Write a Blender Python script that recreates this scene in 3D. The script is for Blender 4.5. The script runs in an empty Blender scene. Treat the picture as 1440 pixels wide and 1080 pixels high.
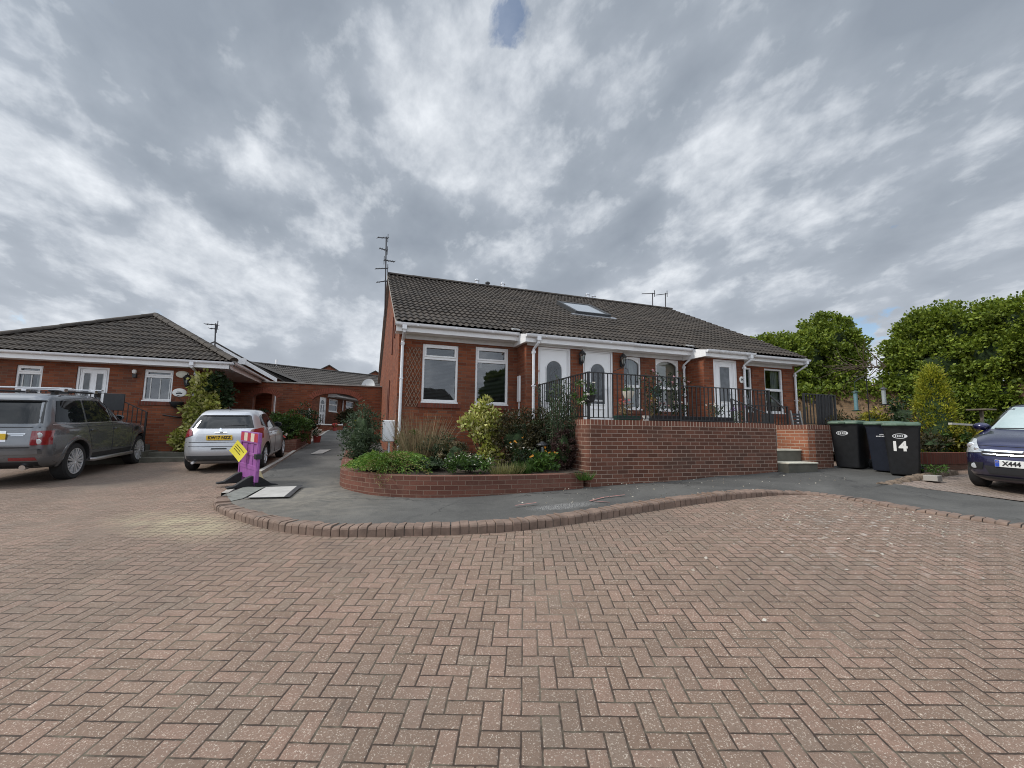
import bpy, bmesh, math, random
import numpy as np
from mathutils import Vector, Matrix
random.seed(7)
RNG = np.random.default_rng(11)
SC = bpy.context.scene
COL = SC.collection
PI = math.pi
EYE = Vector((0, 0, 1.67))
TH = math.radians(18.82)

# ------------------------------------------------------------------ terrain
def G(X, Y):
    xc = X*math.cos(TH) - Y*math.sin(TH)
    zc = X*math.sin(TH) + Y*math.cos(TH)
    zc = max(-40.0, min(zc, 60.0))
    t = zc - 4.9
    z = .466 + .074*t - .021*math.sqrt(t*t + .35*.35)
    xc = max(-40.0, min(xc, 40.0))
    z -= .085*math.exp(-((X-11.2)/2.6)**2-((Y-3.2)/1.7)**2)
    return z + (.025 if xc > 0 else .012)*xc

# ------------------------------------------------------------------ mesh builder
class MB:
    def __init__(s):
        s.v = []; s.f = []; s.uv = []; s.m = []
    def face(s, pts, uv=None, m=0):
        n = len(s.v)
        s.v.extend([tuple(p) for p in pts]); s.f.append(tuple(range(n, n+len(pts))))
        s.uv.append(uv); s.m.append(m)
    def grid(s, rows, m=0, closed=False, uvs=None):
        """rows: list of equal-length point lists, shared vertices"""
        n = len(s.v); R = len(rows); K = len(rows[0])
        for r in rows: s.v.extend([tuple(p) for p in r])
        for i in range(R-1):
            for j in range(K if closed else K-1):
                j2 = (j+1) % K
                s.f.append((n+i*K+j, n+i*K+j2, n+(i+1)*K+j2, n+(i+1)*K+j))
                s.uv.append(None if uvs is None else [uvs[i][j], uvs[i][j2], uvs[i+1][j2], uvs[i+1][j]])
                s.m.append(m)
    def box(s, x0, y0, z0, x1, y1, z1, m=0):
        x0, x1 = min(x0, x1), max(x0, x1); y0, y1 = min(y0, y1), max(y0, y1); z0, z1 = min(z0, z1), max(z0, z1)
        n = len(s.v)
        s.v += [(x0,y0,z0),(x1,y0,z0),(x1,y1,z0),(x0,y1,z0),(x0,y0,z1),(x1,y0,z1),(x1,y1,z1),(x0,y1,z1)]
        for q in ((3,2,1,0),(4,5,6,7),(0,1,5,4),(1,2,6,5),(2,3,7,6),(3,0,4,7)):
            s.f.append(tuple(n+i for i in q)); s.uv.append(None); s.m.append(m)
    def obox(s, c, ax, ay, az, m=0):
        """box from centre and three half-axis vectors"""
        c, ax, ay, az = map(Vector, (c, ax, ay, az)); n = len(s.v)
        for sz in (-1, 1):
            for sx, sy in ((-1,-1),(1,-1),(1,1),(-1,1)):
                s.v.append(tuple(c+ax*sx+ay*sy+az*sz))
        for q in ((3,2,1,0),(4,5,6,7),(0,1,5,4),(1,2,6,5),(2,3,7,6),(3,0,4,7)):
            s.f.append(tuple(n+i for i in q)); s.uv.append(None); s.m.append(m)
    def bar(s, a, b, w, h=None, m=0):
        a, b = Vector(a), Vector(b); h = h or w
        d = b-a; L = d.length; d = d/L
        u = Vector((0,0,1)) if abs(d.z) < .95 else Vector((0,1,0))
        x = d.cross(u).normalized(); y = x.cross(d)
        s.obox((a+b)/2, d*L/2, x*w/2, y*h/2, m)
    def tube(s, pts, r, n=8, m=0, cap=True):
        pts = [Vector(p) for p in pts]; rows = []; prev = None
        rr = r if isinstance(r, (list, tuple)) else [r]*len(pts)
        for i, p in enumerate(pts):
            d = (pts[min(i+1, len(pts)-1)] - pts[max(i-1, 0)]).normalized()
            if prev is None:
                u = Vector((0,0,1)) if abs(d.z) < .9 else Vector((1,0,0))
                x = d.cross(u).normalized()
            else:
                x = (prev - d*prev.dot(d)).normalized()
            prev = x; y = d.cross(x)
            rows.append([p + (x*math.cos(2*PI*k/n) + y*math.sin(2*PI*k/n))*rr[i] for k in range(n)])
        s.grid(rows, m, closed=True)
        if cap:
            s.face(rows[0][::-1], None, m); s.face(rows[-1], None, m)
    def lathe(s, c, prof, n=16, m=0, axis='z', cap=True):
        """prof list of (r, h)"""
        c = Vector(c); rows = []
        for r, h in prof:
            row = []
            for k in range(n):
                a = 2*PI*k/n; p = (r*math.cos(a), r*math.sin(a), h)
                if axis == 'x': p = (h, p[0], p[1])
                if axis == 'y': p = (p[0], h, p[1])
                row.append(c + Vector(p))
            rows.append(row)
        s.grid(rows, m, closed=True)
        if cap and prof[0][0] > 1e-3: s.face(rows[0][::-1], None, m)
        if cap and prof[-1][0] > 1e-3: s.face(rows[-1], None, m)
    def prism(s, poly, d, m=0):
        """poly 3D points, extruded by vector d"""
        d = Vector(d); a = [Vector(p) for p in poly]; b = [p+d for p in a]
        s.face(a[::-1], None, m); s.face(b, None, m)
        for i in range(len(a)):
            j = (i+1) % len(a); s.face((a[i], a[j], b[j], b[i]), None, m)
    def build(s, name, mats, parent=None, smooth=False, bevel=0, local=False, origin=None, fixn=False):
        me = bpy.data.meshes.new(name)
        o0 = Vector((0,0,0))
        if parent is not None and not local: o0 = gloc(parent)
        elif origin is not None: o0 = Vector(origin)
        V = [(x-o0.x, y-o0.y, z-o0.z) for x, y, z in s.v]
        me.from_pydata(V, [], s.f)
        uvl = me.uv_layers.new(name='UVMap')
        me.update()
        data = uvl.data
        for p in me.polygons:
            uv = s.uv[p.index]
            if uv is not None:
                for k, li in enumerate(p.loop_indices): data[li].uv = uv[k]
            else:
                nx, ny, nz = abs(p.normal.x), abs(p.normal.y), abs(p.normal.z)
                for li, vi in zip(p.loop_indices, p.vertices):
                    x, y, z = s.v[vi]
                    data[li].uv = (x, y) if nz > .75 else ((y, z) if nx > ny else (x, z))
        if not isinstance(mats, (list, tuple)): mats = [mats]
        for mt in mats: me.materials.append(mt)
        if len(mats) > 1: me.polygons.foreach_set('material_index', s.m)
        if fixn:
            b = bmesh.new(); b.from_mesh(me); bmesh.ops.remove_doubles(b, verts=b.verts, dist=1e-5)
            bmesh.ops.recalc_face_normals(b, faces=b.faces); b.to_mesh(me); b.free()
        if smooth: me.polygons.foreach_set('use_smooth', [True]*len(me.polygons))
        o = bpy.data.objects.new(name, me); COL.objects.link(o)
        if parent is not None: o.parent = parent
        elif origin is not None: o.location = o0
        if bevel:
            md = o.modifiers.new('Bevel', 'BEVEL'); md.width = bevel; md.segments = 2; md.limit_method = 'ANGLE'
        if smooth and smooth != True:
            md = o.modifiers.new('ES', 'EDGE_SPLIT'); md.split_angle = math.radians(smooth)
        return o

def gloc(o):
    p = Vector(o.location)
    while o.parent is not None:
        o = o.parent; p = p + Vector(o.location)
    return p

def tag(o, label=None, cat=None, group=None, kind=None):
    if label: o['label'] = label
    if cat: o['category'] = cat
    if group: o['group'] = group
    if kind: o['kind'] = kind
    return o
def thing(name, label, cat, loc=(0,0,0), rz=0, group=None):
    o = bpy.data.objects.new(name, None); COL.objects.link(o)
    o.empty_display_size = .1
    o.location = loc; o.rotation_euler = (0, 0, rz)
    return tag(o, label, cat, group)
def kids(o): return [c for c in bpy.data.objects if c.parent == o]
def copy_tree(o, parent=None):
    ch = kids(o)
    c = o.copy(); COL.objects.link(c); c.parent = parent
    for k in ch: copy_tree(k, c)
    return c

def text_mb(body, size, bold=0.0, extrude=.002, align='CENTER'):
    """mesh of lettering in the XY plane, baseline along X"""
    cu = bpy.data.curves.new('lettering', 'FONT'); cu.body = body; cu.size = size
    cu.align_x = align; cu.align_y = 'CENTER'; cu.extrude = extrude; cu.offset = bold
    ob = bpy.data.objects.new('lettering', cu); COL.objects.link(ob)
    dg = bpy.context.evaluated_depsgraph_get()
    me = bpy.data.meshes.new_from_object(ob.evaluated_get(dg))
    bpy.data.objects.remove(ob)
    return me
def put_text(name, body, size, mat, parent, origin, xdir, ydir, bold=0, sx=1.0, extrude=.002):
    """lettering placed in the frame of its parent"""
    me = text_mb(body, size, bold, extrude)
    x = Vector(xdir).normalized(); y = Vector(ydir).normalized(); z = x.cross(y)
    M = Matrix(((x.x*sx, y.x, z.x, origin[0]), (x.y*sx, y.y, z.y, origin[1]), (x.z*sx, y.z, z.z, origin[2]), (0,0,0,1)))
    me.transform(M)
    me.materials.clear(); me.materials.append(mat)
    o = bpy.data.objects.new(name, me); COL.objects.link(o); o.parent = parent
    return o

# ------------------------------------------------------------------ materials
class NT:
    def __init__(s, name):
        s.mat = bpy.data.materials.new(name); s.mat.use_nodes = True
        s.t = s.mat.node_tree; s.t.nodes.clear()
    def n(s, typ, **kw):
        nd = s.t.nodes.new(typ)
        for k, v in kw.items():
            if k in ('inp',): continue
            setattr(nd, k, v)
        for k, v in kw.get('inp', {}).items():
            s.set(nd.inputs[k], v)
        return nd
    def set(s, sock, v):
        if hasattr(v, 'links') or isinstance(v, bpy.types.NodeSocket): s.t.links.new(v, sock)
        else:
            if sock.type == 'RGBA' and not hasattr(v, '__len__'): v = (v, v, v, 1)
            if sock.type == 'RGBA' and len(v) == 3: v = (*v, 1)
            sock.default_value = v
    def math(s, op, a, b=None, c=None, clamp=False):
        nd = s.n('ShaderNodeMath', operation=op, use_clamp=clamp)
        s.set(nd.inputs[0], a)
        if b is not None: s.set(nd.inputs[1], b)
        if c is not None: s.set(nd.inputs[2], c)
        return nd.outputs[0]
    def mix(s, fac, a, b, blend='MIX'):
        nd = s.n('ShaderNodeMix', data_type='RGBA', blend_type=blend)
        s.set(nd.inputs[0], fac); s.set(nd.inputs[6], a); s.set(nd.inputs[7], b)
        return nd.outputs[2]
    def noise(s, vec, scale, detail=4, rough=.55, out=0, dist=0, dims='3D'):
        nd = s.n('ShaderNodeTexNoise', noise_dimensions=dims)
        if vec is not None: s.set(nd.inputs['Vector'], vec)
        s.set(nd.inputs['Scale'], scale); s.set(nd.inputs['Detail'], detail); s.set(nd.inputs['Roughness'], rough)
        s.set(nd.inputs['Distortion'], dist)
        return nd.outputs[out]
    def ramp(s, fac, stops, interp='LINEAR'):
        nd = s.n('ShaderNodeValToRGB'); s.set(nd.inputs[0], fac); cr = nd.color_ramp; cr.interpolation = interp
        while len(cr.elements) < len(stops): cr.elements.new(.5)
        for e, (p, c) in zip(cr.elements, stops):
            e.position = p
            if not hasattr(c, '__len__'): c = (c, c, c)
            e.color = (*c[:3], 1)
        return nd.outputs[0]
    def mapr(s, v, a, b, c, d):
        nd = s.n('ShaderNodeMapRange'); s.set(nd.inputs[0], v)
        for i, q in enumerate((a, b, c, d)): s.set(nd.inputs[i+1], q)
        return nd.outputs[0]
    def uv(s): return s.n('ShaderNodeTexCoord').outputs['UV']
    def obj(s): return s.n('ShaderNodeTexCoord').outputs['Object']
    def pos(s): return s.n('ShaderNodeNewGeometry').outputs['Position']
    def bump(s, h, strength=.3, dist=.01):
        nd = s.n('ShaderNodeBump'); s.set(nd.inputs['Strength'], strength); s.set(nd.inputs['Distance'], dist); s.set(nd.inputs['Height'], h)
        return nd.outputs[0]
    def principled(s, col, rough=.6, metal=0, normal=None, spec=.5, coat=0, **kw):
        nd = s.n('ShaderNodeBsdfPrincipled')
        s.set(nd.inputs['Base Color'], col); s.set(nd.inputs['Roughness'], rough); s.set(nd.inputs['Metallic'], metal)
        s.set(nd.inputs['Specular IOR Level'], spec); s.set(nd.inputs['Coat Weight'], coat)
        if coat: s.set(nd.inputs['Coat Roughness'], .04)
        for k, v in kw.items(): s.set(nd.inputs[k], v)
        if normal is not None: s.set(nd.inputs['Normal'], normal)
        return nd.outputs[0]
    def out(s, sh):
        o = s.n('ShaderNodeOutputMaterial'); s.t.links.new(sh, o.inputs[0]); return s.mat

def plain(name, col, rough=.6, metal=0, var=.12, scale=6, bump=0, bscale=60, coat=0, spec=.5, grime=0):
    t = NT(name); p = t.pos()
    f = t.noise(p, scale, 5, .6)
    lo = tuple(c*(1-var) for c in col); hi = tuple(min(1, c*(1+var)) for c in col)
    c = t.ramp(f, [(.3, lo), (.7, hi)])
    if grime:
        g = t.noise(p, 2.5, 6, .7)
        c = t.mix(t.mapr(g, .5, .75, 0, grime), c, (.12, .10, .08))
    nr = None
    if bump: nr = t.bump(t.noise(p, bscale, 3, .6), bump, .004)
    r = t.mapr(t.noise(p, scale*3, 3), .3, .7, max(0, rough-.06), min(1, rough+.06))
    return t.out(t.principled(c, r, metal, nr, spec, coat))

def brick(name, c1, c2, mortar, bw=.225, rh=.075, ms=.006, offset=.5, soldier=False, stain=.35, bumpy=.6, eff=None):
    t = NT(name); uv = t.uv()
    if soldier:
        mp = t.n('ShaderNodeMapping'); mp.inputs['Rotation'].default_value = (0, 0, PI/2); t.set(mp.inputs[0], uv); uv2 = mp.outputs[0]
    else: uv2 = uv
    b = t.n('ShaderNodeTexBrick', offset=offset, squash=1.0)
    t.set(b.inputs['Vector'], uv2); t.set(b.inputs['Color1'], (0,0,0)); t.set(b.inputs['Color2'], (1,1,1)); t.set(b.inputs['Mortar'], (.5,.5,.5))
    t.set(b.inputs['Scale'], 1.0); t.set(b.inputs['Mortar Size'], ms); t.set(b.inputs['Mortar Smooth'], .15)
    t.set(b.inputs['Bias'], 0.0); t.set(b.inputs['Brick Width'], bw); t.set(b.inputs['Row Height'], rh)
    p = t.pos()
    col = t.ramp(b.outputs['Color'], [(0, c1), (.5, tuple((a+d)/2 for a, d in zip(c1, c2))), (1, c2)])
    fine = t.noise(p, 70, 4, .7)
    col = t.mix(t.mapr(fine, .35, .75, 0, .45), col, tuple(c*.55 for c in c1))
    big = t.noise(p, .9, 6, .65)
    col = t.mix(t.mapr(big, .42, .72, 0, stain), col, (.07, .055, .045))
    if eff: col = t.mix(t.mapr(t.noise(p, 2.2, 7, .75), .55, .8, 0, .4), col, eff)
    mcol = t.mix(t.mapr(t.noise(p, 3, 5, .7), .3, .75, 0, .6), mortar, tuple(c*.55 for c in mortar))
    col = t.mix(b.outputs['Fac'], col, mcol)
    h = t.math('ADD', t.math('MULTIPLY', b.outputs['Fac'], -1.0), t.math('MULTIPLY', fine, .35))
    return t.out(t.principled(col, .85, 0, t.bump(h, bumpy, .006), .3))

def herringbone(name, rot, cols, joint, unit=.1, petals=False, dirt=.35):
    t = NT(name); p = t.pos()
    mp = t.n('ShaderNodeMapping'); mp.inputs['Rotation'].default_value = (0, 0, rot); mp.inputs['Scale'].default_value = (1/unit,)*3
    t.set(mp.inputs[0], p)
    wob = t.noise(p, 6, 2, .5, out=1)
    wv = t.n('ShaderNodeVectorMath', operation='MULTIPLY_ADD'); t.set(wv.inputs[0], wob); wv.inputs[1].default_value = (.10, .10, 0); t.set(wv.inputs[2], mp.outputs[0])
    sp = t.n('ShaderNodeSeparateXYZ'); t.set(sp.inputs[0], wv.outputs[0])
    x, y = sp.outputs[0], sp.outputs[1]
    i, j = t.math('FLOOR', x), t.math('FLOOR', y)
    fx, fy = t.math('SUBTRACT', x, i), t.math('SUBTRACT', y, j)
    k = t.math('FLOORED_MODULO', t.math('SUBTRACT', i, j), 4.0)
    k = t.math('ROUND', k)
    is0 = t.math('COMPARE', k, 0.0, .3); is1 = t.math('COMPARE', k, 1.0, .3); is2 = t.math('COMPARE', k, 2.0, .3); is3 = t.math('COMPARE', k, 3.0, .3)
    gx, gy = t.math('SUBTRACT', 1.0, fx), t.math('SUBTRACT', 1.0, fy)
    # a side shared by the two halves of one block is no joint
    dl = t.math('ADD', fx, is1); dr = t.math('ADD', gx, is0); db = t.math('ADD', fy, is2); dt = t.math('ADD', gy, is3)
    d = t.math('MINIMUM', t.math('MINIMUM', dl, dr), t.math('MINIMUM', db, dt))
    bi = t.math('SUBTRACT', i, is1); bj = t.math('SUBTRACT', j, is2)
    cv = t.n('ShaderNodeCombineXYZ'); t.set(cv.inputs[0], bi); t.set(cv.inputs[1], bj)
    wn = t.n('ShaderNodeTexWhiteNoise', noise_dimensions='2D'); t.set(wn.inputs[0], cv.outputs[0])
    col = t.ramp(wn.outputs[0], [(0, cols[0]), (.45, cols[1]), (.8, cols[2]), (1, cols[3])])
    sp1 = t.noise(p, 95, 2, .75)
    col = t.mix(t.mapr(sp1, .57, .66, 0, .8), col, (.60, .52, .43))
    sp2 = t.noise(p, 75, 3, .8)
    col = t.mix(t.mapr(sp2, .52, .66, 0, .5), col, tuple(c*.5 for c in cols[0]))
    col = t.mix(t.mapr(t.noise(p, 14, 4, .6), .4, .7, 0, .3), col, tuple(c*.72 for c in cols[0]))
    big = t.noise(p, .55, 6, .65)
    col = t.mix(t.mapr(big, .45, .7, 0, dirt), col, (.13, .105, .085))
    big2 = t.noise(p, .8, 5, .6, dist=.6)
    col = t.mix(t.mapr(big2, .55, .75, 0, .30), col, (.29, .215, .16))
    oil = t.noise(p, 1.9, 3, .5, dist=.3)
    col = t.mix(t.mapr(oil, .68, .76, 0, .35), col, (.06, .05, .043))
    if petals:
        sx = t.n('ShaderNodeSeparateXYZ'); t.set(sx.inputs[0], p)
        def spot(cx, cy, ax, ay, rot):
            dx = t.math('SUBTRACT', sx.outputs[0], cx); dy = t.math('SUBTRACT', sx.outputs[1], cy); c_, s_ = math.cos(rot), math.sin(rot)
            u = t.math('ADD', t.math('MULTIPLY', dx, c_/ax), t.math('MULTIPLY', dy, s_/ax)); v_ = t.math('ADD', t.math('MULTIPLY', dx, -s_/ay), t.math('MULTIPLY', dy, c_/ay))
            return t.math('SQRT', t.math('ADD', t.math('POWER', u, 2.0), t.math('POWER', v_, 2.0)))
        r1 = spot(-2.15, 6.75, 1.35, .55, -.75)
        sandf = t.math('MULTIPLY', t.mapr(r1, .25, 1.1, 1, 0), t.mapr(t.noise(p, 2.6, 6, .68), .36, .62, .1, .85))
        col = t.mix(sandf, col, (.37, .32, .21))
        r2 = spot(6.1, 3.9, 3.0, 1.7, .35)
        col = t.mix(t.math('MULTIPLY', t.mapr(r2, .3, 1.0, 1, 0), t.mapr(t.noise(p, 11, 5, .7), .56, .64, 0, .7)), col, (.46,.43,.38))
        r3 = spot(-5.5, 11.5, 3.2, 2.6, 0)
        col = t.mix(t.math('MULTIPLY', t.mapr(r3, .5, 1.3, 1, 0), t.mapr(t.noise(p, 1.3, 6, .7), .3, .65, .15, .55)), col, (.085,.072,.060))
    jw = t.mapr(t.noise(p, 30, 2), .3, .7, .022, .055)
    jf = t.mapr(d, jw, t.math('ADD', jw, .03), 1, 0)
    jc = t.mix(t.mapr(t.noise(p, 5, 5, .7), .48, .7, 0, .8), joint, (.16, .14, .10))
    moss = t.mapr(t.noise(p, .7, 5, .7), .60, .70, 0, .8)
    jc = t.mix(t.math('MULTIPLY', moss, .6), jc, (.07, .08, .03))
    sand = t.mapr(t.noise(p, .35, 5, .6), .56, .68, 0, .75)
    jc = t.mix(sand, jc, (.26, .22, .17))
    col = t.mix(jf, col, jc)
    h = t.math('ADD', t.mapr(d, .02, .13, 0, 1), t.math('MULTIPLY', sp1, .25))
    h = t.math('ADD', h, t.math('MULTIPLY', wn.outputs[0], .10))
    return t.out(t.principled(col, .82, 0, t.bump(h, .55, .006), .35))

def leafmat(name, stops, trans=.25, rough=.55):
    """colour varies leaf by leaf"""
    t = NT(name)
    r = t.n('ShaderNodeNewGeometry').outputs['Random Per Island']
    n = len(stops)
    col = t.ramp(r, [(i/(n-1), c) for i, c in enumerate(stops)])
    col = t.mix(t.mapr(t.noise(t.pos(), 1.6, 4, .6), .4, .68, 0, .55), col, tuple(c*.55 for c in stops[0]))
    a = t.principled(col, rough, 0, None, .35)
    tr = t.n('ShaderNodeBsdfTranslucent'); t.set(tr.inputs[0], col)
    mx = t.n('ShaderNodeMixShader'); mx.inputs[0].default_value = trans
    t.t.links.new(a, mx.inputs[1]); t.t.links.new(tr.outputs[0], mx.inputs[2])
    return t.out(mx.outputs[0])

def glassmat(name, tint=(.9,.95,.95), refl=.35, dark=0.0):
    t = NT(name)
    lw = t.n('ShaderNodeFresnel'); lw.inputs[0].default_value = 1.6
    f = t.math('ADD', t.math('MULTIPLY', lw.outputs[0], 1.0), refl, clamp=True)
    g = t.n('ShaderNodeBsdfGlossy'); g.inputs['Roughness'].default_value = .02; t.set(g.inputs['Color'], (.95, .97, 1.0))
    nr = t.bump(t.noise(t.pos(), 1.7, 2), .02, .05); t.t.links.new(nr, g.inputs['Normal'])
    tr = t.n('ShaderNodeBsdfTransparent'); t.set(tr.inputs[0], tint)
    mx = t.n('ShaderNodeMixShader'); t.t.links.new(f, mx.inputs[0])
    t.t.links.new(tr.outputs[0], mx.inputs[1]); t.t.links.new(g.outputs[0], mx.inputs[2])
    return t.out(mx.outputs[0])

def stripes(name, c1, c2, period, axis=2, duty=.5):
    t = NT(name); sp = t.n('ShaderNodeSeparateXYZ'); t.set(sp.inputs[0], t.pos())
    v = t.math('FRACT', t.math('MULTIPLY', sp.outputs[axis], 1/period))
    f = t.mapr(v, duty-.12, duty+.12, 0, 1)
    return t.out(t.principled(t.mix(f, c1, c2), .6, 0, None, .3))

M = {}
M['brick'] = brick('house brick', (.165,.042,.018), (.300,.094,.042), (.16,.11,.08), ms=.0055, stain=.5)
M['brick_wall'] = brick('garden wall brick', (.105,.043,.028), (.205,.085,.055), (.36,.265,.205), ms=.006, stain=.5)
M['soldier'] = brick('coping brick on edge', (.165,.062,.040), (.24,.092,.058), (.52,.41,.32), bw=2.0, rh=.075, ms=.007, offset=0, soldier=True, stain=.3)
M['sill_brick'] = brick('sill brick on edge', (.14,.04,.026), (.2,.06,.038), (.13,.09,.07), bw=2.0, rh=.075, ms=.006, offset=0, soldier=True, stain=.3)
M['brick_low'] = brick('planter brick', (.125,.048,.033), (.20,.080,.055), (.23,.15,.11), ms=.006, stain=.35, eff=(.25,.17,.125))
M['brick_sunlit'] = brick('sunlit pier brick', (.30,.105,.055), (.40,.155,.085), (.46,.36,.28), ms=.007, stain=.2)  # sunlight on the pier's left face is put into this brick colour
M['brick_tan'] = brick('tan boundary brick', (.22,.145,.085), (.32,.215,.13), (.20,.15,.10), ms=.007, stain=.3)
M['brick_dark'] = brick('dark boundary brick', (.15,.08,.055), (.22,.12,.085), (.16,.11,.08), ms=.006, stain=.4)  # darker brick of the right-hand boundary run and the low wall
M['paving'] = herringbone('herringbone block paving', math.radians(20.6), ((.178,.120,.087),(.212,.144,.106),(.245,.158,.118),(.190,.140,.105)), (.045,.031,.023), petals=True, dirt=.55)
M['paving_bay'] = herringbone('parking bay paving', math.radians(45), ((.20,.15,.125),(.24,.19,.155),(.26,.20,.17),(.22,.18,.155)), (.09,.075,.06), dirt=.2)
M['upvc'] = plain('white plastic', (.80,.80,.80), .35, 0, .04, 3, coat=.2)
M['upvc_grey'] = plain('weathered white board', (.62,.62,.61), .5, 0, .08, 3, grime=.25)
M['gutter'] = plain('white gutter plastic', (.76,.77,.79), .35, 0, .06, 4, grime=.2)
M['black_metal'] = plain('black painted iron', (.012,.012,.013), .45, 0, .3, 20, bump=.2)
M['black_plastic'] = plain('black plastic', (.016,.017,.019), .5, 0, .25, 12, bump=.15, bscale=200)
M['dark_grey'] = plain('dark grey plastic', (.035,.037,.04), .55, 0, .25, 12)
M['chrome'] = plain('bright chrome', (.82,.83,.85), .12, 1, .05, 5)
M['alloy'] = plain('silver alloy', (.72,.73,.75), .32, .6, .08, 8)
M['alu'] = plain('brushed aluminium', (.60,.61,.63), .38, 1, .1, 10)
M['rubber'] = plain('tyre rubber', (.018,.018,.019), .85, 0, .25, 10, bump=.3, bscale=90)
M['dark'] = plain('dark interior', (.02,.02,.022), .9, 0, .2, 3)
M['glass'] = glassmat('window glass', (.80,.85,.85), .05)
M['concrete'] = plain('pale concrete', (.34,.32,.29), .85, 0, .2, 5, bump=.4, bscale=90, grime=.35)
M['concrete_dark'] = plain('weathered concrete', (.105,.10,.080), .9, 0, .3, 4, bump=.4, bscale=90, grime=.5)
M['soil'] = plain('garden soil', (.055,.04,.028), .95, 0, .4, 14, bump=.8, bscale=40)
M['terracotta'] = plain('terracotta', (.36,.15,.08), .8, 0, .2, 8)
M['white_paint'] = plain('white paint', (.78,.77,.74), .5, 0, .06, 6)
M['bark'] = plain('bark', (.07,.05,.035), .95, 0, .4, 18, bump=.8, bscale=40)
M['timber'] = plain('weathered timber', (.19,.16,.12), .85, 0, .3, 9, bump=.4)
M['dark_timber'] = plain('dark fence timber', (.035,.034,.036), .85, 0, .35, 9, bump=.4)

def tilemat(name, base, hi, lich):
    t = NT(name); uv = t.uv()
    sp = t.n('ShaderNodeSeparateXYZ'); t.set(sp.inputs[0], uv)
    ci = t.math('FLOOR', t.math('MULTIPLY', sp.outputs[0], 1/.3)); cj = t.math('FLOOR', t.math('MULTIPLY', sp.outputs[1], 1/.345))
    cv = t.n('ShaderNodeCombineXYZ'); t.set(cv.inputs[0], ci); t.set(cv.inputs[1], cj)
    wn = t.n('ShaderNodeTexWhiteNoise', noise_dimensions='2D'); t.set(wn.inputs[0], cv.outputs[0])
    p = t.pos()
    col = t.ramp(wn.outputs[0], [(0, base), (1, hi)])
    col = t.mix(t.mapr(t.noise(p, 3.5, 7, .75), .5, .75, 0, .6), col, lich)
    col = t.mix(t.mapr(t.noise(p, 60, 3, .7), .55, .7, 0, .35), col, tuple(c*1.9 for c in hi))
    return t.out(t.principled(col, .75, 0, t.bump(t.noise(p, 120, 3), .3, .004), .3))
M['tile'] = tilemat('brown roof tile', (.029,.024,.020), (.056,.045,.036), (.092,.080,.062))
M['tile_far'] = tilemat('grey roof tile', (.045,.04,.037), (.065,.058,.052), (.11,.10,.085))

def asphaltmat():
    t = NT('pavement asphalt'); p = t.pos()
    agg = t.n('ShaderNodeTexVoronoi', feature='F1'); t.set(agg.inputs['Vector'], p); t.set(agg.inputs['Scale'], 70)
    col = t.ramp(t.noise(p, 160, 3, .7), [(.35, (.050,.049,.046)), (.7, (.105,.102,.095))])
    col = t.mix(t.mapr(agg.outputs['Color'], .75, 1.0, 0, .35), col, (.17,.165,.155))
    big = t.noise(p, .8, 6, .65, dist=.5)
    col = t.mix(t.mapr(big, .42, .68, 0, .5), col, (.15,.146,.135))
    st = t.noise(p, 2.6, 6, .7, dist=1.2)
    col = t.mix(t.mapr(st, .55, .72, 0, .45), col, (.035,.036,.037))
    # sandy dust where the works were done
    sp = t.n('ShaderNodeSeparateXYZ'); t.set(sp.inputs[0], p)
    dx = t.math('ADD', sp.outputs[0], .8); dy = t.math('SUBTRACT', sp.outputs[1], 7.9)
    r = t.math('SQRT', t.math('ADD', t.math('POWER', dx, 2.0), t.math('MULTIPLY', t.math('POWER', dy, 2.0), .45)))
    du = t.math('MULTIPLY', t.mapr(r, .2, 1.9, 1, 0), t.mapr(t.noise(p, 3.2, 6, .7, dist=.8), .3, .62, 0, 1))
    col = t.mix(t.math('MULTIPLY', du, .75), col, (.24,.215,.175))
    # worn stony patch and repairs
    dx = t.math('SUBTRACT', sp.outputs[0], 2.75); dy = t.math('SUBTRACT', sp.outputs[1], 5.75)
    r = t.math('SQRT', t.math('ADD', t.math('MULTIPLY', t.math('POWER', dx, 2.0), .5), t.math('MULTIPLY', t.math('POWER', dy, 2.0), 3.2)))
    wn = t.mapr(t.math('ADD', r, t.math('MULTIPLY', t.noise(p, 9, 4), .25)), .35, .55, 1, 0)
    pebble = t.ramp(agg.outputs['Distance'], [(.2, (.34,.33,.31)), (.6, (.07,.07,.07))])
    col = t.mix(wn, col, pebble)
    vo = t.n('ShaderNodeTexVoronoi', feature='DISTANCE_TO_EDGE'); wv = t.n('ShaderNodeVectorMath', operation='MULTIPLY_ADD'); t.set(wv.inputs[0], t.noise(p, 2.2, 5, .6, out=1)); wv.inputs[1].default_value = (.9,.9,0); t.set(wv.inputs[2], p)
    t.set(vo.inputs['Vector'], wv.outputs[0]); t.set(vo.inputs['Scale'], .55)
    ck = t.math('MULTIPLY', t.mapr(vo.outputs['Distance'], .004, .013, 1, 0), t.mapr(t.noise(p, .7, 3), .45, .6, 0, .8))
    col = t.mix(ck, col, (.02,.02,.02))
    return t.out(t.principled(col, .88, 0, t.bump(t.math('ADD', agg.outputs['Distance'], t.math('MULTIPLY', t.noise(p, 160, 3), .6)), .5, .005), .3))
M['asphalt'] = asphaltmat()

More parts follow.
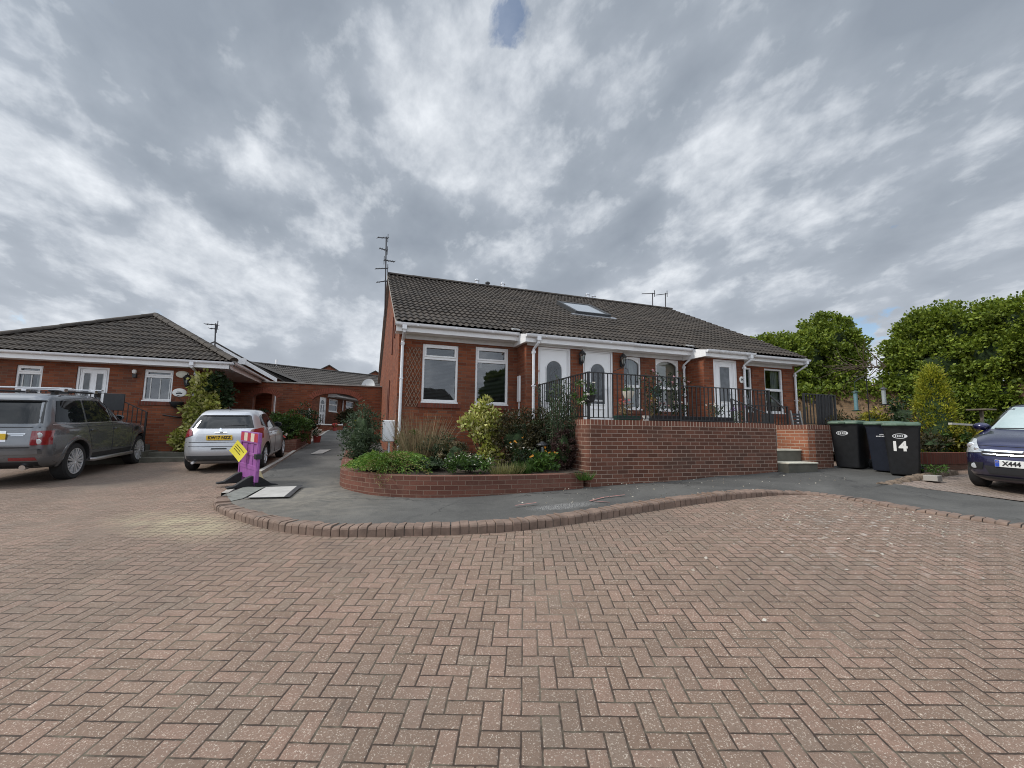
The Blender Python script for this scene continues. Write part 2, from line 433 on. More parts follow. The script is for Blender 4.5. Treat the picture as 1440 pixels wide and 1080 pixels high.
# foliage colours
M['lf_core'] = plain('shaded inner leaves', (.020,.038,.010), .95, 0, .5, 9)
M['lf_ivy'] = leafmat('ivy leaf', ((.070,.110,.012),(.135,.195,.020),(.210,.275,.030),(.30,.36,.05)))
M['lf_dark'] = leafmat('dark shrub leaf', ((.014,.028,.010),(.024,.048,.016),(.04,.07,.022)))
M['lf_hedge'] = leafmat('hedge leaf', ((.03,.068,.012),(.065,.125,.022),(.105,.175,.034)))
M['lf_juniper'] = leafmat('juniper needle', ((.055,.13,.015),(.10,.22,.025),(.18,.29,.04),(.24,.28,.06)))
M['lf_juniper_dry'] = leafmat('dry juniper needle', ((.16,.12,.04),(.22,.17,.06),(.17,.19,.05)))
M['lf_varieg'] = leafmat('variegated leaf', ((.19,.23,.035),(.37,.39,.07),(.54,.52,.15),(.66,.62,.32)))
M['lf_brown'] = leafmat('brown green leaf', ((.022,.024,.009),(.045,.040,.014),(.06,.055,.02),(.09,.06,.02)))
M['lf_rosemary'] = leafmat('grey green needle', ((.028,.05,.025),(.055,.09,.04),(.09,.12,.06)))
M['lf_berberis'] = leafmat('dark red leaf', ((.03,.016,.014),(.055,.026,.022),(.085,.045,.035)))
M['lf_gold'] = leafmat('golden conifer spray', ((.11,.15,.012),(.24,.27,.018),(.37,.37,.03),(.48,.44,.05)))
M['lf_gold_dry'] = leafmat('brown conifer spray', ((.06,.03,.012),(.10,.055,.02),(.14,.10,.02)))
M['lf_dry'] = leafmat('dry grass', ((.20,.14,.08),(.33,.24,.14),(.18,.17,.08),(.40,.31,.2)))
M['lf_palegrass'] = leafmat('pale grass', ((.13,.14,.05),(.2,.2,.07),(.28,.26,.11)))
M['lf_green'] = leafmat('fresh green leaf', ((.03,.07,.012),(.06,.12,.02),(.10,.18,.03)))
M['lf_yellow'] = leafmat('yellow leaf', ((.12,.14,.02),(.30,.28,.03),(.48,.40,.05)))
M['fl_white'] = leafmat('white petal', ((.62,.55,.44),(.75,.7,.62),(.8,.78,.75)))
M['fl_orange'] = leafmat('orange petal', ((.55,.20,.02),(.65,.32,.03)))
M['fl_red'] = leafmat('red petal', ((.45,.03,.03),(.6,.06,.05),(.75,.25,.2)))
M['fl_pink'] = leafmat('pink petal', ((.5,.22,.25),(.65,.4,.42)))
M['fl_purple'] = leafmat('purple petal', ((.12,.06,.18),(.2,.1,.28)))

# ------------------------------------------------------------------ foliage
def leaves(name, C, size, mat, parent=None, out=None, aspect=.5, spread=1.0, hang=0.0, origin=None, jitter=.4, tris=False):
    """one small pointed leaf at each centre; out gives the way the tips point"""
    C = np.asarray(C, float); N = len(C)
    D = RNG.normal(size=(N, 3))*spread
    if out is not None: D = D + np.asarray(out)
    D[:, 2] -= hang
    D /= np.linalg.norm(D, axis=1, keepdims=True)+1e-9
    A = RNG.normal(size=(N, 3)); S = np.cross(D, A); S /= np.linalg.norm(S, axis=1, keepdims=True)+1e-9
    Lh = (size*(1-jitter/2+jitter*RNG.random(N)))[:, None]
    o0 = gloc(parent) if parent is not None else Vector(origin or (0,0,0))
    C = C - np.array(o0)
    P0 = C - D*Lh*.5; P2 = C + D*Lh*.5
    W = S*Lh*aspect*.5
    mid = C + D*Lh*.06
    V = np.empty((N, 4, 3)); V[:, 0] = P0; V[:, 1] = mid + W; V[:, 2] = P2; V[:, 3] = mid - W
    me = bpy.data.meshes.new(name)
    me.vertices.add(N*4); me.vertices.foreach_set('co', V.ravel())
    me.loops.add(N*4); me.loops.foreach_set('vertex_index', np.arange(N*4, dtype=np.int32))
    me.polygons.add(N); me.polygons.foreach_set('loop_start', np.arange(0, N*4, 4, dtype=np.int32))
    me.polygons.foreach_set('loop_total', np.full(N, 4, dtype=np.int32))
    me.update(calc_edges=True)
    me.materials.append(mat)
    o = bpy.data.objects.new(name, me); COL.objects.link(o)
    if parent is not None: o.parent = parent
    else: o.location = o0
    return o
def sphere_pts(n):
    d = RNG.normal(size=(n, 3)); return d/np.linalg.norm(d, axis=1, keepdims=True)
def clump_cloud(c, r, n, nclump, crad, shell=.35, up=-1.0):
    """leaf centres and outward directions of clumps set round an ellipsoid"""
    c = np.array(c, float); r = np.array(r, float)
    d = sphere_pts(nclump*2); d = d[d[:, 2] > up][:nclump]
    rad = 1 - shell*RNG.random(len(d))**1.5
    cc = c + d*r*rad[:, None]
    k = RNG.integers(0, len(cc), n)
    off = sphere_pts(n)*(RNG.random(n)**.45)[:, None]*crad*(.6+.8*RNG.random(len(cc)))[k][:, None]
    off[:, 2] *= .75
    P = cc[k] + off
    o = d[k]*.8 + off/(crad+1e-6)*.7
    o[:, 2] += .25
    return P, o
def lumpy(name, c, r, mat, parent, amp=.18, sub=3):
    """dark leafy mass inside a crown so the sky does not show through everywhere"""
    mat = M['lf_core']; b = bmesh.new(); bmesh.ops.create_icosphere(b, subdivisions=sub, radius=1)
    o0 = gloc(parent)
    for v in b.verts:
        p = v.co.copy(); n = 1 + amp*math.sin(p.x*5+c[0])*math.cos(p.y*4.3+c[1]*2) + amp*.7*math.sin(p.z*7+c[2])+random.uniform(-.05, .05)
        v.co = Vector((c[0]+p.x*r[0]*n, c[1]+p.y*r[1]*n, c[2]+p.z*r[2]*n)) - o0
    me = bpy.data.meshes.new(name); b.to_mesh(me); b.free(); me.materials.append(mat)
    o = bpy.data.objects.new(name, me); COL.objects.link(o); o.parent = parent
    return o
def join_meshes(name, objs, parent):
    """several meshes into one object (one part)"""
    b = bmesh.new(); mats = []
    for o in objs:
        base = len(b.faces)
        m = o.data.materials[0]
        if m not in mats: mats.append(m)
        b.from_mesh(o.data); b.faces.ensure_lookup_table()
        for f in b.faces[base:]: f.material_index = mats.index(m)
    me = bpy.data.meshes.new(name); b.to_mesh(me); b.free()
    for m in mats: me.materials.append(m)
    for o in objs: bpy.data.objects.remove(o)
    r = bpy.data.objects.new(name, me); COL.objects.link(r); r.parent = parent
    return r
# ================================================================== camera, light, sky
SKYX, SKYY, ZEN, GLOW, REAR = 18.1, 0.6, 1.9, 1.2, 1.0
def setup_view():
    F = 610.; pitch = math.atan((608-540)/F); roll = math.radians(.72)
    r0 = Vector((math.cos(TH), -math.sin(TH), 0)); f0 = Vector((math.sin(TH), math.cos(TH), 0)); u0 = Vector((0,0,1))
    fw = f0*math.cos(pitch)+u0*math.sin(pitch); up = u0*math.cos(pitch)-f0*math.sin(pitch)
    c, s = math.cos(roll), math.sin(roll)
    R = r0*c+up*s; U = up*c-r0*s
    cam = bpy.data.cameras.new('camera'); o = bpy.data.objects.new('camera', cam); COL.objects.link(o)
    cam.sensor_width = 36; cam.lens = 36*F/1440; cam.clip_end = 3000; cam.clip_start = .05
    B = -fw
    o.matrix_world = Matrix(((R.x,U.x,B.x,EYE.x),(R.y,U.y,B.y,EYE.y),(R.z,U.z,B.z,EYE.z),(0,0,0,1)))
    SC.camera = o
    sun = bpy.data.lights.new('sun', 'SUN'); so = bpy.data.objects.new('sun', sun); COL.objects.link(so)
    d = Vector((-.80, .12, .72)).normalized()                     # towards the sun
    so.rotation_euler = d.to_track_quat('Z', 'Y').to_euler()
    so.location = (0, 0, 30)
    sun.energy = 2.1; sun.angle = math.radians(11); sun.color = (1, .95, .87)
    w = bpy.data.worlds.new('World'); SC.world = w; w.use_nodes = True
    t = w.node_tree; t.nodes.clear()
    q = NT.__new__(NT); q.t = t
    sky = q.n('ShaderNodeTexSky', sky_type='NISHITA', sun_disc=False)
    sky.sun_elevation = math.asin(d.z); sky.sun_rotation = math.atan2(d.x, d.y)
    tc = q.n('ShaderNodeTexCoord').outputs['Generated']
    sp = q.n('ShaderNodeSeparateXYZ'); q.set(sp.inputs[0], tc)
    zz = q.math('MAXIMUM', sp.outputs[2], 0.0)
    den = q.math('ADD', zz, .30)
    cv = q.n('ShaderNodeCombineXYZ'); q.set(cv.inputs[0], q.math('DIVIDE', sp.outputs[0], den)); q.set(cv.inputs[1], q.math('DIVIDE', sp.outputs[1], den))
    mp = q.n('ShaderNodeMapping'); mp.inputs['Location'].default_value = (SKYX, SKYY, 0); mp.inputs['Rotation'].default_value = (0, 0, -.5); mp.inputs['Scale'].default_value = (1.0, .72, 1); q.set(mp.inputs[0], cv.outputs[0]); P = mp.outputs[0]
    big = q.noise(P, 2.0, 2, .5, dist=.2)
    mid = q.noise(P, 5.0, 5, .52, dist=.15)
    puff = q.noise(P, 11.0, 9, .60, dist=.12)
    v = q.math('ADD', q.math('MULTIPLY', big, .95), q.math('MULTIPLY', mid, .45))
    # broad soft slate decks, with crisp ragged puffs only where they thin out
    soft = q.mapr(v, .55, .85, 0, 1)
    edge = q.math('ADD', q.mapr(v, .58, .82, 0, 1), q.math('MULTIPLY', q.math('SUBTRACT', puff, .5), 2.3))
    cloud = q.ramp(soft, [(.05, (.240,.276,.328)), (.35, (.298,.337,.390)), (.6, (.362,.402,.458)), (.95, (.48,.52,.572))])
    cloud = q.mix(q.mapr(edge, .42, 1.55, 0, 1), cloud, (.70,.73,.77))
    cloud = q.mix(q.math('MULTIPLY', q.mapr(puff, .36, .64, 1, 0), .24), cloud, (.22,.25,.30))
    # paler towards the horizon
    cloud = q.mix(q.mapr(zz, .02, .40, .42, 0), cloud, (.60,.635,.69))
    # unseen sky brightened overhead, behind and round the sun, to light ground and fronts
    dt = q.n('ShaderNodeVectorMath', operation='DOT_PRODUCT'); q.set(dt.inputs[0], tc); dt.inputs[1].default_value = tuple(d)
    glow = q.math('ADD', q.mapr(zz, .74, .98, 0, ZEN), q.math('MULTIPLY', q.math('POWER', q.math('MAXIMUM', dt.outputs['Value'], 0.0), 9.0), GLOW))
    gain = q.math('ADD', q.math('ADD', glow, q.mapr(q.math('MULTIPLY', sp.outputs[1], -1.0), 0.0, .75, 0, REAR)), 1.0)
    # gaps of blue
    def gap(dirv, c0, c1, thr):
        g = q.n('ShaderNodeVectorMath', operation='DOT_PRODUCT'); q.set(g.inputs[0], tc); g.inputs[1].default_value = Vector(dirv).normalized()
        m = q.mapr(g.outputs['Value'], c0, c1, 0, 1)
        n = q.noise(P, 6.5, 7, .62, dist=.3)
        return q.mapr(q.math('ADD', q.math('MULTIPLY', m, .75), q.math('MULTIPLY', q.math('SUBTRACT', n, .5), 2.4)), thr, thr+.22, 0, 1)
    gm = q.math('MAXIMUM', q.math('MULTIPLY', gap((.211,.655,.726), .9976, .99997, .62), .72), q.math('MULTIPLY', gap((.836,.517,.185), .9975, .99995, .45), .9))
    bg1 = q.n('ShaderNodeBackground'); q.set(bg1.inputs[0], sky.outputs[0]); bg1.inputs[1].default_value = .11
    bg2 = q.n('ShaderNodeBackground'); q.set(bg2.inputs[0], cloud); q.set(bg2.inputs[1], gain)
    mx = q.n('ShaderNodeMixShader'); q.set(mx.inputs[0], q.math('SUBTRACT', 1.0, gm))
    t.links.new(bg1.outputs[0], mx.inputs[1]); t.links.new(bg2.outputs[0], mx.inputs[2])
    o = q.n('ShaderNodeOutputWorld'); t.links.new(mx.outputs[0], o.inputs[0])
    vs = SC.view_settings; vs.view_transform = 'Standard'; vs.look = 'None'; vs.gamma = 1; vs.exposure = .30; vs.use_curve_mapping = False
    SC.cycles.max_bounces = 6; SC.cycles.transparent_max_bounces = 12
    SC.cycles.use_denoising = True; SC.cycles.filter_width = 1.0
setup_view()

# ================================================================== ground and paving
def lerp(a, b, t): return a + (b-a)*t
def ground():
    def axis(lo, hi, fine0, fine1, step):
        a = list(np.arange(fine0, fine1+.001, step)); x = fine0; s = step
        while x > lo: s *= 1.35; x -= s; a.insert(0, x)
        x = fine1; s = step
        while x < hi: s *= 1.35; x += s; a.append(x)
        return a
    xs = axis(-400, 400, -14, 16, .5); ys = axis(-300, 600, -4, 22, .5)
    m = MB(); m.grid([[(x, y, G(x, y)) for x in xs] for y in ys])
    o = m.build('road', M['paving'], smooth=True); tag(o, kind='structure')
    return o
ground()

PAIRS = [((-2.1,44),(2.2,44)), ((-2.1,34),(1.2,34)), ((-2.1,24),(.7,24)), ((-2.08,19.9),(.69,19.9)), ((-2.07,16.2),(.69,16.2)), ((-2.05,12.6),(.3,12.6)), ((-2.03,12.4),(-.37,12.4)), ((-2.03,11.3),(-.36,11)),
 ((-2.08,9.5),(-.36,9.6)), ((-2.12,8.5),(-.35,8.95)), ((-2.08,7.85),(-.28,8.55)), ((-1.78,7.2),(-.1,8.2)), ((-1.24,6.42),(.18,7.77)), ((-.74,5.86),(.6,7.40)), ((-.26,5.56),(1.02,7.2)),
 ((.445,5.34),(1.7,7.1)), ((1.08,5.19),(2.2,7.08)), ((1.75,5.09),(2.7,7.06)), ((2.53,5.13),(3.3,7.10)), ((3.48,5.29),(3.9,7.14)), ((4.59,5.45),(5,7.15)), ((5.76,5.54),(6.4,7.15)),
 ((6.47,5.5),(8.5,7.2)), ((6.9,5.42),(9.5,7.2)), ((7.08,5.32),(11.9,7.3)), ((7.16,5.16),(11.6,5.95)), ((7.19,4.9),(9.0,5.4)), ((7.22,4.4),(9.15,4.6)), ((7.28,3.8),(9.3,3.7)), ((7.46,3.0),(9.5,2.7)), ((7.8,1.6),(9.9,1.2)), ((8.6,-1.5),(10.8,-2)), ((9.6,-5),(11.8,-5.5))]
def kerb_h(i):
    x, y = PAIRS[i][0]
    if i <= 9: return .03 + .02*(i == 9)
    if i <= 11: return .07
    if i >= 22: return max(.022, .10 - .045*(i-21))
    return .10
def pavement():
    m = MB(); rows = []
    for i in range(len(PAIRS)-1):
        n = 5
        for k in range(n + (1 if i == len(PAIRS)-2 else 0)):
            t = k/n; a = [lerp(PAIRS[i][0][c], PAIRS[i+1][0][c], t) for c in (0,1)]; b = [lerp(PAIRS[i][1][c], PAIRS[i+1][1][c], t) for c in (0,1)]
            h0 = lerp(kerb_h(i), kerb_h(i+1), t)
            # the wall edge runs on a little under the walls
            row = []
            for q in range(13):
                s = q/12; x = lerp(a[0], b[0], s*1.04); y = lerp(a[1], b[1], s*1.04)
                h1 = .045 if (x > 6.5 and y > 5) else .03
                row.append((x, y, G(x, y) + lerp(h0, h1, min(1, s)) + .008*math.sin(x*3.1)*math.cos(y*2.7)*(1 if 0 < q < 12 else 0)))
            rows.append(row)
    m.grid(rows)
    o = m.build('pavement', M['asphalt'], smooth=True); tag(o, kind='structure')
pavement()

M['kerb'] = plain('kerb block', (.185,.128,.098), .85, 0, .28, 7, bump=.6, bscale=80, grime=.35)
def kerb():
    pts = [Vector((*PAIRS[i][0], kerb_h(i))) for i in range(9, len(PAIRS)-2)]
    # resample along the curve
    seg = []; acc = 0
    for a, b in zip(pts, pts[1:]): seg.append((acc, a, b, (b-a).xy.length)); acc += (b-a).xy.length
    def at(s):
        for s0, a, b, L in seg:
            if s <= s0+L: return a.lerp(b, max(0, (s-s0)/L))
        return seg[-1][2]
    def atsm(s):
        p = Vector((0,0,0)); 
        for d in (-.3, -.15, 0, .15, .3): p += at(min(max(s+d, 0), acc))
        return p/5
    m = MB(); s = .3
    while s < acc-.3:
        p = atsm(s); d = (atsm(s+.05)-atsm(s-.05)); d.z = 0; d.normalize(); n = Vector((-d.y, d.x, 0))     # n points to the pavement
        wob = random.uniform(-.006, .006); tilt = random.uniform(-.01, .01)
        L = .049; z0 = G(p.x, p.y)
        c = Vector((p.x, p.y, 0)) + n*(.055+wob)
        h = p.z + .012 + random.uniform(-.006, .006)
        # rounded front edge
        prof = [(-.10, -.06), (-.10, h-.03), (-.09, h-.01), (-.068, h), (.10, h+.002), (.10, -.06)]
        A = [c + n*q - d*L + Vector((0,0,z0+zq+tilt)) for q, zq in prof]
        B = [c + n*q + d*L + Vector((0,0,z0+zq-tilt)) for q, zq in prof]
        m.grid([A, B], closed=True); m.face(A); m.face(B[::-1])
        s += .105 if random.random() > .04 else .112
    o = m.build('kerb', M['kerb'], fixn=True, bevel=.006); tag(o, kind='structure')
    # mortar bed under the blocks
    m = MB(); r = []
    s = .3
    while s < acc-.3:
        p = atsm(s); d = (atsm(s+.05)-atsm(s-.05)); d.z = 0; d.normalize(); n = Vector((-d.y, d.x, 0)); z0 = G(p.x, p.y)
        r.append([Vector((p.x,p.y,z0+zq)) + n*q for q, zq in ((-.035,-.05),(-.035,p.z-.012),(.15,p.z-.006),(.15,-.05))]); s += .1
    m.grid(r); o = m.build('kerb_bed', plain('kerb mortar', (.12,.10,.085), .95, 0, .3, 9, bump=.5)); tag(o, kind='structure')
    # concrete edging along the path
    m = MB(); r = []
    for y in np.arange(8.6, 34, .5):
        x = -2.16 + .02*math.sin(y); z = G(x, y); r.append([(x-.05,y,z-.02),(x-.05,y,z+.055),(x+.06,y,z+.062),(x+.06,y,z-.02)])
    m.grid(r); o = m.build('path_edging', M['concrete'], smooth=30); tag(o, kind='structure')
kerb()

def parking_bay():
    m = MB(); xs = np.arange(8.7, 22, .5); ys = np.arange(-3, 5.75, .25)
    rows = []
    for y in ys:
        e = 9.02 + (5.4-y)*.26
        rows.append([(max(x, e), y, G(max(x, e), y)+.035) for x in xs])
    m.grid(rows); o = m.build('parking_bay', M['paving_bay'], smooth=True); tag(o, kind='structure')
    # raised strip of soil between the bay and the bins
    m = MB(); r = []
    for k in range(41):
        t = k/40; x = lerp(8.9, 11.5, t); y = lerp(5.36, 5.66, t); h = .02+.075*min(1, t*2.2)+.02*math.sin(k*2.1)*math.sin(k*.9)
        z = G(x, y)+.03; w = .7+.3*math.sin(k*1.3)
        r.append([(x+.03, y-.13*w, z-.06), (x+.02, y-.10*w, z+h*.8), (x, y-.03, z+h+.012*math.sin(k*3)), (x, y+.05, z+h*.9+.015*math.sin(k*2.2)), (x-.02, y+.12*w, z+h*.6), (x-.03, y+.20*w, z-.06)])
    m.grid(r); o = m.build('soil_verge', M['verge'], smooth=True); tag(o, kind='structure')
M['verge'] = plain('dry verge soil', (.15,.11,.078), .95, 0, .6, 14, bump=1, bscale=26)
parking_bay()

# ================================================================== walls with openings, windows, doors
def wall_y(m, y, x0, x1, z0, z1, ops, depth=.10, mi=0):
    """wall facing -Y with openings (xa, xb, za, zb) and reveals"""
    xs = sorted({x0, x1, *[o[0] for o in ops], *[o[1] for o in ops]}); zs = sorted({z0, z1, *[o[2] for o in ops], *[o[3] for o in ops]})
    xs = [x for x in xs if x0 <= x <= x1]; zs = [z for z in zs if z0 <= z <= z1]
    for a, b in zip(xs, xs[1:]):
        for c, d in zip(zs, zs[1:]):
            cx, cz = (a+b)/2, (c+d)/2
            if any(o[0] < cx < o[1] and o[2] < cz < o[3] for o in ops): continue
            m.face(((a,y,c),(b,y,c),(b,y,d),(a,y,d)), None, mi)
    for xa, xb, za, zb in ops:
        m.face(((xa,y,za),(xa,y,zb),(xa,y+depth,zb),(xa,y+depth,za)), None, mi)
        m.face(((xb,y,zb),(xb,y,za),(xb,y+depth,za),(xb,y+depth,zb)), None, mi)
        m.face(((xa,y,zb),(xb,y,zb),(xb,y+depth,zb),(xa,y+depth,zb)), None, mi)
        m.face(((xb,y,za),(xa,y,za),(xa,y+depth,za),(xb,y+depth,za)), None, mi)

def frame_rect(m, x0, x1, z0, z1, y0, y1, w, mi=0):
    m.box(x0, y0, z0, x0+w, y1, z1, mi); m.box(x1-w, y0, z0, x1, y1, z1, mi)
    m.box(x0+w, y0, z0, x1-w, y1, z0+w, mi); m.box(x0+w, y0, z1-w, x1-w, y1, z1, mi)
BLIND = {}
def window(parent, x0, x1, z0, z1, y, transom=None, mull=(), blind='blind', sill=True, arch=False, w=.055, leaded=None, sillmat=None):
    """white plastic window in a wall facing -Y; y is the wall face"""
    yf = y+.035
    m = MB(); frame_rect(m, x0, x1, z0, z1, yf, yf+.07, w)
    zt = z1
    if transom:
        m.box(x0+w, yf, transom-.03, x1-w, yf+.07, transom+.03)
        frame_rect(m, x0+w-.005, x1-w+.005, transom+.03, z1-w+.005, yf-.014, yf+.05, .042)     # top-hung sash stands proud
        zt = transom-.03
    for u in mull: m.box(u-.02, yf+.004, z0+w, u+.02, yf+.06, zt-.001)
    if arch:                                                                                    # curved head board
        a0, a1 = x0+w, x1-w; zc = z1-w; rise = .13; n = 12
        for k in range(n):
            u0, u1 = k/n, (k+1)/n
            f = lambda u: zc - rise*(abs(2*u-1)**2.6) - .005
            m.prism([(lerp(a0,a1,u0), yf+.01, zc+.001), (lerp(a0,a1,u0), yf+.01, f(u0)), (lerp(a0,a1,u1), yf+.01, f(u1)), (lerp(a0,a1,u1), yf+.01, zc+.001)], (0, .04, 0))
    wn = m.build('window', M['upvc'], parent, bevel=.004)
    m = MB(); m.face(((x0+w-.004,yf+.045,z0+w-.004),(x1-w+.004,yf+.045,z0+w-.004),(x1-w+.004,yf+.045,z1-w+.004),(x0+w-.004,yf+.045,z1-w+.004)))
    m.build('pane', M['glass'], wn)
    if leaded:
        m = MB()
        for u in leaded: m.box(u-.012, yf+.030, z0+w, u+.012, yf+.042, zt-.02)
        m.build('glazing_bar', M['upvc_grey'], wn)
    # what hangs behind the glass, and the dim room behind that
    if blind in ('blind', 'blind_low'):
        m = MB(); zz = z0+w; top = z1-w if blind == 'blind' else lerp(z0, z1, .66)
        while zz < top:
            m.face(((x0+.03, yf+.115, zz), (x1-.03, yf+.115, zz), (x1-.03, yf+.135, zz+.017), (x0+.03, yf+.135, zz+.017))); zz += .034
        m.build('blind', M['slat'], wn)
    if blind == 'blind_low':
        m = MB(); m.tube([(x0+.2, yf+.3, z1-.5), (x0+.2, yf+.3, z1-.42), (x0+.23, yf+.3, z1-.36)], [.04,.06,.02], 8); m.build('ornament', M['upvc'], wn)
    elif blind == 'curtain':
        m = MB(); r0, r1 = [], []
        for sd in (0, 1):
            rows = [[], []]
            xa, xb = (x0+.02, lerp(x0, x1, .34)) if sd == 0 else (lerp(x0, x1, .62), x1-.02)
            for k in range(25):
                u = k/24; x = lerp(xa, xb, u); yy = yf+.16+.022*math.sin(u*22+sd)
                rows[0].append((x, yy, z0+.02)); rows[1].append((x, yy, z1-.02))
            m.grid(rows)
        m.build('curtain', M['curtain'], wn, smooth=True)
    elif blind == 'roller':
        m = MB(); m.face(((x0+.03,yf+.13,z0+.02),(x1-.03,yf+.13,z0+.02),(x1-.03,yf+.13,z1-.03),(x0+.03,yf+.13,z1-.03)))
        m.build('blind', M['roller'], wn)
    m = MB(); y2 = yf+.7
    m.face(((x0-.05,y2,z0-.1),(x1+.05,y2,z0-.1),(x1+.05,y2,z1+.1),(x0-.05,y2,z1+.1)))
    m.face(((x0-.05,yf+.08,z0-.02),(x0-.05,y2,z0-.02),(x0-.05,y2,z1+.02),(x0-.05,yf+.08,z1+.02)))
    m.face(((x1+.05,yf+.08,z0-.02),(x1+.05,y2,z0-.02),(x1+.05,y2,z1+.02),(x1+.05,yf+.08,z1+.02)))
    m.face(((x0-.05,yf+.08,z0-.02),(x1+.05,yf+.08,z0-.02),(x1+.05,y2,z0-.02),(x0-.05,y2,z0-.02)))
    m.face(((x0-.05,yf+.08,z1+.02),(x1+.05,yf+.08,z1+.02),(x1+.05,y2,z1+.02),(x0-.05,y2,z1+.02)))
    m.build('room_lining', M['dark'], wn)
    if sill:
        m = MB(); m.box(x0-.01, y-.02, z0-.035, x1+.01, y+.05, z0-.001); m.build('sill', M['upvc'], wn, bevel=.004)
        if sillmat:
            m = MB(); m.box(x0-.08, y-.03, z0-.145, x1+.08, y+.03, z0-.037); m.build('sill', sillmat, wn)
    return wn
M['slat'] = plain('blind slat', (.075,.08,.078), .5, 0, .1, 5)
M['curtain'] = plain('net curtain', (.36,.37,.35), .8, 0, .1, 4)
M['roller'] = plain('cream roller blind', (.34,.32,.25), .8, 0, .1, 4)
def arch_pts(cx, w, z0, zs, n=14, rise=None):
    """outline of a pane with a round head: bottom z0, springing zs"""
    r = w/2; rise = rise or r
    p = [(cx-r, z0), (cx+r, z0)]
    for k in range(n+1):
        a = PI*k/n; p.append((cx+r*math.cos(a), zs+rise*math.sin(a)))
    return p
M['door_glass'] = glassmat('obscured door glass', (.35,.38,.40), .10)
M['door_back'] = plain('dim hall', (.05,.05,.055), .9, 0, .2, 3)
def door(parent, x0, x1, z0, z1, y, style):
    yf = y+.035; w = .055
    m = MB(); frame_rect(m, x0, x1, z0, z1, yf, yf+.09, w)
    cx = (x0+x1)/2
    if style == 'panel':                                                       # wide side posts of the unit
        w2 = .12
        m.box(x0+w, yf+.01, z0+w, x0+w2, yf+.08, z1-w); m.box(x1-w2, yf+.01, z0+w, x1-w, yf+.08, z1-w)
    else: w2 = w+.01
    a0, a1, b0, b1 = x0+w2+.005, x1-w2-.005, z0+.03, z1-w-.005
    m.box(a0, yf+.022, b0, a1, yf+.075, b1)                                    # leaf
    # raised rim of the leaf
    frame_rect(m, a0, a1, b0, b1, yf+.012, yf+.024, .03)
    dr = m.build('door', M['upvc'], parent, bevel=.004)
    H = b1-b0; W = a1-a0
    panes = []; mo = MB()
    def pane(poly, mould=.03):
        panes.append([(px, yf+.016, pz) for px, pz in poly])
        n = len(poly); c = (sum(p[0] for p in poly)/n, sum(p[1] for p in poly)/n)
        loop = []
        for px, pz in poly:
            d = math.hypot(px-c[0], pz-c[1]); k = mould/d
            loop.append([(px, yf+.019, pz), (px+(px-c[0])*k*.3, yf+.004, pz+(pz-c[1])*k*.3), (px+(px-c[0])*k*.8, yf+.004, pz+(pz-c[1])*k*.8), (px+(px-c[0])*k, yf+.021, pz+(pz-c[1])*k)])
        loop.append(loop[0]); mo.grid(loop)
    if style == 'arch':
        pane(arch_pts(cx, W*.54, b0+H*.33, b0+H*.33+.82, 16, W*.29)); 
        pane([(cx-W*.25, b0+.14), (cx+W*.25, b0+.14), (cx+W*.25, b0+H*.26), (cx-W*.25, b0+H*.26)][::1])
    elif style == 'panel':
        pane([(cx-W*.27, b0+H*.42), (cx+W*.27, b0+H*.42), (cx+W*.27, b1-.16), (cx-W*.27, b1-.16)])
        pane([(cx-W*.27, b0+.14), (cx+W*.27, b0+.14), (cx+W*.27, b0+H*.33), (cx-W*.27, b0+H*.33)])
    elif style == 'twin':
        for s in (-1, 1): pane([(cx+s*W*.24-W*.115, b0+H*.10), (cx+s*W*.24+W*.115, b0+H*.10), (cx+s*W*.24+W*.115, b1-.13), (cx+s*W*.24-W*.115, b1-.13)])
    elif style == 'fan':
        pane([(cx+W*.34*math.cos(PI*k/12), b0+H*.78+W*.3*math.sin(PI*k/12)) for k in range(13)])
        for s in (-1, 1):
            pane(arch_pts(cx+s*W*.2, W*.22, b0+H*.48, b0+H*.70, 8))
            pane([(cx+s*W*.2-W*.12, b0+.12), (cx+s*W*.2+W*.12, b0+.12), (cx+s*W*.2+W*.12, b0+H*.38), (cx+s*W*.2-W*.12, b0+H*.38)])
    mo.build('moulding', M['upvc'], dr, smooth=30)
    if style in ('arch', 'panel'):                                             # the lower panel is solid white
        panes.pop()
    for q in panes:
        g = MB(); g.face(q); g.build('glass', M['door_pane'], dr)
    if style == 'arch':                                                        # leaded flower in the glass
        l = MB(); zc = b0+H*.34+.55
        for s in (-1, 1):
            l.tube([(cx, yf+.012, zc-.45), (cx+s*.07, yf+.012, zc-.2), (cx+s*.085, yf+.012, zc+.05), (cx, yf+.012, zc+.25)], .006, 5)
            l.tube([(cx, yf+.012, zc-.15), (cx+s*.12, yf+.012, zc+.12), (cx+s*.06, yf+.012, zc+.32)], .005, 5)
        l.build('leading', M['lead'], dr)
    hd = MB(); hx = a1-.07 if style != 'twin' else a0+.07
    hd.box(hx-.016, yf-.0, b0+H*.46, hx+.016, yf+.012, b0+H*.46+.2); hd.bar((hx, yf-.03, b0+H*.46+.13), (hx-.1, yf-.03, b0+H*.46+.13), .018); hd.bar((hx, yf-.03, b0+H*.46+.13), (hx, yf, b0+H*.46+.13), .018)
    hd.build('handle', M['alu'], dr)
    lb = MB(); lb.box(cx-.13, yf+.002, b0+H*.36, cx+.13, yf+.012, b0+H*.36+.045); lb.build('letterbox', M['alu'], dr, bevel=.003)
    return dr
M['lead'] = plain('lead strip', (.16,.165,.17), .5, .3, .1, 8)
def doorpane():
    t = NT('dark obscured pane'); p = t.pos()
    c = t.ramp(t.noise(p, 5, 4), [(.3, (.035,.04,.045)), (.7, (.09,.10,.11))])
    return t.out(t.principled(c, .08, 0, t.bump(t.noise(p, 90, 2), .15, .003), .6))
M['door_pane'] = doorpane()

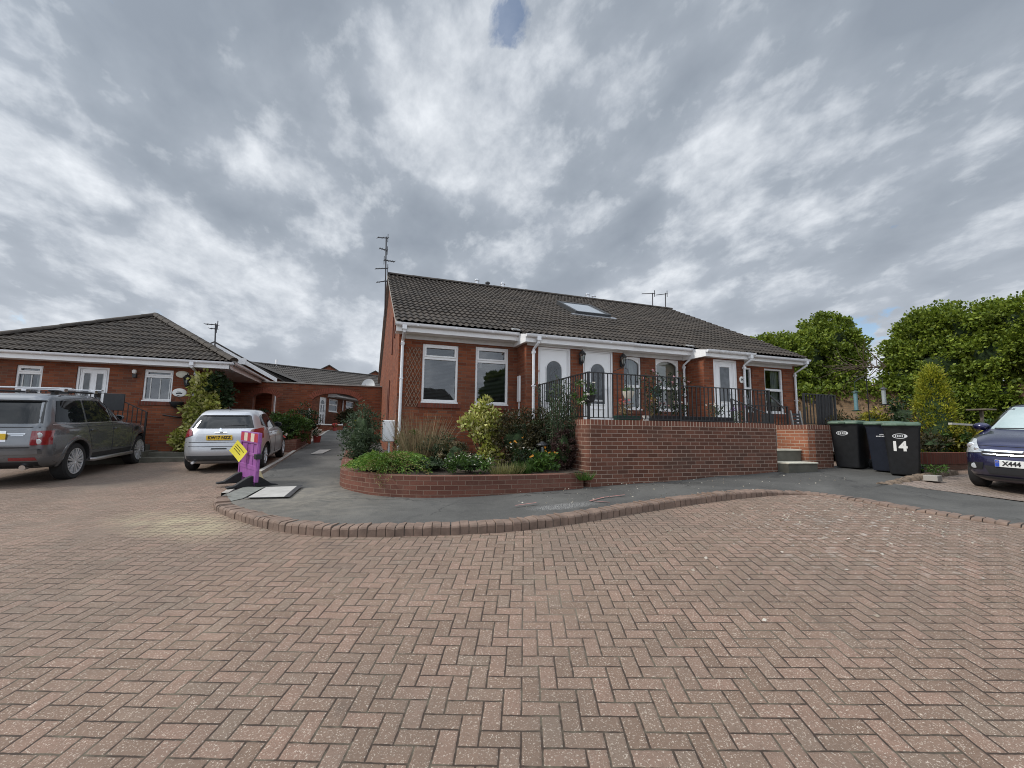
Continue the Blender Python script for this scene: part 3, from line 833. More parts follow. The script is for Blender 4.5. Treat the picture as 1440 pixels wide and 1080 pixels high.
def downpipe(parent, outlet, wallpt, zbot):
    """square pipe: outlet under the gutter, swan neck back to the wall, down to zbot"""
    m = MB(); o = Vector(outlet); w = Vector(wallpt); s = .034
    m.box(o.x-.05, o.y-.05, o.z-.10, o.x+.05, o.y+.05, o.z+.02)
    pts = [o+Vector((0,0,-.08)), o+Vector((0,0,-.14)), w, Vector((w.x, w.y, zbot))]
    m.tube(pts, [.036,.036,.036,.036], 10)
    for z in np.arange(w.z-.9, zbot, -1.3): m.box(w.x-.042, w.y-.038, z-.012, w.x+.042, w.y+.055, z+.012)
    m.box(w.x-.04, w.y-.04, w.z-.10, w.x+.04, w.y+.04, w.z-.04)
    return m.build('downpipe', M['gutter'], parent, smooth=40)
def gutter(parent, x0, x1, y, z):
    """half-round gutter, front lip at y, top at z"""
    m = MB(); rows = []
    for x in (x0, x1):
        rows.append([(x, y+.055-.055*math.cos(PI*k/8), z-.075*math.sin(PI*k/8)**.7) for k in range(9)])
    m.grid(rows); m.face(rows[0][::-1]); m.face(rows[1])
    for x in np.arange(x0+.5, x1-.2, .9):
        m.box(x-.015, y-.004, z-.06, x+.015, y+.1, z-.045)
    if x1-x0 > 3.5:                                                           # union
        xm = x0+(x1-x0)*.55
        rows = [[(x, y+.055-.061*math.cos(PI*k/8), z+.004-.083*math.sin(PI*k/8)**.7) for k in range(9)] for x in (xm-.06, xm+.06)]
        m.grid(rows)
    return m.build('gutter', M['gutter'], parent, smooth=40)

def roof_tiles(m, x0, x1, y0, z0, y1, z1, wave=.15, gauge=.345, amp=.031, clipx=None):
    """interlocking double-roll tiles on a slope rising along +Y, laid course by course"""
    L = math.hypot(y1-y0, z1-z0); n = max(1, round(L/gauge)); ty, tz = (y1-y0)/L, (z1-z0)/L; ny, nz = -tz, ty
    per = 6; K = int(round((x1-x0)/wave*per))
    prof = [0, .25, .85, 1.0, .7, .15]
    rows = []; uvs = []
    for r in range(n):
        for e, lift in ((0, .032), (.985, .002)):
            s = L*(r+e)/n; row = []; uvr = []
            jig = random.uniform(-.004, .004)
            for k in range(K+1):
                x = x0 + (x1-x0)*k/K
                a0, a1 = (clipx(s/L) if clipx else (x0, x1))
                xx = min(max(x, a0), a1)
                h = amp*prof[k % per] + lift + jig
                row.append((xx, y0+ty*s+ny*h, z0+tz*s+nz*h)); uvr.append((x-x0, s*.345*n/L if False else (r+.5)*.345))
            rows.append(row); uvs.append(uvr)
    m.grid(rows, uvs=uvs)
def ridge_tiles(m, a, b, r=.11, step=.45):
    a, b = Vector(a), Vector(b); d = b-a; L = d.length; d.normalize(); sd = d.cross(Vector((0,0,1))).normalized(); up = sd.cross(d)
    n = max(1, int(L/step))
    for k in range(n):
        p0, p1 = a+d*(L*k/n+.006), a+d*(L*(k+1)/n+.02); q = random.uniform(-.004, .004)
        rows = []
        for p, rr in ((p0, r), (p1, r*.93)):
            rows.append([p + sd*math.cos(PI*j/8)*rr*1.15 + up*(math.sin(PI*j/8)*rr*.9-.02+q) for j in range(9)])
        m.grid(rows); m.face(rows[0]); m.face(rows[1][::-1])

# ================================================================== the terrace of bungalows
M['brick_strip'] = plain('dark brick strip', (.13,.042,.026), .85, 0, .25, 6, bump=.4)
def main_house():
    h = thing('terrace_bungalow', 'long red brick terraced bungalow with dark tiled roof, white doors and stepped white eaves', 'bungalow', (.72, 10.48, 1.0))
    y1, b2, b3 = 10.48, 9.80, 9.74
    m = MB(); zt = 4.02; zb = .6
    W1, W2 = (1.285, 2.16, 2.38, 3.785), (2.60, 3.465, 2.37, 3.81)
    wall_y(m, y1, .72, 3.70, zb, zt, [W1, W2])
    D1, D2 = (4.017, 4.913, 1.74, 3.80), (5.257, 6.147, 1.74, 3.82)
    wall_y(m, b2, 3.70, 6.46, zb, zt-.02, [D1, D2])
    m.face(((3.70,y1,zb),(3.70,b2,zb),(3.70,b2,zt),(3.70,y1,zt)))
    m.face(((6.46,b2,zb),(6.46,y1,zb),(6.46,y1,zt),(6.46,b2,zt)))
    WA, WB = (6.62, 7.485, 2.37, 3.86), (7.983, 8.812, 2.36, 3.86)
    wall_y(m, y1, 6.46, 9.044, zb, zt, [WA, WB])
    m.face(((9.044,y1,zb),(9.044,b3,zb),(9.044,b3,zt),(9.044,y1,zt)))
    D3 = (9.384, 10.269, 1.76, 3.84)
    wall_y(m, b3, 9.044, 10.54, zb, zt-.02, [D3])
    m.face(((10.54,b3,zb),(10.54,y1,zb),(10.54,y1,zt),(10.54,b3,zt)))
    WS, W3 = (11.12, 11.63, 2.42, 3.81), (12.155, 12.945, 2.40, 3.83)
    wall_y(m, y1, 10.54, 13.475, zb, zt, [WS, W3])
    # gables
    RY, RZ = 16.6, 7.55; EZ = 4.13; s = (RZ-EZ)/(RY-10.1)
    for x, flip in ((.72, False), (13.475, True)):
        p = [(x, y1, zb), (x, y1, EZ+s*.38-.06), (x, RY, RZ-.06), (x, 22.7, EZ+s*.4-.06), (x, 22.7, zb)]
        m.face(p if flip else p[::-1])
    m.face(((.72,22.7,zb),(.72,22.7,EZ+.1),(13.475,22.7,EZ+.1),(13.475,22.7,zb)))
    wl = m.build('wall', M['brick'], h)
    # raised brick strips and slit on the gable
    for (ya, yb, za, zc) in ((12.0, 12.16, 4.2, 5.0), (12.9, 13.1, 3.9, 5.0), (13.6, 13.85, 1.6, 3.2), (14.2, 14.4, 1.6, 3.0)):
        m = MB(); m.box(.69, ya, za, .73, yb, zc); m.build('brick_strip', M['brick_strip'], h)
    # windows and doors
    window(h, *W1, y1, transom=3.44, blind='blind', sillmat=M['sill_brick']); window(h, *W2, y1, transom=3.44, blind='blind_low', sillmat=M['sill_brick'])
    window(h, *WA, y1, transom=None, blind='curtain', arch=True, sillmat=M['sill_brick']); window(h, *WB, y1, transom=None, blind='roller', arch=True, sillmat=M['sill_brick'])
    for (a, b, _, _) in (WA, WB):
        pass
    window(h, *WS, y1, transom=None, blind='curtain', sillmat=None); window(h, *W3, y1, transom=None, blind='curtain', sillmat=M['sill_brick'])
    for (a, b, z0, z1) in (WS, W3, WA, WB):
        zz = 3.13 if z1 < 3.84 else 3.01
        m = MB(); m.box(a+.05, y1+.026, zz-.035, b-.05, y1+.102, zz+.045); m.build('window_transom', M['upvc'], h, bevel=.004)
    door(h, *D1, b2, 'arch'); door(h, *D2, b2, 'arch'); door(h, *D3, b3, 'panel')
    # roof
    m = MB()
    roof_tiles(m, .60, 13.60, 10.1, EZ+.05, RY, RZ)
    m.grid([[(.60,22.9,EZ),(13.60,22.9,EZ)],[(.60,RY,RZ),(13.60,RY,RZ)]])
    roof_tiles(m, 3.60, 6.64, 9.56, EZ-.10, 10.16, EZ+.075, gauge=.30)
    roof_tiles(m, 8.94, 10.66, 9.50, EZ-.14, 10.16, EZ+.075, gauge=.33)
    # underside so no light gets in
    m.face(((.62,10.12,EZ-.02),(.62,RY,RZ-.09),(13.58,RY,RZ-.09),(13.58,10.12,EZ-.02)))
    rf = m.build('roof', M['tile'], h)
    m = MB(); ridge_tiles(m, (.60, RY, RZ+.03), (13.60, RY, RZ+.03)); m.build('ridge', M['tile'], rf, smooth=40)
    # verge: cement bedding with a pale edge
    for x in (.60, 13.60):
        m = MB(); xx = (x, x+.12) if x < 5 else (x-.12, x)
        for (ya, za, yb, zc) in ((10.08, EZ+.02, RY, RZ-.01), (22.9, EZ-.03, RY, RZ-.01)):
            m.prism([(xx[0], ya, za-.05), (xx[0], ya, za+.02), (xx[0], yb, zc+.02), (xx[0], yb, zc-.06)], (xx[1]-xx[0], 0, 0))
        m.build('verge', M['concrete'], rf, fixn=True)
    lead = plain('lead flashing', (.36,.37,.37), .5, 0, .2, 6)                  # soakers where the eaves step
    for x in (3.62, 8.96):
        m = MB(); m.obox((x-.12, 10.02, EZ+.095), (.10,0,0), (0,.07,.025), (0,-.006,.012)); m.build('flashing', lead, rf)
    # skylight
    m = MB(); sn = Vector((0, -s, 1)).normalized(); st = Vector((0, 1, s)).normalized(); c = Vector((7.32, 13.68, EZ+.05+s*(13.68-10.1)))
    for dx in (-.64, .64): m.obox(c+Vector((dx,0,0))+sn*.06, (.05,0,0), st*.86, sn*.075)
    for dt in (-.81, .81): m.obox(c+st*dt+sn*.058, (.60,0,0), st*.05, sn*.07)
    sk = m.build('skylight', M['dark_grey'], rf)
    m = MB(); m.obox(c+sn*.10, (.588,0,0), st*.758, sn*.01); m.build('pane', M['sky_pane'], sk)
    m = MB(); m.obox(c-st*.95+sn*.03, (.85,0,0), st*.1, sn*.02); m.build('apron', M['alu'], sk)
    # ridge vents
    for x in (4.1, 4.55, 5.2, 9.15, 9.45):
        m = MB(); hh = .16 if x in (4.1, 5.2, 9.15) else .09
        m.lathe((x, RY, RZ+.10), [(.07,-.05),(.07,hh*.6),(.10,hh*.65),(.10,hh),(.05,hh+.04)], 12)
        m.build('ridge_vent', M['alu'] if x != 4.55 else M['dark_grey'], rf, smooth=40)
    # eaves: fascia, soffit, gutters, frieze boards, box ends
    m = MB(); E1 = 10.12
    for x0, x1 in ((.62, 3.70), (6.60, 9.044), (10.66, 13.58)):
        m.box(x0, E1, 3.965, x1, E1+.02, 4.125); m.box(x0, E1+.021, 3.968, x1, y1-.001, 3.98)
    for x0, x1, yy, zz in ((3.60, 6.64, 9.60, 3.845), (8.945, 10.66, 9.55, 3.855)):
        m.box(x0+.02, yy, zz, x1, yy+.02, zz+.165); m.box(x0+.02, yy+.021, zz+.003, x1, b2-.002, zz+.015)
    for x0, yy, zz in ((3.60, 9.60, 3.845), (8.945, 9.55, 3.855)):
        # closed end of the forward eaves
        m.prism([(x0, yy-.01, zz), (x0, yy-.01, zz+.19), (x0, 10.14, 4.15), (x0, y1-.002, 4.15), (x0, y1-.002, 3.86), (x0, 10.1, 3.86)], (.098, 0, 0))
    m.build('fascia', M['upvc'], h, fixn=True)
    for x0, x1, ya, yb, za, zc in ((.86, 3.60, y1-.035, y1-.001, 3.865, 3.966), (6.465, 8.94, y1-.035, y1-.001, 3.865, 3.966), (10.66, 13.35, y1-.035, y1-.001, 3.865, 3.966), (3.72, 6.45, b2-.02, b2-.001, 3.80, 3.846)):
        m = MB(); m.box(x0, ya, za, x1, yb, zc); m.build('frieze_board', M['upvc_grey'], h)
    gutter(h, .60, 3.60, 10.0, 4.15); gutter(h, 3.60, 6.66, 9.485, 4.03); gutter(h, 6.67, 8.95, 10.0, 4.15); gutter(h, 8.945, 10.68, 9.43, 4.035); gutter(h, 10.69, 13.64, 10.0, 4.13)
    downpipe(h, (.80, 10.06, 4.10), (.80, 10.42, 3.80), 1.15)
    downpipe(h, (3.92, 9.54, 3.98), (3.87, 9.74, 3.70), 1.75)
    downpipe(h, (9.02, 10.06, 4.1), (8.94, 10.42, 3.72), 1.75)
    downpipe(h, (10.52, 9.49, 3.98), (10.46, 9.68, 3.70), 1.75)
    downpipe(h, (13.50, 10.06, 4.08), (13.42, 10.42, 3.72), 1.35)
    # small fittings
    m = MB(); m.box(3.655, 10.16, 2.43, 3.699, 10.34, 3.09); m.box(3.67, 10.22, 1.7, 3.698, 10.26, 2.43); m.build('cable_box', M['upvc'], h, bevel=.01)
    m = MB(); m.box(.44, 9.95+.6, 1.42, .718, 10.95, 1.92); m.build('meter_box', M['upvc'], h, bevel=.02)
    m = MB()
    for yy in (10.62, 10.82): m.tube([(.6, yy, 1.42), (.6, yy, .8)], .022, 8)
    m.build('meter_pipe', M['upvc'], h)
    # number plaque: an oval with the house number
    m = MB(); m.lathe((10.40, 9.735, 3.28), [(.001,-.016),(.07,-.016),(.085,-.01),(.088,0)], 20, axis='y')
    m.v = [((x-10.40)*1.0+10.40, y, (z-3.28)*1.15+3.28) for x, y, z in m.v]
    pq = m.build('number_plaque', M['white_paint'], h, smooth=40)
    put_text('number', '14', .10, M['black_metal'], pq, Vector((10.40, 9.715, 3.28))-gloc(h), (1,0,0), (0,0,1), .003)
    put_text('number', '8', .08, plain('pink number', (.5,.15,.13), .6), h, Vector((4.045, 9.83, 3.18))-gloc(h), (1,0,0), (0,0,1))
    return h
M['sky_pane'] = plain('open skylight pane', (.36,.39,.42), .08, 0, .05, 3, coat=.5)
HOUSE = main_house()

# aerials
M['aerial'] = plain('weathered aerial metal', (.06,.06,.065), .5, .2, .2, 9)
def aerial(label, base, top, elems, cat='tv aerial', group=None, ang=0.5):
    a = thing('tv_aerial', label, cat, base, 0, group)
    b, t = Vector(base), Vector(top)
    m = MB(); m.tube([b, t], .025, 8); m.build('mast', M['aerial'], a)
    for (h, L, n, el, dr, tilt) in elems:
        m = MB(); c = b.lerp(t, h); d = Vector((math.cos(dr), math.sin(dr), tilt)).normalized(); sd = d.cross(Vector((0,0,1))).normalized()
        m.bar(c-d*L*.18, c+d*L*.82, .03)
        for k in range(n):
            p = c-d*L*.15 + d*L*.95*k/(n-1); m.bar(p-sd*el*.5, p+sd*el*.5, .013)
        m.bar(c-d*L*.16-Vector((0,0,.16)), c-d*L*.16+Vector((0,0,.16)), .025)
        m.build('boom', M['aerial'], a)
    return a
aerial('tall mast with three stacked tv aerials at left gable of the long terrace', (.58, 16.5, 5.9), (.50, 16.5, 9.0), [(.985, .42, 3, .22, 3.5, -.25), (.83, .30, 4, .22, 3.3, .1), (.70, .42, 5, .2, .3, .1), (.60, .50, 5, .16, 3.5, -.3), (.44, .42, 4, .2, 3.4, -.35)], group='rooftop tv aerials')
aerial('thin tv aerial on the long terrace ridge, left one of the right-hand pair', (12.85, 17.0, 7.35), (12.88, 17.0, 8.42), [(.97, .85, 14, .10, 3.3, -.18)], group='rooftop tv aerials')
aerial('thin tv aerial at the right end of the long terrace ridge, nearest the tree', (14.05, 17.6, 5.2), (14.10, 17.6, 8.75), [(.985, .80, 14, .10, 3.3, -.25)], group='rooftop tv aerials')
aerial('small tv aerial above the roof of the left hipped bungalow', (-5.45, 19.0, 4.6), (-5.5, 19.0, 5.66), [(.95, .45, 4, .25, 2.9, .05), (.8, .25, 3, .25, 2.9, .05)], group='rooftop tv aerials')

def lantern(label, c, s=1.0, group='wall lanterns'):
    """black carriage lantern on a wall facing -Y"""
    a = thing('wall_lantern', label, 'wall lantern', c, 0, group); x, y, z = c
    m = MB(); m.lathe((x, y-.13*s, z), [(.03*s,-.20*s),(.055*s,-.16*s),(.055*s,-.14*s),(.02*s,-.145*s)], 6)
    m.lathe((x, y-.13*s, z), [(.11*s,.06*s),(.115*s,.075*s),(.05*s,.15*s),(.02*s,.17*s),(.012*s,.21*s)], 6)
    for k in range(6):
        t = 2*PI*k/6; m.bar((x+.052*s*math.cos(t), y-.13*s+.052*s*math.sin(t), z-.14*s), (x+.095*s*math.cos(t), y-.13*s+.095*s*math.sin(t), z+.06*s), .012*s)
    m.tube([(x, y-.005, z-.12*s), (x, y-.06*s, z-.24*s), (x, y-.13*s, z-.2*s)], .012*s, 6); m.box(x-.04*s, y-.02, z-.2*s, x+.04*s, y-.001, z-.02*s)
    m.build('lantern_frame', M['black_metal'], a)
    m = MB(); m.lathe((x, y-.13*s, z), [(.048*s,-.138*s),(.088*s,.06*s)], 6); m.build('lantern_glass', M['glass'], a)
    m = MB(); m.lathe((x, y-.13*s, z-.1*s), [(.02*s,0),(.035*s,.05*s),(.03*s,.1*s),(.01*s,.12*s)], 8); m.build('bulb', M['white_paint'], a, smooth=True)
    return a
lantern('black carriage lantern on brick pier between the two arched front doors', (5.17, 9.80, 3.60), .9)
lantern('black carriage lantern on brick pier right of the second arched door', (6.37, 9.80, 3.60), .9)
lantern('dark lantern beside oval plaque at the left bungalow corner', (-5.12, 15.7, 3.12), 1.0)

def trellis():
    a = thing('trellis', 'brown diamond lattice trellis fixed to brickwork left of the first window', 'trellis', (1.08, 10.46, 2.3))
    m = MB(); x0, x1, z0, z1 = .90, 1.25, 2.25, 3.66
    for sgn in (-1, 1):
        for k in range(-8, 17):
            c = x0 + k*.085
            # line x = c + sgn*(z-z0)*.55 clipped to the panel
            pts = []
            for z in np.linspace(z0, z1, 40):
                x = c + sgn*(z-z0)*.45
                if x0 <= x <= x1 - .05*0: pts.append((x, 10.455 if sgn > 0 else 10.465, z))
            if len(pts) > 3: m.bar(pts[0], pts[-1], .011)
    m.build('lattice', plain('trellis cane', (.27,.18,.125), .8, 0, .2, 8), a)
trellis()

# ------------------------------------------------------------------ front garden: walls, terrace, steps
def front_walls():
    # planter wall, low and curved
    base = [(-.40,12.4),(-.39,11.2),(-.385,10.2),(-.38,9.3),(-.33,8.75),(-.19,8.35),(.0,8.02),(.22,7.72),(.58,7.42),(1.02,7.22),(1.7,7.10),(2.68,7.06),(3.30,7.08),(3.80,7.10)]
    def sm(p):
        out = []
        for i in range(len(p)-1):
            p0, p1, p2, p3 = p[max(i-1,0)], p[i], p[i+1], p[min(i+2,len(p)-1)]
            for k in range(6):
                t = k/6; q = []
                for c in (0,1): q.append(.5*((2*p1[c])+(-p0[c]+p2[c])*t+(2*p0[c]-5*p1[c]+4*p2[c]-p3[c])*t*t+(-p0[c]+3*p1[c]-3*p2[c]+p3[c])*t**3))
                out.append(tuple(q))
        out.append(p[-1]); return out
    P = sm(base)
    w = thing('planter_wall', 'low curved red brick planter wall edging the front garden', 'garden wall', (.6, 7.4, .6))
    m = MB(); rows = []; uvs = []; cop = []; acc = 0
    for i, (x, y) in enumerate(P):
        a = P[max(i-1,0)]; b = P[min(i+1,len(P)-1)]; d = Vector((b[0]-a[0], b[1]-a[1], 0)).normalized(); n = Vector((-d.y, d.x, 0))   # inward
        if i: acc += math.hypot(x-P[i-1][0], y-P[i-1][1])
        top = max(.945, G(x, y)+.34) if y > 8.9 else .945
        if y > 9.6: top = G(x, y)+.40
        zb = G(x, y)-.15; p = Vector((x, y, 0))
        rows.append([p+Vector((0,0,zb)), p+Vector((0,0,top)), p+n*.215+Vector((0,0,top)), p+n*.215+Vector((0,0,zb))])
        uvs.append([(acc, zb-top), (acc, 0), (acc, .215), (acc, .215+top-zb)])
    m.grid(rows, uvs=uvs); m.face(rows[0]); m.face(rows[-1][::-1])
    m.build('wall', M['brick_low'], w)
    # garden soil, banked up to the house
    m = MB(); rows = []
    for i, (x, y) in enumerate(P):
        r = []
        ex = (lerp(.5, 3.9, min(1, max(0, (x+.4)/4.2)))) ; 
        tgt = (.74, min(y, 12.4)) if y > 10.4 else (lerp(.73, 3.87, min(1, max(0,(x+.4)/4.3))), 10.47 if x < 3.2 else 10.0)
        for k in range(8):
            t = k/7; px, py = lerp(x+.08, tgt[0], t), lerp(y+.08, tgt[1], t)
            z0 = max(.90, G(x,y)+.30); z1 = max(1.15 if y < 10.4 else G(x,y)+.4, z0)
            r.append((px, py, lerp(z0, z1, t)+.02*math.sin(px*9)*math.cos(py*8)))
        rows.append(r)
    m.grid(rows); tag(m.build('garden_soil', M['soil'], smooth=True), kind='structure')
    # retaining wall
    w = thing('retaining_wall', 'tall red brick retaining wall with brick-on-edge coping under the terrace railing', 'garden wall', (6.2, 7.11, .7))
    m = MB(); x0, x1, zt = 3.885, 8.49, 1.825; r = .12
    # front with a rounded left corner
    path = [(3.885, 9.79), (3.885, 7.11+r)] + [(3.885+r-r*math.cos(a), 7.11+r-r*math.sin(a)) for a in np.linspace(0, PI/2, 6)[1:]] + [(8.49, 7.11), (8.49, 8.5)]
    acc = 0; lo, hi, ulo, uhi = [], [], [], []
    for i, (x, y) in enumerate(path):
        if i: acc += math.hypot(x-path[i-1][0], y-path[i-1][1])
        lo.append((x,y,.4)); hi.append((x,y,zt)); ulo.append((acc, .4-.025)); uhi.append((acc, zt-.025))
    m.grid([lo, hi], uvs=[ulo, uhi]); m.build('wall', M['brick_wall'], w)
    m = MB(); acc = 0; rows = []; uvs = []
    for i, (x, y) in enumerate(path):
        if i: acc += math.hypot(x-path[i-1][0], y-path[i-1][1])
        a = path[max(i-1,0)]; b = path[min(i+1,len(path)-1)]; d = Vector((b[0]-a[0], b[1]-a[1], 0)).normalized(); n = Vector((-d.y, d.x, 0))
        if i == len(path)-2: n = Vector((-1, 1, 0))
        p = Vector((x, y, 0)); e = -n*.004
        rows.append([p+e+Vector((0,0,zt-.002)), p+e+Vector((0,0,zt+.103)), p+n*.215+Vector((0,0,zt+.103)), p+n*.215+Vector((0,0,zt-.08))])
        uvs.append([(acc, 0), (acc, .103), (acc, .32), (acc, .5)])
    m.grid(rows, uvs=uvs); m.build('coping', M['soldier'], w)
    # terrace floor
    m = MB(); m.box(3.9, 7.3, 1.5, 8.40, 10.47, 1.745); m.box(8.40, 8.2, 1.2, 13.45, 10.47, 1.735)
    tag(m.build('terrace_paving', M['concrete']), kind='structure')
    # steps
    s = thing('entrance_steps', 'pale edged concrete steps between retaining wall and sunlit orange brick pier', 'steps', (8.9, 7.0, .9))
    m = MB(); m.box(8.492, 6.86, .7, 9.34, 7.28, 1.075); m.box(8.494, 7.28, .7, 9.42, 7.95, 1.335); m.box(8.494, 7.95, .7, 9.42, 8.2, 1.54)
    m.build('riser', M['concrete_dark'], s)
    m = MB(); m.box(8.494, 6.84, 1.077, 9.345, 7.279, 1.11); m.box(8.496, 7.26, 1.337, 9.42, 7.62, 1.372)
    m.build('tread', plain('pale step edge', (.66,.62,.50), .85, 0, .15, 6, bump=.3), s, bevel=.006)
    # right pier wall
    w = thing('pier_wall', 'sunlit orange brick garden wall with end pier beside the steps and bins', 'garden wall', (9.9, 7.11, .9))
    m = MB(); m.box(9.437, 7.11, .6, 10.2, 7.33, 1.82); m.build('wall', M['brick_wall'], w)
    m = MB(); m.box(9.431, 7.106, .6, 9.65, 7.88, 1.82); m.build('pier', M['brick_sunlit'], w)
    m = MB(); m.box(9.427, 7.102, 1.822, 10.2, 7.335, 1.925); m.box(9.427, 7.336, 1.822, 9.655, 7.885, 1.925); m.build('coping', M['soldier'], w)
    # low wall right of the bins
    w = thing('low_wall', 'low curved brick wall with brick-on-edge top between bins and blue car', 'garden wall', (12, 6.0, .9))
    m = MB(); pts = [(11.36, 7.2), (11.36, 6.35)] + [(11.36+.35-.35*math.cos(a), 6.35-.35*math.sin(a)) for a in np.linspace(0, PI/2, 6)[1:]] + [(13.2, 6.0), (15.5, 6.0)]
    acc = 0; R = []; U = []
    for i, (x, y) in enumerate(pts):
        if i: acc += math.hypot(x-pts[i-1][0], y-pts[i-1][1])
        R.append([(x,y,.6),(x,y,1.10)]); U.append([(acc,0),(acc,.5)])
    m.grid(R, uvs=U); m.build('wall', M['brick_dark'], w)
    m = MB(); acc = 0; R = []; U = []
    for i, (x, y) in enumerate(pts):
        if i: acc += math.hypot(x-pts[i-1][0], y-pts[i-1][1])
        a = pts[max(i-1,0)]; b = pts[min(i+1,len(pts)-1)]; d = Vector((b[0]-a[0], b[1]-a[1], 0)).normalized(); n = Vector((-d.y, d.x, 0)); p = Vector((x,y,0)); e = -n*.012
        R.append([p+e+Vector((0,0,1.10)), p+e+Vector((0,0,1.345)), p+n*.2+Vector((0,0,1.345)), p+n*.2+Vector((0,0,.9))]); U.append([(acc,0),(acc,.245),(acc,.45),(acc,.7)])
    m.grid(R, uvs=U); m.build('coping', M['sill_brick'], w)
    m = MB(); m.face(((11.45,6.1,1.25),(19,6.1,1.35),(19,16,1.5),(11.45,9.5,1.3)))
    tag(m.build('side_garden_soil', M['soil']), kind='structure')
front_walls()

def railing(name, label, runs, origin, group=None, extra=None):
    """runs: (start, end, top z, bottom z) with square posts and thin bars"""
    a = thing(name, label, 'railing', origin, 0, group)
    bars = MB(); posts = MB()
    seen = []
    for (p, q, zt, zb) in runs:
        p, q = Vector((*p, 0)), Vector((*q, 0)); L = (q-p).length; d = (q-p)/L
        zt0, zt1 = zt if isinstance(zt, tuple) else (zt, zt); zb0, zb1 = zb if isinstance(zb, tuple) else (zb, zb)
        top = MB(); top.bar(p+Vector((0,0,zt0)), q+Vector((0,0,zt1)), .045, .018); top.build('top_rail', M['black_metal'], a)
        top = MB(); top.bar(p+Vector((0,0,zb0)), q+Vector((0,0,zb1)), .035, .015); top.build('bottom_rail', M['black_metal'], a)
        n = max(2, round(L/.105))
        for k in range(1, n):
            t = k/n; c = p.lerp(q, t); bars.bar(c+Vector((0,0,lerp(zb0,zb1,t))), c+Vector((0,0,lerp(zt0,zt1,t))), .017)
        for c, z0, z1 in ((p, zb0, zt0), (q, zb1, zt1)):
            if not any((c-s).length < .03 for s in seen):
                posts = MB(); posts.bar(c+Vector((0,0,z0-.12)), c+Vector((0,0,z1+.012)), .04); seen.append(c); posts.build('post', M['black_metal'], a)
    if extra: ex = MB(); extra(ex); ex.build('handrail', M['black_metal'], a)
    b = bars.build('bars', M['black_metal'], a)
    return a
railing('terrace_railing', 'black iron railing with vertical bars along the terrace wall', [((3.97,9.62),(3.97,7.2),2.815,1.985), ((3.97,7.2),(6.05,7.2),2.815,1.965), ((6.05,7.2),(8.44,7.2),2.655,1.955)], (6, 7.2, 1.93))
def hr(m):
    m.tube([(8.46,7.5,2.62),(8.46,7.25,2.60),(8.62,6.98,2.25)], .02, 6)
railing('step_handrail', 'short black sloping handrail beside the entrance steps', [((8.52,8.3),(8.52,7.24),(2.55,2.12),(1.9,1.45))], (8.5, 7.6, 1.4), extra=hr)
railing('door_railing', 'low black rail in front of the panelled white door', [((8.6,8.35),(10.4,8.35),2.42,1.84)], (9.5, 8.35, 1.74))
railing('gate_railing', 'black barred iron gate panel on top of the sunlit orange brick wall', [((9.52,7.22),(10.52,7.22),2.635,1.95)], (10, 7.22, 1.93))

def plants_box(label, name, x0, x1, y, z, h, mat, cat='planter', group='troughs behind the terrace railing'):
    a = thing(name, label, cat, ((x0+x1)/2, y, z), 0, group)
    m = MB(); d = .11
    m.prism([(x0+.02, y-d+.02, z), (x1-.02, y-d+.02, z), (x1-.02, y+d-.02, z), (x0+.02, y+d-.02, z)], (0,0,.001))
    o = [(x0,y-d),(x1,y-d),(x1,y+d),(x0,y+d)]; i = [(x0+.02,y-d+.02),(x1-.02,y-d+.02),(x1-.02,y+d-.02),(x0+.02,y+d-.02)]
    m.grid([[(*p, z) for p in i], [(*p, z+h) for p in o], [(*p, z+h) for p in i], [(*p, z+h*.8) for p in i]], closed=True)
    m.build('trough', mat, a, bevel=.006)
    m = MB(); m.face([(*p, z+h*.82) for p in i]); m.build('compost', M['soil'], a)
    return a
M['green_plastic'] = plain('dark green plastic', (.010,.045,.032), .45, 0, .2, 8)
plants_box('dark green plastic trough behind railing under the first arched window', 'plant_trough', 4.74, 5.25, 7.50, 1.86, .17, M['green_plastic'])
plants_box('long black trough at the middle of the terrace railing', 'plant_trough', 5.56, 6.62, 7.50, 1.87, .18, M['black_plastic'])
plants_box('black trough of leafy plants in front of the panelled door', 'plant_trough', 6.70, 7.60, 7.50, 1.87, .18, M['black_plastic'])
a = thing('plant_pot', 'small white pot between green and black troughs', 'plant pot', (5.44, 7.48, 1.87), 0)
m = MB(); m.lathe((5.44,7.48,1.87), [(.05,0),(.07,.15),(.075,.15),(.075,.17),(.06,.17),(.055,.13)], 14); m.build('pot', M['white_paint'], a, smooth=40)
a = thing('plant_pot', 'tall black square pot right of the panelled white door', 'plant pot', (10.35, 8.9, 1.735), 0)
m = MB(); m.prism([(10.25,8.8,1.735),(10.47,8.8,1.735),(10.47,9.0,1.735),(10.25,9.0,1.735)], (0,0,.52)); m.build('pot', M['black_plastic'], a, bevel=.02)
def hang_basket():
    a = thing('hanging_basket', 'cream half-round hanging pot on the terrace railing', 'hanging basket', (6.15, 9.15, 2.62)); c = (6.15, 9.15, 2.64)
    m = MB(); m.lathe(c, [(.03,-.12),(.09,-.10),(.135,0),(.15,.05),(.15,.07),(.12,.06)], 14); m.build('bowl', plain('cream plastic', (.55,.5,.42), .5), a, smooth=40)
    m = MB()
    for k in range(3): m.tube([(c[0]+.14*math.cos(k*2.1), c[1]+.14*math.sin(k*2.1), c[2]+.06), (c[0], c[1], c[2]+.62)], .004, 5)
    m.tube([(c[0], c[1], c[2]+.62), (c[0], c[1]+.2, c[2]+.70), (c[0], c[1]+.64, c[2]+.66)], .01, 6)
    m.build('hanger', M['black_metal'], a)
    P, o = clump_cloud((c[0], c[1], c[2]+.13), (.15,.15,.1), 130, 10, .07); leaves('foliage', P, .05, M['lf_green'], a, o)
hang_basket()
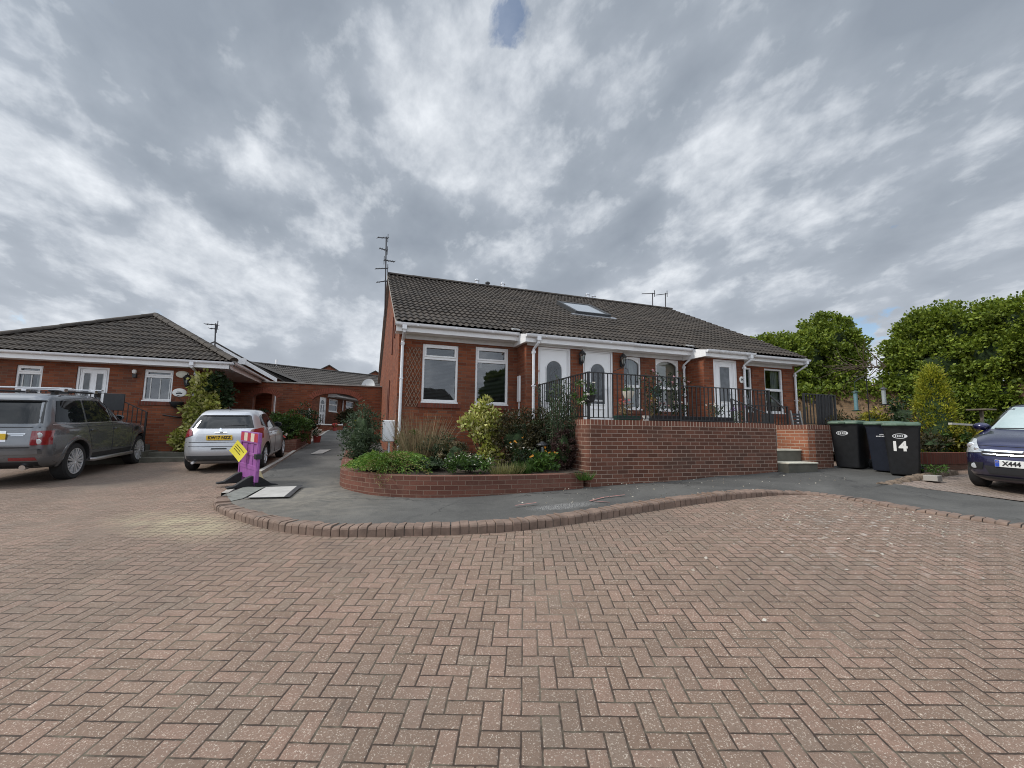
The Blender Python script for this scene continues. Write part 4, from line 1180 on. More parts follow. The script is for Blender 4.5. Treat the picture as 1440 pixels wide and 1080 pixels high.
def bird_house():
    a = thing('bird_house', 'small dark green hanging bird house behind the railing', 'bird house', (6.55, 8.6, 2.55)); x, y, z = 6.55, 8.6, 2.55
    m = MB(); m.box(x-.075, y-.06, z, x+.075, y+.06, z+.15); m.prism([(x-.075,y-.06,z+.15),(x+.075,y-.06,z+.15),(x,y-.06,z+.23)], (0,.12,0)); m.build('body', plain('dark green paint', (.02,.07,.06), .6), a)
    m = MB(); m.bar((x-.11,y-.0,z+.13),(x+.005,y-.0,z+.255),.17,.015); m.bar((x+.11,y-.0,z+.13),(x-.005,y-.0,z+.255),.17,.015); m.build('roof', M['green_plastic'], a)
    m = MB(); m.lathe((x, y-.062, z+.09), [(.022,-.003),(.022,.002)], 12, axis='y'); m.build('entrance_hole', M['dark'], a)
    m = MB(); m.tube([(x,y,z+.25),(x,y,z+.5)], .004, 5); m.build('cord', M['black_metal'], a)
bird_house()
def rack():
    a = thing('slatted_rack', 'grey plastic stacked slatted rack standing against the wall above the steps', 'rack', (11.9, 9.2, 1.42)); x, y, z = 11.75, 9.2, 1.42
    m = MB()
    for dx in (0, .36): m.bar((x+dx, y, z), (x+dx-.03, y+.12, z+.98), .05)
    m.build('side_rail', M['alu'], a)
    m = MB()
    for k in range(9): m.box(x+.02, y+.01+k*.012, z+.08+k*.095, x+.34, y+.03+k*.012, z+.14+k*.095)
    m.build('slats', M['dark_grey'], a)
    m = MB(); m.box(x-.03, y-.12, z-.02, x+.38, y+.15, z+.28); m.build('base', plain('grey plastic', (.14,.155,.16), .5), a, bevel=.02)
rack()
def solar_light():
    a = thing('garden_light', 'small black post lantern among plants in the front planter', 'garden light', (3.34, 7.9, 1.0)); c = (3.34, 7.9, 1.33)
    m = MB(); m.lathe(c, [(.13,.10),(.12,.115),(.04,.16),(.03,.17)], 14); m.lathe(c, [(.05,-.06),(.055,-.05),(.02,-.04),(.015,-.4)][::-1], 10)
    for k in range(4): t = PI/2*k+.4; m.bar((c[0]+.055*math.cos(t), c[1]+.055*math.sin(t), c[2]-.05), (c[0]+.08*math.cos(t), c[1]+.08*math.sin(t), c[2]+.10), .01)
    m.build('lantern_frame', M['black_metal'], a)
    m = MB(); m.lathe(c, [(.05,-.045),(.072,.10)], 10); m.build('lantern_glass', M['glass'], a)
    m = MB(); m.lathe(c, [(.02,-.03),(.03,.0),(.022,.06)], 8); m.build('bulb', M['white_paint'], a, smooth=True)
solar_light()

# ------------------------------------------------------------------ left hipped bungalow
def left_house():
    h = thing('hipped_bungalow', 'red brick bungalow with hipped dark tiled roof at the left', 'bungalow', (-7, 15.7, .9)); y = 15.7
    m = MB(); zb, zt = .4, 3.50
    ops = [(-9.15,-8.58,2.50,3.36),(-7.83,-7.08,1.87,3.40),(-6.24,-5.52,2.49,3.41)]
    wall_y(m, y, -10.3, -5.0, zb, zt, ops)
    m.face(((-5.0,y,zb),(-5.0,24,zb),(-5.0,24,zt),(-5.0,y,zt))); m.face(((-10.3,y,zb),(-10.3,y,zt),(-10.3,24,zt),(-10.3,24,zb)))
    m.face(((-10.3,24,zb),(-10.3,24,zt),(-5,24,zt),(-5,24,zb)))
    m.box(-6.75, y-.06, zb, -5.02, y-.001, 1.141)
    m.build('wall', M['brick'], h)
    for o in (ops[0], ops[2]):
        cx = [lerp(o[0], o[1], t) for t in (.22, .55, .88)]
        window(h, *o, y, transom=o[3]-.21, blind='curtain' if o is ops[0] else 'blind', leaded=cx, sillmat=M['sill_brick'], w=.045)
    door(h, *ops[1], y, 'twin')
    # roof: hip end faces the road
    ax, ay, az = -7.25, 18.6, 5.66; ex, ey, ez = -3.85, 15.2, 3.70; lx = -10.65
    m = MB()
    roof_tiles(m, lx, ex, ey, ez, ay, az, clipx=lambda t: (lerp(lx, ax, t), lerp(ex, ax, t)))
    m.grid([[(ex,ey,ez),(ex,24.5,ez)],[(ax,ay,az),(ax,24.5,az)]]); m.grid([[(lx,ey,ez),(lx,24.5,ez)],[(ax,ay,az),(ax,24.5,az)]])
    m.face(((lx,24.5,ez),(ex,24.5,ez),(ax,24.5,az)))
    rf = m.build('roof', M['tile'], h)
    m = MB(); ridge_tiles(m, (ex+.03,ey-.03,ez+.05), (ax,ay,az+.05), r=.12, step=.4); ridge_tiles(m, (lx,ey,ez+.05), (ax,ay,az+.05), r=.12, step=.4); ridge_tiles(m, (ax,ay,az+.05), (ax,24.4,az+.05), r=.12)
    m.build('ridge', M['tile'], rf, smooth=40)
    m = MB(); m.box(lx, ey+.10, 3.50, ex-.1, ey+.12, 3.665); m.box(lx, ey+.121, 3.50, ex-.121, y-.001, 3.515)
    m.box(ex-.12, ey+.10, 3.50, ex-.10, 24, 3.665); m.box(-4.999, y, 3.50, ex-.121, 24, 3.515)
    m.build('fascia', M['upvc'], h, fixn=True)
    gutter(h, lx-.05, ex, ey-.01, 3.70)
    m = MB(); rows = [[(ex+.01-.055*(1-math.cos(PI*k/8))+.05, yy, 3.70-.075*math.sin(PI*k/8)**.7) for k in range(9)] for yy in (ey, 24)]
    m.grid(rows); m.build('gutter', M['gutter'], h, smooth=40)
    downpipe(h, (-4.93, ey+.05, 3.64), (-4.93, y-.06, 3.40), 1.0)
    m = MB(); m.lathe((-5.28, y, 3.30), [(.001,-.075),(.07,-.07),(.11,-.05),(.115,0)], 18, axis='y'); m.v = [(-5.28+(a+5.28)*1.5, b, 3.30+(c-3.30)*.95) for a,b,c in m.v]
    m.build('alarm_box', plain('cream alarm casing', (.62,.6,.5), .4), h, smooth=40)
    m = MB(); m.lathe((-5.32, y, 2.745), [(.001,-.02),(.10,-.02),(.125,-.012),(.13,0)], 20, axis='y'); m.v = [(-5.32+(a+5.32)*1.45, b, c) for a,b,c in m.v]
    pq = m.build('number_plaque', M['white_paint'], h, smooth=40)
    m = MB(); m.box(-5.40, y-.024, 2.70, -5.24, y-.019, 2.735); m.box(-5.37, y-.024, 2.75, -5.27, y-.019, 2.77); m.build('plaque_picture', M['dark_grey'], pq)
    # two steps along the wall foot
    s = thing('wall_steps', 'long weathered stone steps along the foot of the left bungalow', 'steps', (-5.6, 15.3, .8))
    m = MB(); m.box(-6.7, 15.0, .5, -4.6, 15.64, .985); m.build('upper_step', M['concrete_dark'], s, bevel=.01)
    m = MB(); m.box(-6.9, 14.55, .5, -4.4, 14.998, .86); m.build('lower_step', M['concrete_dark'], s, bevel=.01)
    s = thing('porch_steps', 'raised concrete landing in front of the twin-panel door', 'steps', (-7.5, 15.2, .9))
    m = MB(); m.box(-9.0, 14.62, .5, -6.72, 15.69, 1.86)
    for k in range(5): m.box(-6.72+k*.21, 14.66, .5, -6.51+k*.21, 15.60, 1.70-k*.17)
    m.build('landing', M['concrete_dark'], s)
    r = railing('porch_railing', 'black iron porch railing running down past the twin-panel door', [((-9.0,14.6),(-6.62,14.6),2.585,1.95), ((-6.62,14.6),(-5.66,14.6),(2.585,2.10),(1.95,1.45))], (-7, 14.6, 1.9))
    m = MB(); m.box(-6.62,14.53,2.12,-6.16,14.57,2.58); m.build('black_panel', M['black_plastic'], r, bevel=.01)
    m = MB(); m.box(-7.62,14.53,2.46,-7.36,14.57,2.70); m.build('black_panel', M['black_plastic'], r, bevel=.01)
    m = MB(); m.tube([(-5.66,15.62,2.06),(-5.3,15.62,2.0),(-5.22,15.69,1.99)], .02, 6); m.build('wall_rail', M['black_metal'], r)
    a = thing('hanging_basket', 'black hanging basket below the oval plaque on the left bungalow', 'hanging basket', (-5.3, 15.5, 2.4)); c = (-5.32, 15.55, 2.42)
    m = MB(); m.lathe(c, [(.03,-.16),(.12,-.11),(.17,-.02),(.18,.03),(.15,.03)], 14); m.build('bowl', M['black_plastic'], a, smooth=40)
    m = MB(); m.tube([(c[0]-.15,c[1],c[2]+.03),(c[0],c[1],c[2]+.22),(c[0]+.15,c[1],c[2]+.03)], .006, 5); m.tube([(c[0],c[1],c[2]+.22),(c[0],15.69,c[2]+.24)], .01, 5); m.build('hanger', M['black_metal'], a)
    a = thing('security_lamp', 'small white security lamp high on brickwork beside the twin-panel door', 'lamp', (-6.45, 15.6, 3.3))
    m = MB(); m.lathe((-6.45,15.6,3.34), [(.02,-.09),(.05,-.07),(.06,0),(.03,.03)], 12); m.build('shade', M['white_paint'], a, smooth=40)
    m = MB(); m.box(-6.49,15.6,3.14,-6.41,15.699,3.25); m.build('sensor', M['dark_grey'], a)
left_house()

# ------------------------------------------------------------------ arched garden wall
def arch_wall():
    w = thing('arched_wall', 'red brick wall with two arched openings closing the end of the path', 'garden wall', (-2, 19.7, 1.0))
    m = MB(); y0, y1, zt, zb = 19.7, 20.03, 3.55, .6
    A = (-4.21, -3.35, 1.55, 2.93, .24); B = (-2.02, -.22, .6, 2.93, .36)
    def prof(o, x):
        u = (2*(x-o[0])/(o[1]-o[0])-1); return o[3] + o[4]*math.sqrt(max(0, 1-u*u*.96)) - o[4]*.2
    xs = sorted({-4.99, A[0], A[1], B[0], B[1], .715, *np.linspace(A[0], A[1], 13), *np.linspace(B[0], B[1], 17)})
    for a, b in zip(xs, xs[1:]):
        c = (a+b)/2; o = A if A[0] < c < A[1] else (B if B[0] < c < B[1] else None)
        for y, fl in ((y0, 1), (y1, -1)):
            if o is None: q = [((a,y,zb),(b,y,zb),(b,y,zt),(a,y,zt))]
            else:
                q = [((a,y,prof(o,a)),(b,y,prof(o,b)),(b,y,zt),(a,y,zt))]
                if o[2] > zb: q.append(((a,y,zb),(b,y,zb),(b,y,o[2]),(a,y,o[2])))
            for f in q: m.face(f[::fl])
        if o: m.face(((a,y0,prof(o,a)),(a,y1,prof(o,a)),(b,y1,prof(o,b)),(b,y0,prof(o,b))))
    for o in (A, B):
        for x in (o[0], o[1]): m.face(((x,y0,o[2]),(x,y1,o[2]),(x,y1,prof(o,x)),(x,y0,prof(o,x))))
        if o[2] > zb: m.face(((o[0],y0,o[2]),(o[1],y0,o[2]),(o[1],y1,o[2]),(o[0],y1,o[2])))
    m.face(((-4.99,y0,zt),(.715,y0,zt),(.715,y1,zt),(-4.99,y1,zt)))
    m.build('wall', M['brick'], w)
    for o in (A, B):
        m = MB(); n = 18 if o is A else 30
        P = [Vector((x, y0, prof(o, x))) for x in np.linspace(o[0]-.0, o[1]+.0, n*2+1)]
        for k in range(n):
            p, q = P[2*k], P[2*k+2]; d = (q-p).normalized(); nn = Vector((-d.z, 0, d.x))
            m.obox((p+q)/2+nn*.11+Vector((0,-.0,0)), d*((q-p).length/2-.006), Vector((0,.012,0)), nn*.11)
        m.build('arch_ring', plain('arch brick', (.25,.075,.045), .85, 0, .3, 5, bump=.4), w)
    m = MB(); m.box(-4.99, y0-.05, zt+.003, .71, y1+.05, zt+.055); m.build('coping', M['concrete'], w, bevel=.01)
    m = MB(); m.box(-2.16, y0-.06, 2.05, -2.06, y0-.001, 2.55); m.build('letter_plate', M['upvc_grey'], w)
arch_wall()

# ------------------------------------------------------------------ houses beyond the arched wall
def far_houses():
    h = thing('courtyard_house', 'red brick courtyard house with white door seen through the wide arch', 'house', (0,0,0))
    m = MB(); ops = [(0,1.05,2.04,4.12), (1.45,2.95,3.10,4.10), (4.45,6.0,3.05,4.15)]
    wall_y(m, 0, -3, 16, 1.5, 4.75, ops); m.face(((-3,0,1.5),(-3,0,4.75),(-3,7,4.75),(-3,7,1.5))); m.face(((16,0,1.5),(16,7,1.5),(16,7,4.75),(16,0,4.75))); m.face(((-3,7,1.5),(-3,7,4.75),(16,7,4.75),(16,7,1.5)))
    m.build('wall', M['brick'], h)
    door(h, *ops[0], 0, 'fan')
    for o in ops[1:]: window(h, *o, 0, transom=3.62, blind='blind', w=.08)
    m = MB(); m.prism([(1.2,-.9,4.18),(1.2,-.9,4.30),(1.2,0,4.62),(1.2,0,4.18)], (5.4,0,0)); m.build('canopy', M['upvc_grey'], h)
    m = MB(); m.grid([[(-3.4,-.4,4.72),(16.4,-.4,4.72)],[(-3.4,3.5,6.25),(16.4,3.5,6.25)],[(-3.4,7.4,4.72),(16.4,7.4,4.72)]]); m.face(((-3,0,4.74),(-3,3.5,6.2),(-3,7,4.74))); m.build('roof', M['tile_far'], h)
    m = MB(); m.tube([(3.7,-.08,4.1),(3.7,-.08,1.9)], .05, 8); m.build('downpipe', M['gutter'], h)
    h.location = (-3.1, 34.9, 0); h.rotation_euler = (0,0,math.radians(68))
    # long low roof behind the arched wall
    h = thing('long_roof_house', 'long grey-brown tiled roof rising behind the arched wall', 'house', (0,0,0))
    m = MB(); L = 9.6
    roof_tiles(m, -1.5, L+3, -2.6, 4.95, 0, 6.30, gauge=.36); m.grid([[(-1.5,0,6.30),(L+3,0,6.30)],[(-1.5,3,4.7),(L+3,3,4.7)]]); m.build('roof', M['tile_far'], h)
    m = MB(); m.box(-1.3, -.6, 4.6, L+2.8, 2.6, 4.95); m.face(((-1.3,-2.4,4.98),(-1.3,2.6,4.98),(-1.3,0,6.22))); m.build('wall', M['brick'], h)
    m = MB(); ridge_tiles(m, (-1.5,0,6.33), (L+3,0,6.33)); m.build('ridge', M['tile_far'], h, smooth=40)
    m = MB(); m.tube([(.9,.0,6.2),(.9,0,6.72)], .09, 8); m.build('flue', M['upvc'], h)
    h.location = (-7.0, 34.8, 0); h.rotation_euler = (0,0,math.atan2(4.05, 8.3))
    # white-edged gable behind the left bungalow
    h = thing('gabled_house', 'brick house with white bargeboards rising behind the left bungalow roof', 'house', (-6.9, 24.3, 1.2))
    m = MB(); y = 24.3; ax, az, ex, ez = -6.95, 5.80, -4.15, 4.22; lx = 2*ax-ex
    m.face(((lx+.2,y,1.2),(ex-.2,y,1.2),(ex-.2,y,ez+.1),(ax,y,az-.05),(lx+.2,y,ez+.1))); m.face(((ex-.2,y,1.2),(ex-.2,y+9,1.2),(ex-.2,y+9,ez+.1),(ex-.2,y,ez+.1)))
    m.face(((lx+.2,y,1.2),(lx+.2,y,ez+.1),(lx+.2,y+9,ez+.1),(lx+.2,y+9,1.2)))
    m.build('wall', M['brick'], h)
    m = MB()
    for x in (ex, lx):
        m.prism([(ax,y-.22,az+.06),(x,y-.22,ez+.06),(x,y-.22,ez-.0),(ax,y-.22,az)], (0,9.5,0))
    m.build('roof', M['tile_far'], h, fixn=True)
    m = MB()
    for x in (ex, lx): m.prism([(ax,y-.24,az-.02),(x,y-.24,ez-.02),(x,y-.24,ez-.22),(ax,y-.24,az-.24)], (0,.03,0))
    m.build('bargeboard', M['upvc'], h, fixn=True)
    m = MB(); m.box(-5.75,y-.9,4.72,-5.45,y-.6,5.02); m.build('flue', M['upvc'], h)
    for (ya, yb, za, zb) in ((24.75,24.95,1.9,3.6), (25.9,26.9,1.2,3.4)):
        m = MB(); m.box(-4.35,ya,za,-4.30,yb,zb); dr = m.build('door' if yb-ya > .5 else 'window', M['upvc'], h)
        if yb-ya > .5:
            m = MB(); m.face([(-4.296, (ya+yb)/2+px, pz) for px, pz in arch_pts(0, .5, 2.1, 2.85, 10)]); m.build('glass', M['door_pane'], dr)
    # two red gable peaks far off
    for (lab, px, py, pz, w) in (('small red brick gable peak above the long roof, nearer its middle', -3.53, 47.5, 8.2, 1.25), ('small red brick gable peak beside the satellite dish and long terrace', 1.0, 48.5, 8.0, 1.25)):
        h = thing('far_house', lab, 'house', (px, py, 1.5), 0, 'far gables above the long roof')
        m = MB(); s = .62
        m.face(((px-w*2,py,2),(px+w*2,py,2),(px+w*2,py,pz-w*2*s),(px,py,pz),(px-w*2,py,pz-w*2*s))); m.build('wall', M['brick'], h)
        m = MB()
        for q in (-1, 1): m.prism([(px,py-.15,pz+.1),(px+q*w*2.1,py-.15,pz-w*2.1*s+.1),(px+q*w*2.1,py-.15,pz-w*2.1*s),(px,py-.15,pz-.02)], (0,10,0))
        m.build('roof', M['tile_far'], h, fixn=True)
    a = thing('satellite_dish', 'pale satellite dish above the arched wall beside the long terrace gable', 'satellite dish', (.25, 24.5, 3.0))
    m = MB(); c = Vector((.18, 24.5, 4.05)); n = Vector((-.35,-.9,.28)).normalized(); x = n.cross(Vector((0,0,1))).normalized(); u = x.cross(n); rows = []
    for r in (0.02, .12, .22, .32, .40): rows.append([c + (x*math.cos(2*PI*k/20)*.9+u*math.sin(2*PI*k/20))*r + n*r*r*.5 for k in range(20)])
    m.grid(rows, closed=True); m.build('dish', plain('pale dish', (.55,.56,.56), .5), a, smooth=True)
    m = MB(); m.bar(c-u*.4, c+n*.42-u*.1, .025); m.box(*(c+n*.42-u*.1-Vector((.04,.04,.04))), *(c+n*.42-u*.1+Vector((.04,.04,.04)))); m.tube([c, c-n*.1, c-n*.1-Vector((0,0,2.5))], .025, 8); m.build('arm', M['alu'], a)
far_houses()

# ------------------------------------------------------------------ boundary on the right
def boundary():
    w = thing('boundary_wall', 'tall tan brick boundary wall half hidden under ivy', 'garden wall', (18, 11, 1.2))
    m = MB(); a, b = Vector((17.3,15.6,0)), Vector((18.55,10.2,0)); c = Vector((19.6,3.0,0)); 
    def run(p, q, zb, zt, mi):
        d = (q-p); L = d.length; n = Vector((-d.y, d.x, 0)).normalized()*.22
        m.face((p+Vector((0,0,zb)), q+Vector((0,0,zb)), q+Vector((0,0,zt)), p+Vector((0,0,zt))), ((0,zb),(L,zb),(L,zt),(0,zt)), mi)
        m.face((q+n+Vector((0,0,zb)), p+n+Vector((0,0,zb)), p+n+Vector((0,0,zt)), q+n+Vector((0,0,zt))), ((0,zb),(L,zb),(L,zt),(0,zt)), mi)
        m.face((p+Vector((0,0,zt)), q+Vector((0,0,zt)), q+n+Vector((0,0,zt)), p+n+Vector((0,0,zt))), None, mi)
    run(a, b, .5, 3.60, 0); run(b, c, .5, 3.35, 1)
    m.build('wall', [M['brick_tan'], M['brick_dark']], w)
    f = thing('fence_panel', 'dark timber fence panel behind the iron gate beside the house corner', 'fence', (14.2, 9.6, 1.6))
    m = MB()
    for k in range(7): m.box(13.62+k*.105, 9.9+.01*(k%2), 1.2, 13.715+k*.105, 9.925+.01*(k%2), 3.0+.02*math.sin(k*2.3))
    m.build('boards', M['dark_timber'], f)
    m = MB(); m.box(13.6,9.94,1.9,14.36,9.99,2.0); m.box(13.6,9.94,2.7,14.36,9.99,2.8); m.build('rail', M['dark_timber'], f)
    # weathered timber rail near the blue car
    r = thing('timber_rail', 'pale weathered timber rail fence behind the blue car', 'fence', (12.5, 5.6, 1.3))
    m = MB(); m.bar((12.95,6.3,2.0),(15.2,6.25,1.95),.07,.045); m.build('rail', plain('pale timber', (.42,.41,.36), .8, 0, .15, 8), r)
    for x in (13.98, 15.1):
        m = MB(); m.bar((x,6.33,.9),(x,6.33,1.93),.07); m.build('post', M['timber'], r)
    t = thing('bird_table', 'timber bird table standing in the garden behind the blue car', 'bird table', (15.35, 6.8, 1.2))
    m = MB(); m.bar((15.35,6.8,1.2),(15.35,6.8,2.40),.06); m.build('post', M['timber'], t)
    m = MB(); m.box(15.12,6.6,2.40,15.58,7.0,2.435); m.build('table_top', M['timber'], t)
    for (x, y, z, lab, ph) in ((13.25, 8.5, 2.42, 'teal mesh bird feeder hanging left of the golden conifer', .5), (13.95, 8.2, 2.60, 'pale plastic bird feeder hanging nearest the golden conifer', .42)):
        f = thing('bird_feeder', lab, 'bird feeder', (x,y,z), 0, 'bird feeders by the conifer')
        m = MB(); m.lathe((x,y,z), [(.05,0),(.05,ph)], 12); m.build('tube', plain('feeder '+lab[:4], (.12,.22,.24) if ph > .45 else (.30,.33,.33), .3), f, smooth=40)
        m = MB(); m.lathe((x,y,z), [(.09,ph),(.08,ph+.02),(.02,ph+.06)], 12); m.tube([(x,y,z+ph+.05),(x,y,z+ph+.32)], .005, 5); m.build('cap', M['green_plastic'] if ph > .45 else M['dark_grey'], f)
        m = MB(); m.lathe((x,y,z), [(.11,-.03),(.12,-.01),(.05,0)], 12); m.build('tray', M['green_plastic'] if ph > .45 else M['dark_grey'], f)
    f = thing('feeder_pole', 'thin dark pole with hook between the two bird feeders', 'pole', (13.6, 8.4, 1.2))
    m = MB(); m.tube([(13.6,8.4,1.2),(13.6,8.4,3.3),(13.5,8.4,3.38),(13.35,8.45,3.3),(13.25,8.5,3.22)], .014, 6); m.tube([(13.6,8.4,3.3),(13.75,8.3,3.38),(13.95,8.2,3.32)], .01, 6); m.build('pole', M['black_metal'], f)
    for k, (x, y, s, lab) in enumerate(((12.75, 8.2, .17, 'round terracotta pot behind the bins, left one'), (13.25, 8.0, .2, 'round terracotta pot behind the bins, nearest the conifer'))):
        f = thing('terracotta_pot', lab, 'plant pot', (x,y,1.75), 0, 'terracotta pots behind the bins')
        m = MB(); m.lathe((x,y,1.72), [(.10,0),(s,.22),(s+.02,.22),(s+.02,.30),(s-.02,.30),(s-.04,.1)], 16); m.build('pot', M['terracotta'], f, smooth=40)
        m = MB(); m.lathe((x,y,1.3), [(.14,0),(.14,.42)], 12); m.build('stand', M['concrete_dark'], f)
    s = thing('loose_block', 'single pale concrete block lying on the soil verge', 'brick', (10.05, 5.22, .87))
    m = MB(); m.obox((10.05,5.22,.925), (.11,.02,0), (-.02,.10,0), (0,0,.05)); m.build('block', M['concrete'], s, bevel=.008)
boundary()

def opposite_house():
    h = thing('opposite_bungalow', 'dark roofed bungalow across the road, seen only mirrored in the two white casement windows', 'bungalow', (2, -13, -1.2))
    m = MB(); m.box(-7, -19, -2.5, 8, -13, 2.5); m.build('wall', M['brick'], h)
    m = MB(); m.grid([[(-7.4,-12.5,2.45),(8.4,-12.5,2.45)],[(-5.5,-16,5.3),(6.5,-16,5.3)],[(-7.4,-19.5,2.45),(8.4,-19.5,2.45)]]); m.face(((-7.4,-12.5,2.45),(-5.5,-16,5.3),(-7.4,-19.5,2.45))); m.face(((8.4,-12.5,2.45),(8.4,-19.5,2.45),(6.5,-16,5.3)))
    m.build('roof', M['tile_far'], h)
    g = thing('opposite_tree', 'dark broadleaf tree across the road, seen only mirrored beside the opposite roof', 'tree', (12.5, -15, -1))
    P, O = clump_cloud((12.5,-15,4.4), (3.2,3.0,3.4), 5000, 60, .6, .3); leaves('crown', P, .42, M['lf_ivy'], g, O, .7, .6); lumpy('crown', (12.5,-15,4.4), (2.4,2.2,2.6), None, g)
    m = MB(); m.tube([(12.5,-15,-2),(12.5,-15,4.4)], [.3,.12], 8); m.build('trunk', M['bark'], g)
opposite_house()
# ================================================================== cars
def paint(name, col, metal=.5, rough=.3):
    t = NT(name); p = t.n('ShaderNodeTexCoord').outputs['Object']
    fl = t.noise(p, 900, 2, .5)
    c = t.mix(t.mapr(fl, .4, .7, 0, .35), col, tuple(min(1, x*1.35) for x in col))
    d = t.noise(p, 2.2, 6, .7); sp = t.n('ShaderNodeSeparateXYZ'); t.set(sp.inputs[0], p)
    low = t.mapr(sp.outputs[2], .25, .62, .5, 0)
    dust = t.math('MULTIPLY', low, t.mapr(d, .3, .7, .2, 1))
    c = t.mix(dust, c, (.13,.115,.095))
    r = t.math('ADD', rough, t.math('MULTIPLY', dust, .5), clamp=True)
    return t.out(t.principled(c, r, metal, None, .5, .9))
M['car_glass'] = None
def carglass():
    t = NT('tinted car glass'); p = t.pos()
    c = t.ramp(t.noise(p, 2, 3), [(.3, (.005,.006,.007)), (.7, (.014,.016,.017))])
    return t.out(t.principled(c, .03, 0, None, .42))
M['car_glass'] = carglass()
M['lamp_red'] = plain('red lamp lens', (.20,.012,.016), .12, 0, .15, 20, coat=1)
M['lamp_clear'] = plain('clear lamp lens', (.50,.53,.55), .10, .3, .2, 30, coat=1)
M['plate_yellow'] = plain('yellow plate', (.72,.47,.03), .4, 0, .05, 6)
M['plate_white'] = plain('white plate', (.76,.76,.74), .4, 0, .05, 6)
M['plate_blue'] = plain('blue plate band', (.02,.07,.42), .4, 0, .05, 6)
M['ink'] = plain('black lettering', (.012,.012,.012), .5, 0, .1, 8)

class Car:
    """body lofted from rings: table rows are (z, rear x, front x, half width)"""
    def __init__(s, tab, nf=3.0, nr=4.0):
        s.tab = tab; s.nf = nf; s.nr = nr
        s.z = [r[0] for r in tab]
    def at(s, z):
        T = s.tab; z = min(max(z, T[0][0]), T[-1][0])
        for i in range(len(T)-1):
            if T[i][0] <= z <= T[i+1][0]: break
        p0, p1, p2, p3 = T[max(i-1,0)], T[i], T[i+1], T[min(i+2, len(T)-1)]
        h = p2[0]-p1[0]; t = (z-p1[0])/h; out = []
        for c in (1,2,3):
            d1 = (p2[c]-p1[c])/h; d0 = (p1[c]-p0[c])/(p1[0]-p0[0]) if p1[0] > p0[0] else d1; d2 = (p3[c]-p2[c])/(p3[0]-p2[0]) if p3[0] > p2[0] else d1
            m1 = 0 if d0*d1 <= 0 else 2*d0*d1/(d0+d1); m2 = 0 if d1*d2 <= 0 else 2*d1*d2/(d1+d2)
            out.append((2*t**3-3*t*t+1)*p1[c]+(t**3-2*t*t+t)*h*m1+(-2*t**3+3*t*t)*p2[c]+(t**3-t*t)*h*m2)
        return out
    def hw(s, x, z):
        xr, xf, w = s.at(z); xm = .5*(xr+xf); n = s.nf if x > xm else s.nr
        t = abs((x-xm)/((xf-xr)/2)); return w*max(0, 1-min(1,t)**n)**(1/n)
    def xend(s, y, z, front):
        xr, xf, w = s.at(z); xm = .5*(xr+xf); L = (xf-xr)/2; n = s.nf if front else s.nr
        k = max(0, 1-min(1, abs(y)/w)**n)**(1/n); return xm + (L*k if front else -L*k)
    def body(s, parent, mat, wheels, wr, name='body'):
        m = MB(); zs = np.concatenate([np.linspace(s.z[0], s.z[-1]-.06, 40), np.linspace(s.z[-1]-.05, s.z[-1], 6)])
        rows = []; K = 72
        for z in zs:
            xr, xf, w = s.at(z); xm = .5*(xr+xf); L = (xf-xr)/2; row = []
            for k in range(K):
                a = 2*PI*(k+.5)/K; ca, sa = math.cos(a), math.sin(a); n = s.nf if ca > 0 else s.nr
                e = 2/n
                row.append((xm+L*math.copysign(abs(ca)**e, ca), w*math.copysign(abs(sa)**e, sa), z))
            rows.append(row)
        m.grid(rows, closed=True)
        top = rows[-1]; c = Vector((sum(p[0] for p in top)/K, 0, top[0][2]+.012))
        mid = [tuple(Vector(p).lerp(c, .5)+Vector((0,0,.004))) for p in top]
        m.grid([top, mid], closed=True)
        for k in range(K): m.face((mid[k], mid[(k+1)%K], c))
        m.face(rows[0][::-1])
        o = m.build(name, mat, parent, smooth=True, local=True, fixn=True)
        if wheels:
            c = MB()
            for x, z, wy in wheels:
                for sd in (-1, 1): c.lathe((x, sd*(wy-.02), z), [(wr, -.28), (wr, .3)], 40, axis='y')
            co = c.build('cutter', M['dark'], None, fixn=True)
            md = o.modifiers.new('arches', 'BOOLEAN'); md.operation = 'DIFFERENCE'; md.object = co; md.solver = 'EXACT'; md.material_mode = 'TRANSFER'
            mats = list(o.data.materials)
            co.parent = parent
            rot = parent.rotation_euler.copy(); loc = Vector(parent.location)
            dg = bpy.context.evaluated_depsgraph_get(); dg.update()
            me = bpy.data.meshes.new_from_object(o.evaluated_get(dg))
            o.modifiers.clear(); o.data = me; bpy.data.objects.remove(co)
            me.polygons.foreach_set('use_smooth', [True]*len(me.polygons))
            md = o.modifiers.new('ES', 'EDGE_SPLIT'); md.split_angle = math.radians(42)
        return o
    # patches lying on the body -------------------------------------------------
    def side(s, m, poly4, sd, off=.006, nx=14, nz=6):
        """four corners (x, z): bottom rear, bottom front, top front, top rear"""
        a, b, c, d = poly4; rows = []
        for j in range(nz+1):
            t = j/nz; p = (lerp(a[0],d[0],t), lerp(a[1],d[1],t)); q = (lerp(b[0],c[0],t), lerp(b[1],c[1],t)); row = []
            for i in range(nx+1):
                u = i/nx; x, z = lerp(p[0],q[0],u), lerp(p[1],q[1],u); row.append((x, sd*(s.hw(x, z)+off), z))
            rows.append(row)
        m.grid(rows if sd < 0 else [r[::-1] for r in rows])
    def end(s, m, poly4, front, off=.006, ny=16, nz=6):
        """four corners (y, z)"""
        a, b, c, d = poly4; rows = []; sg = 1 if front else -1
        for j in range(nz+1):
            t = j/nz; p = (lerp(a[0],d[0],t), lerp(a[1],d[1],t)); q = (lerp(b[0],c[0],t), lerp(b[1],c[1],t)); row = []
            for i in range(ny+1):
                u = i/ny; y, z = lerp(p[0],q[0],u), lerp(p[1],q[1],u); row.append((s.xend(y, z, front)+sg*off, y, z))
            rows.append(row)
        m.grid(rows)
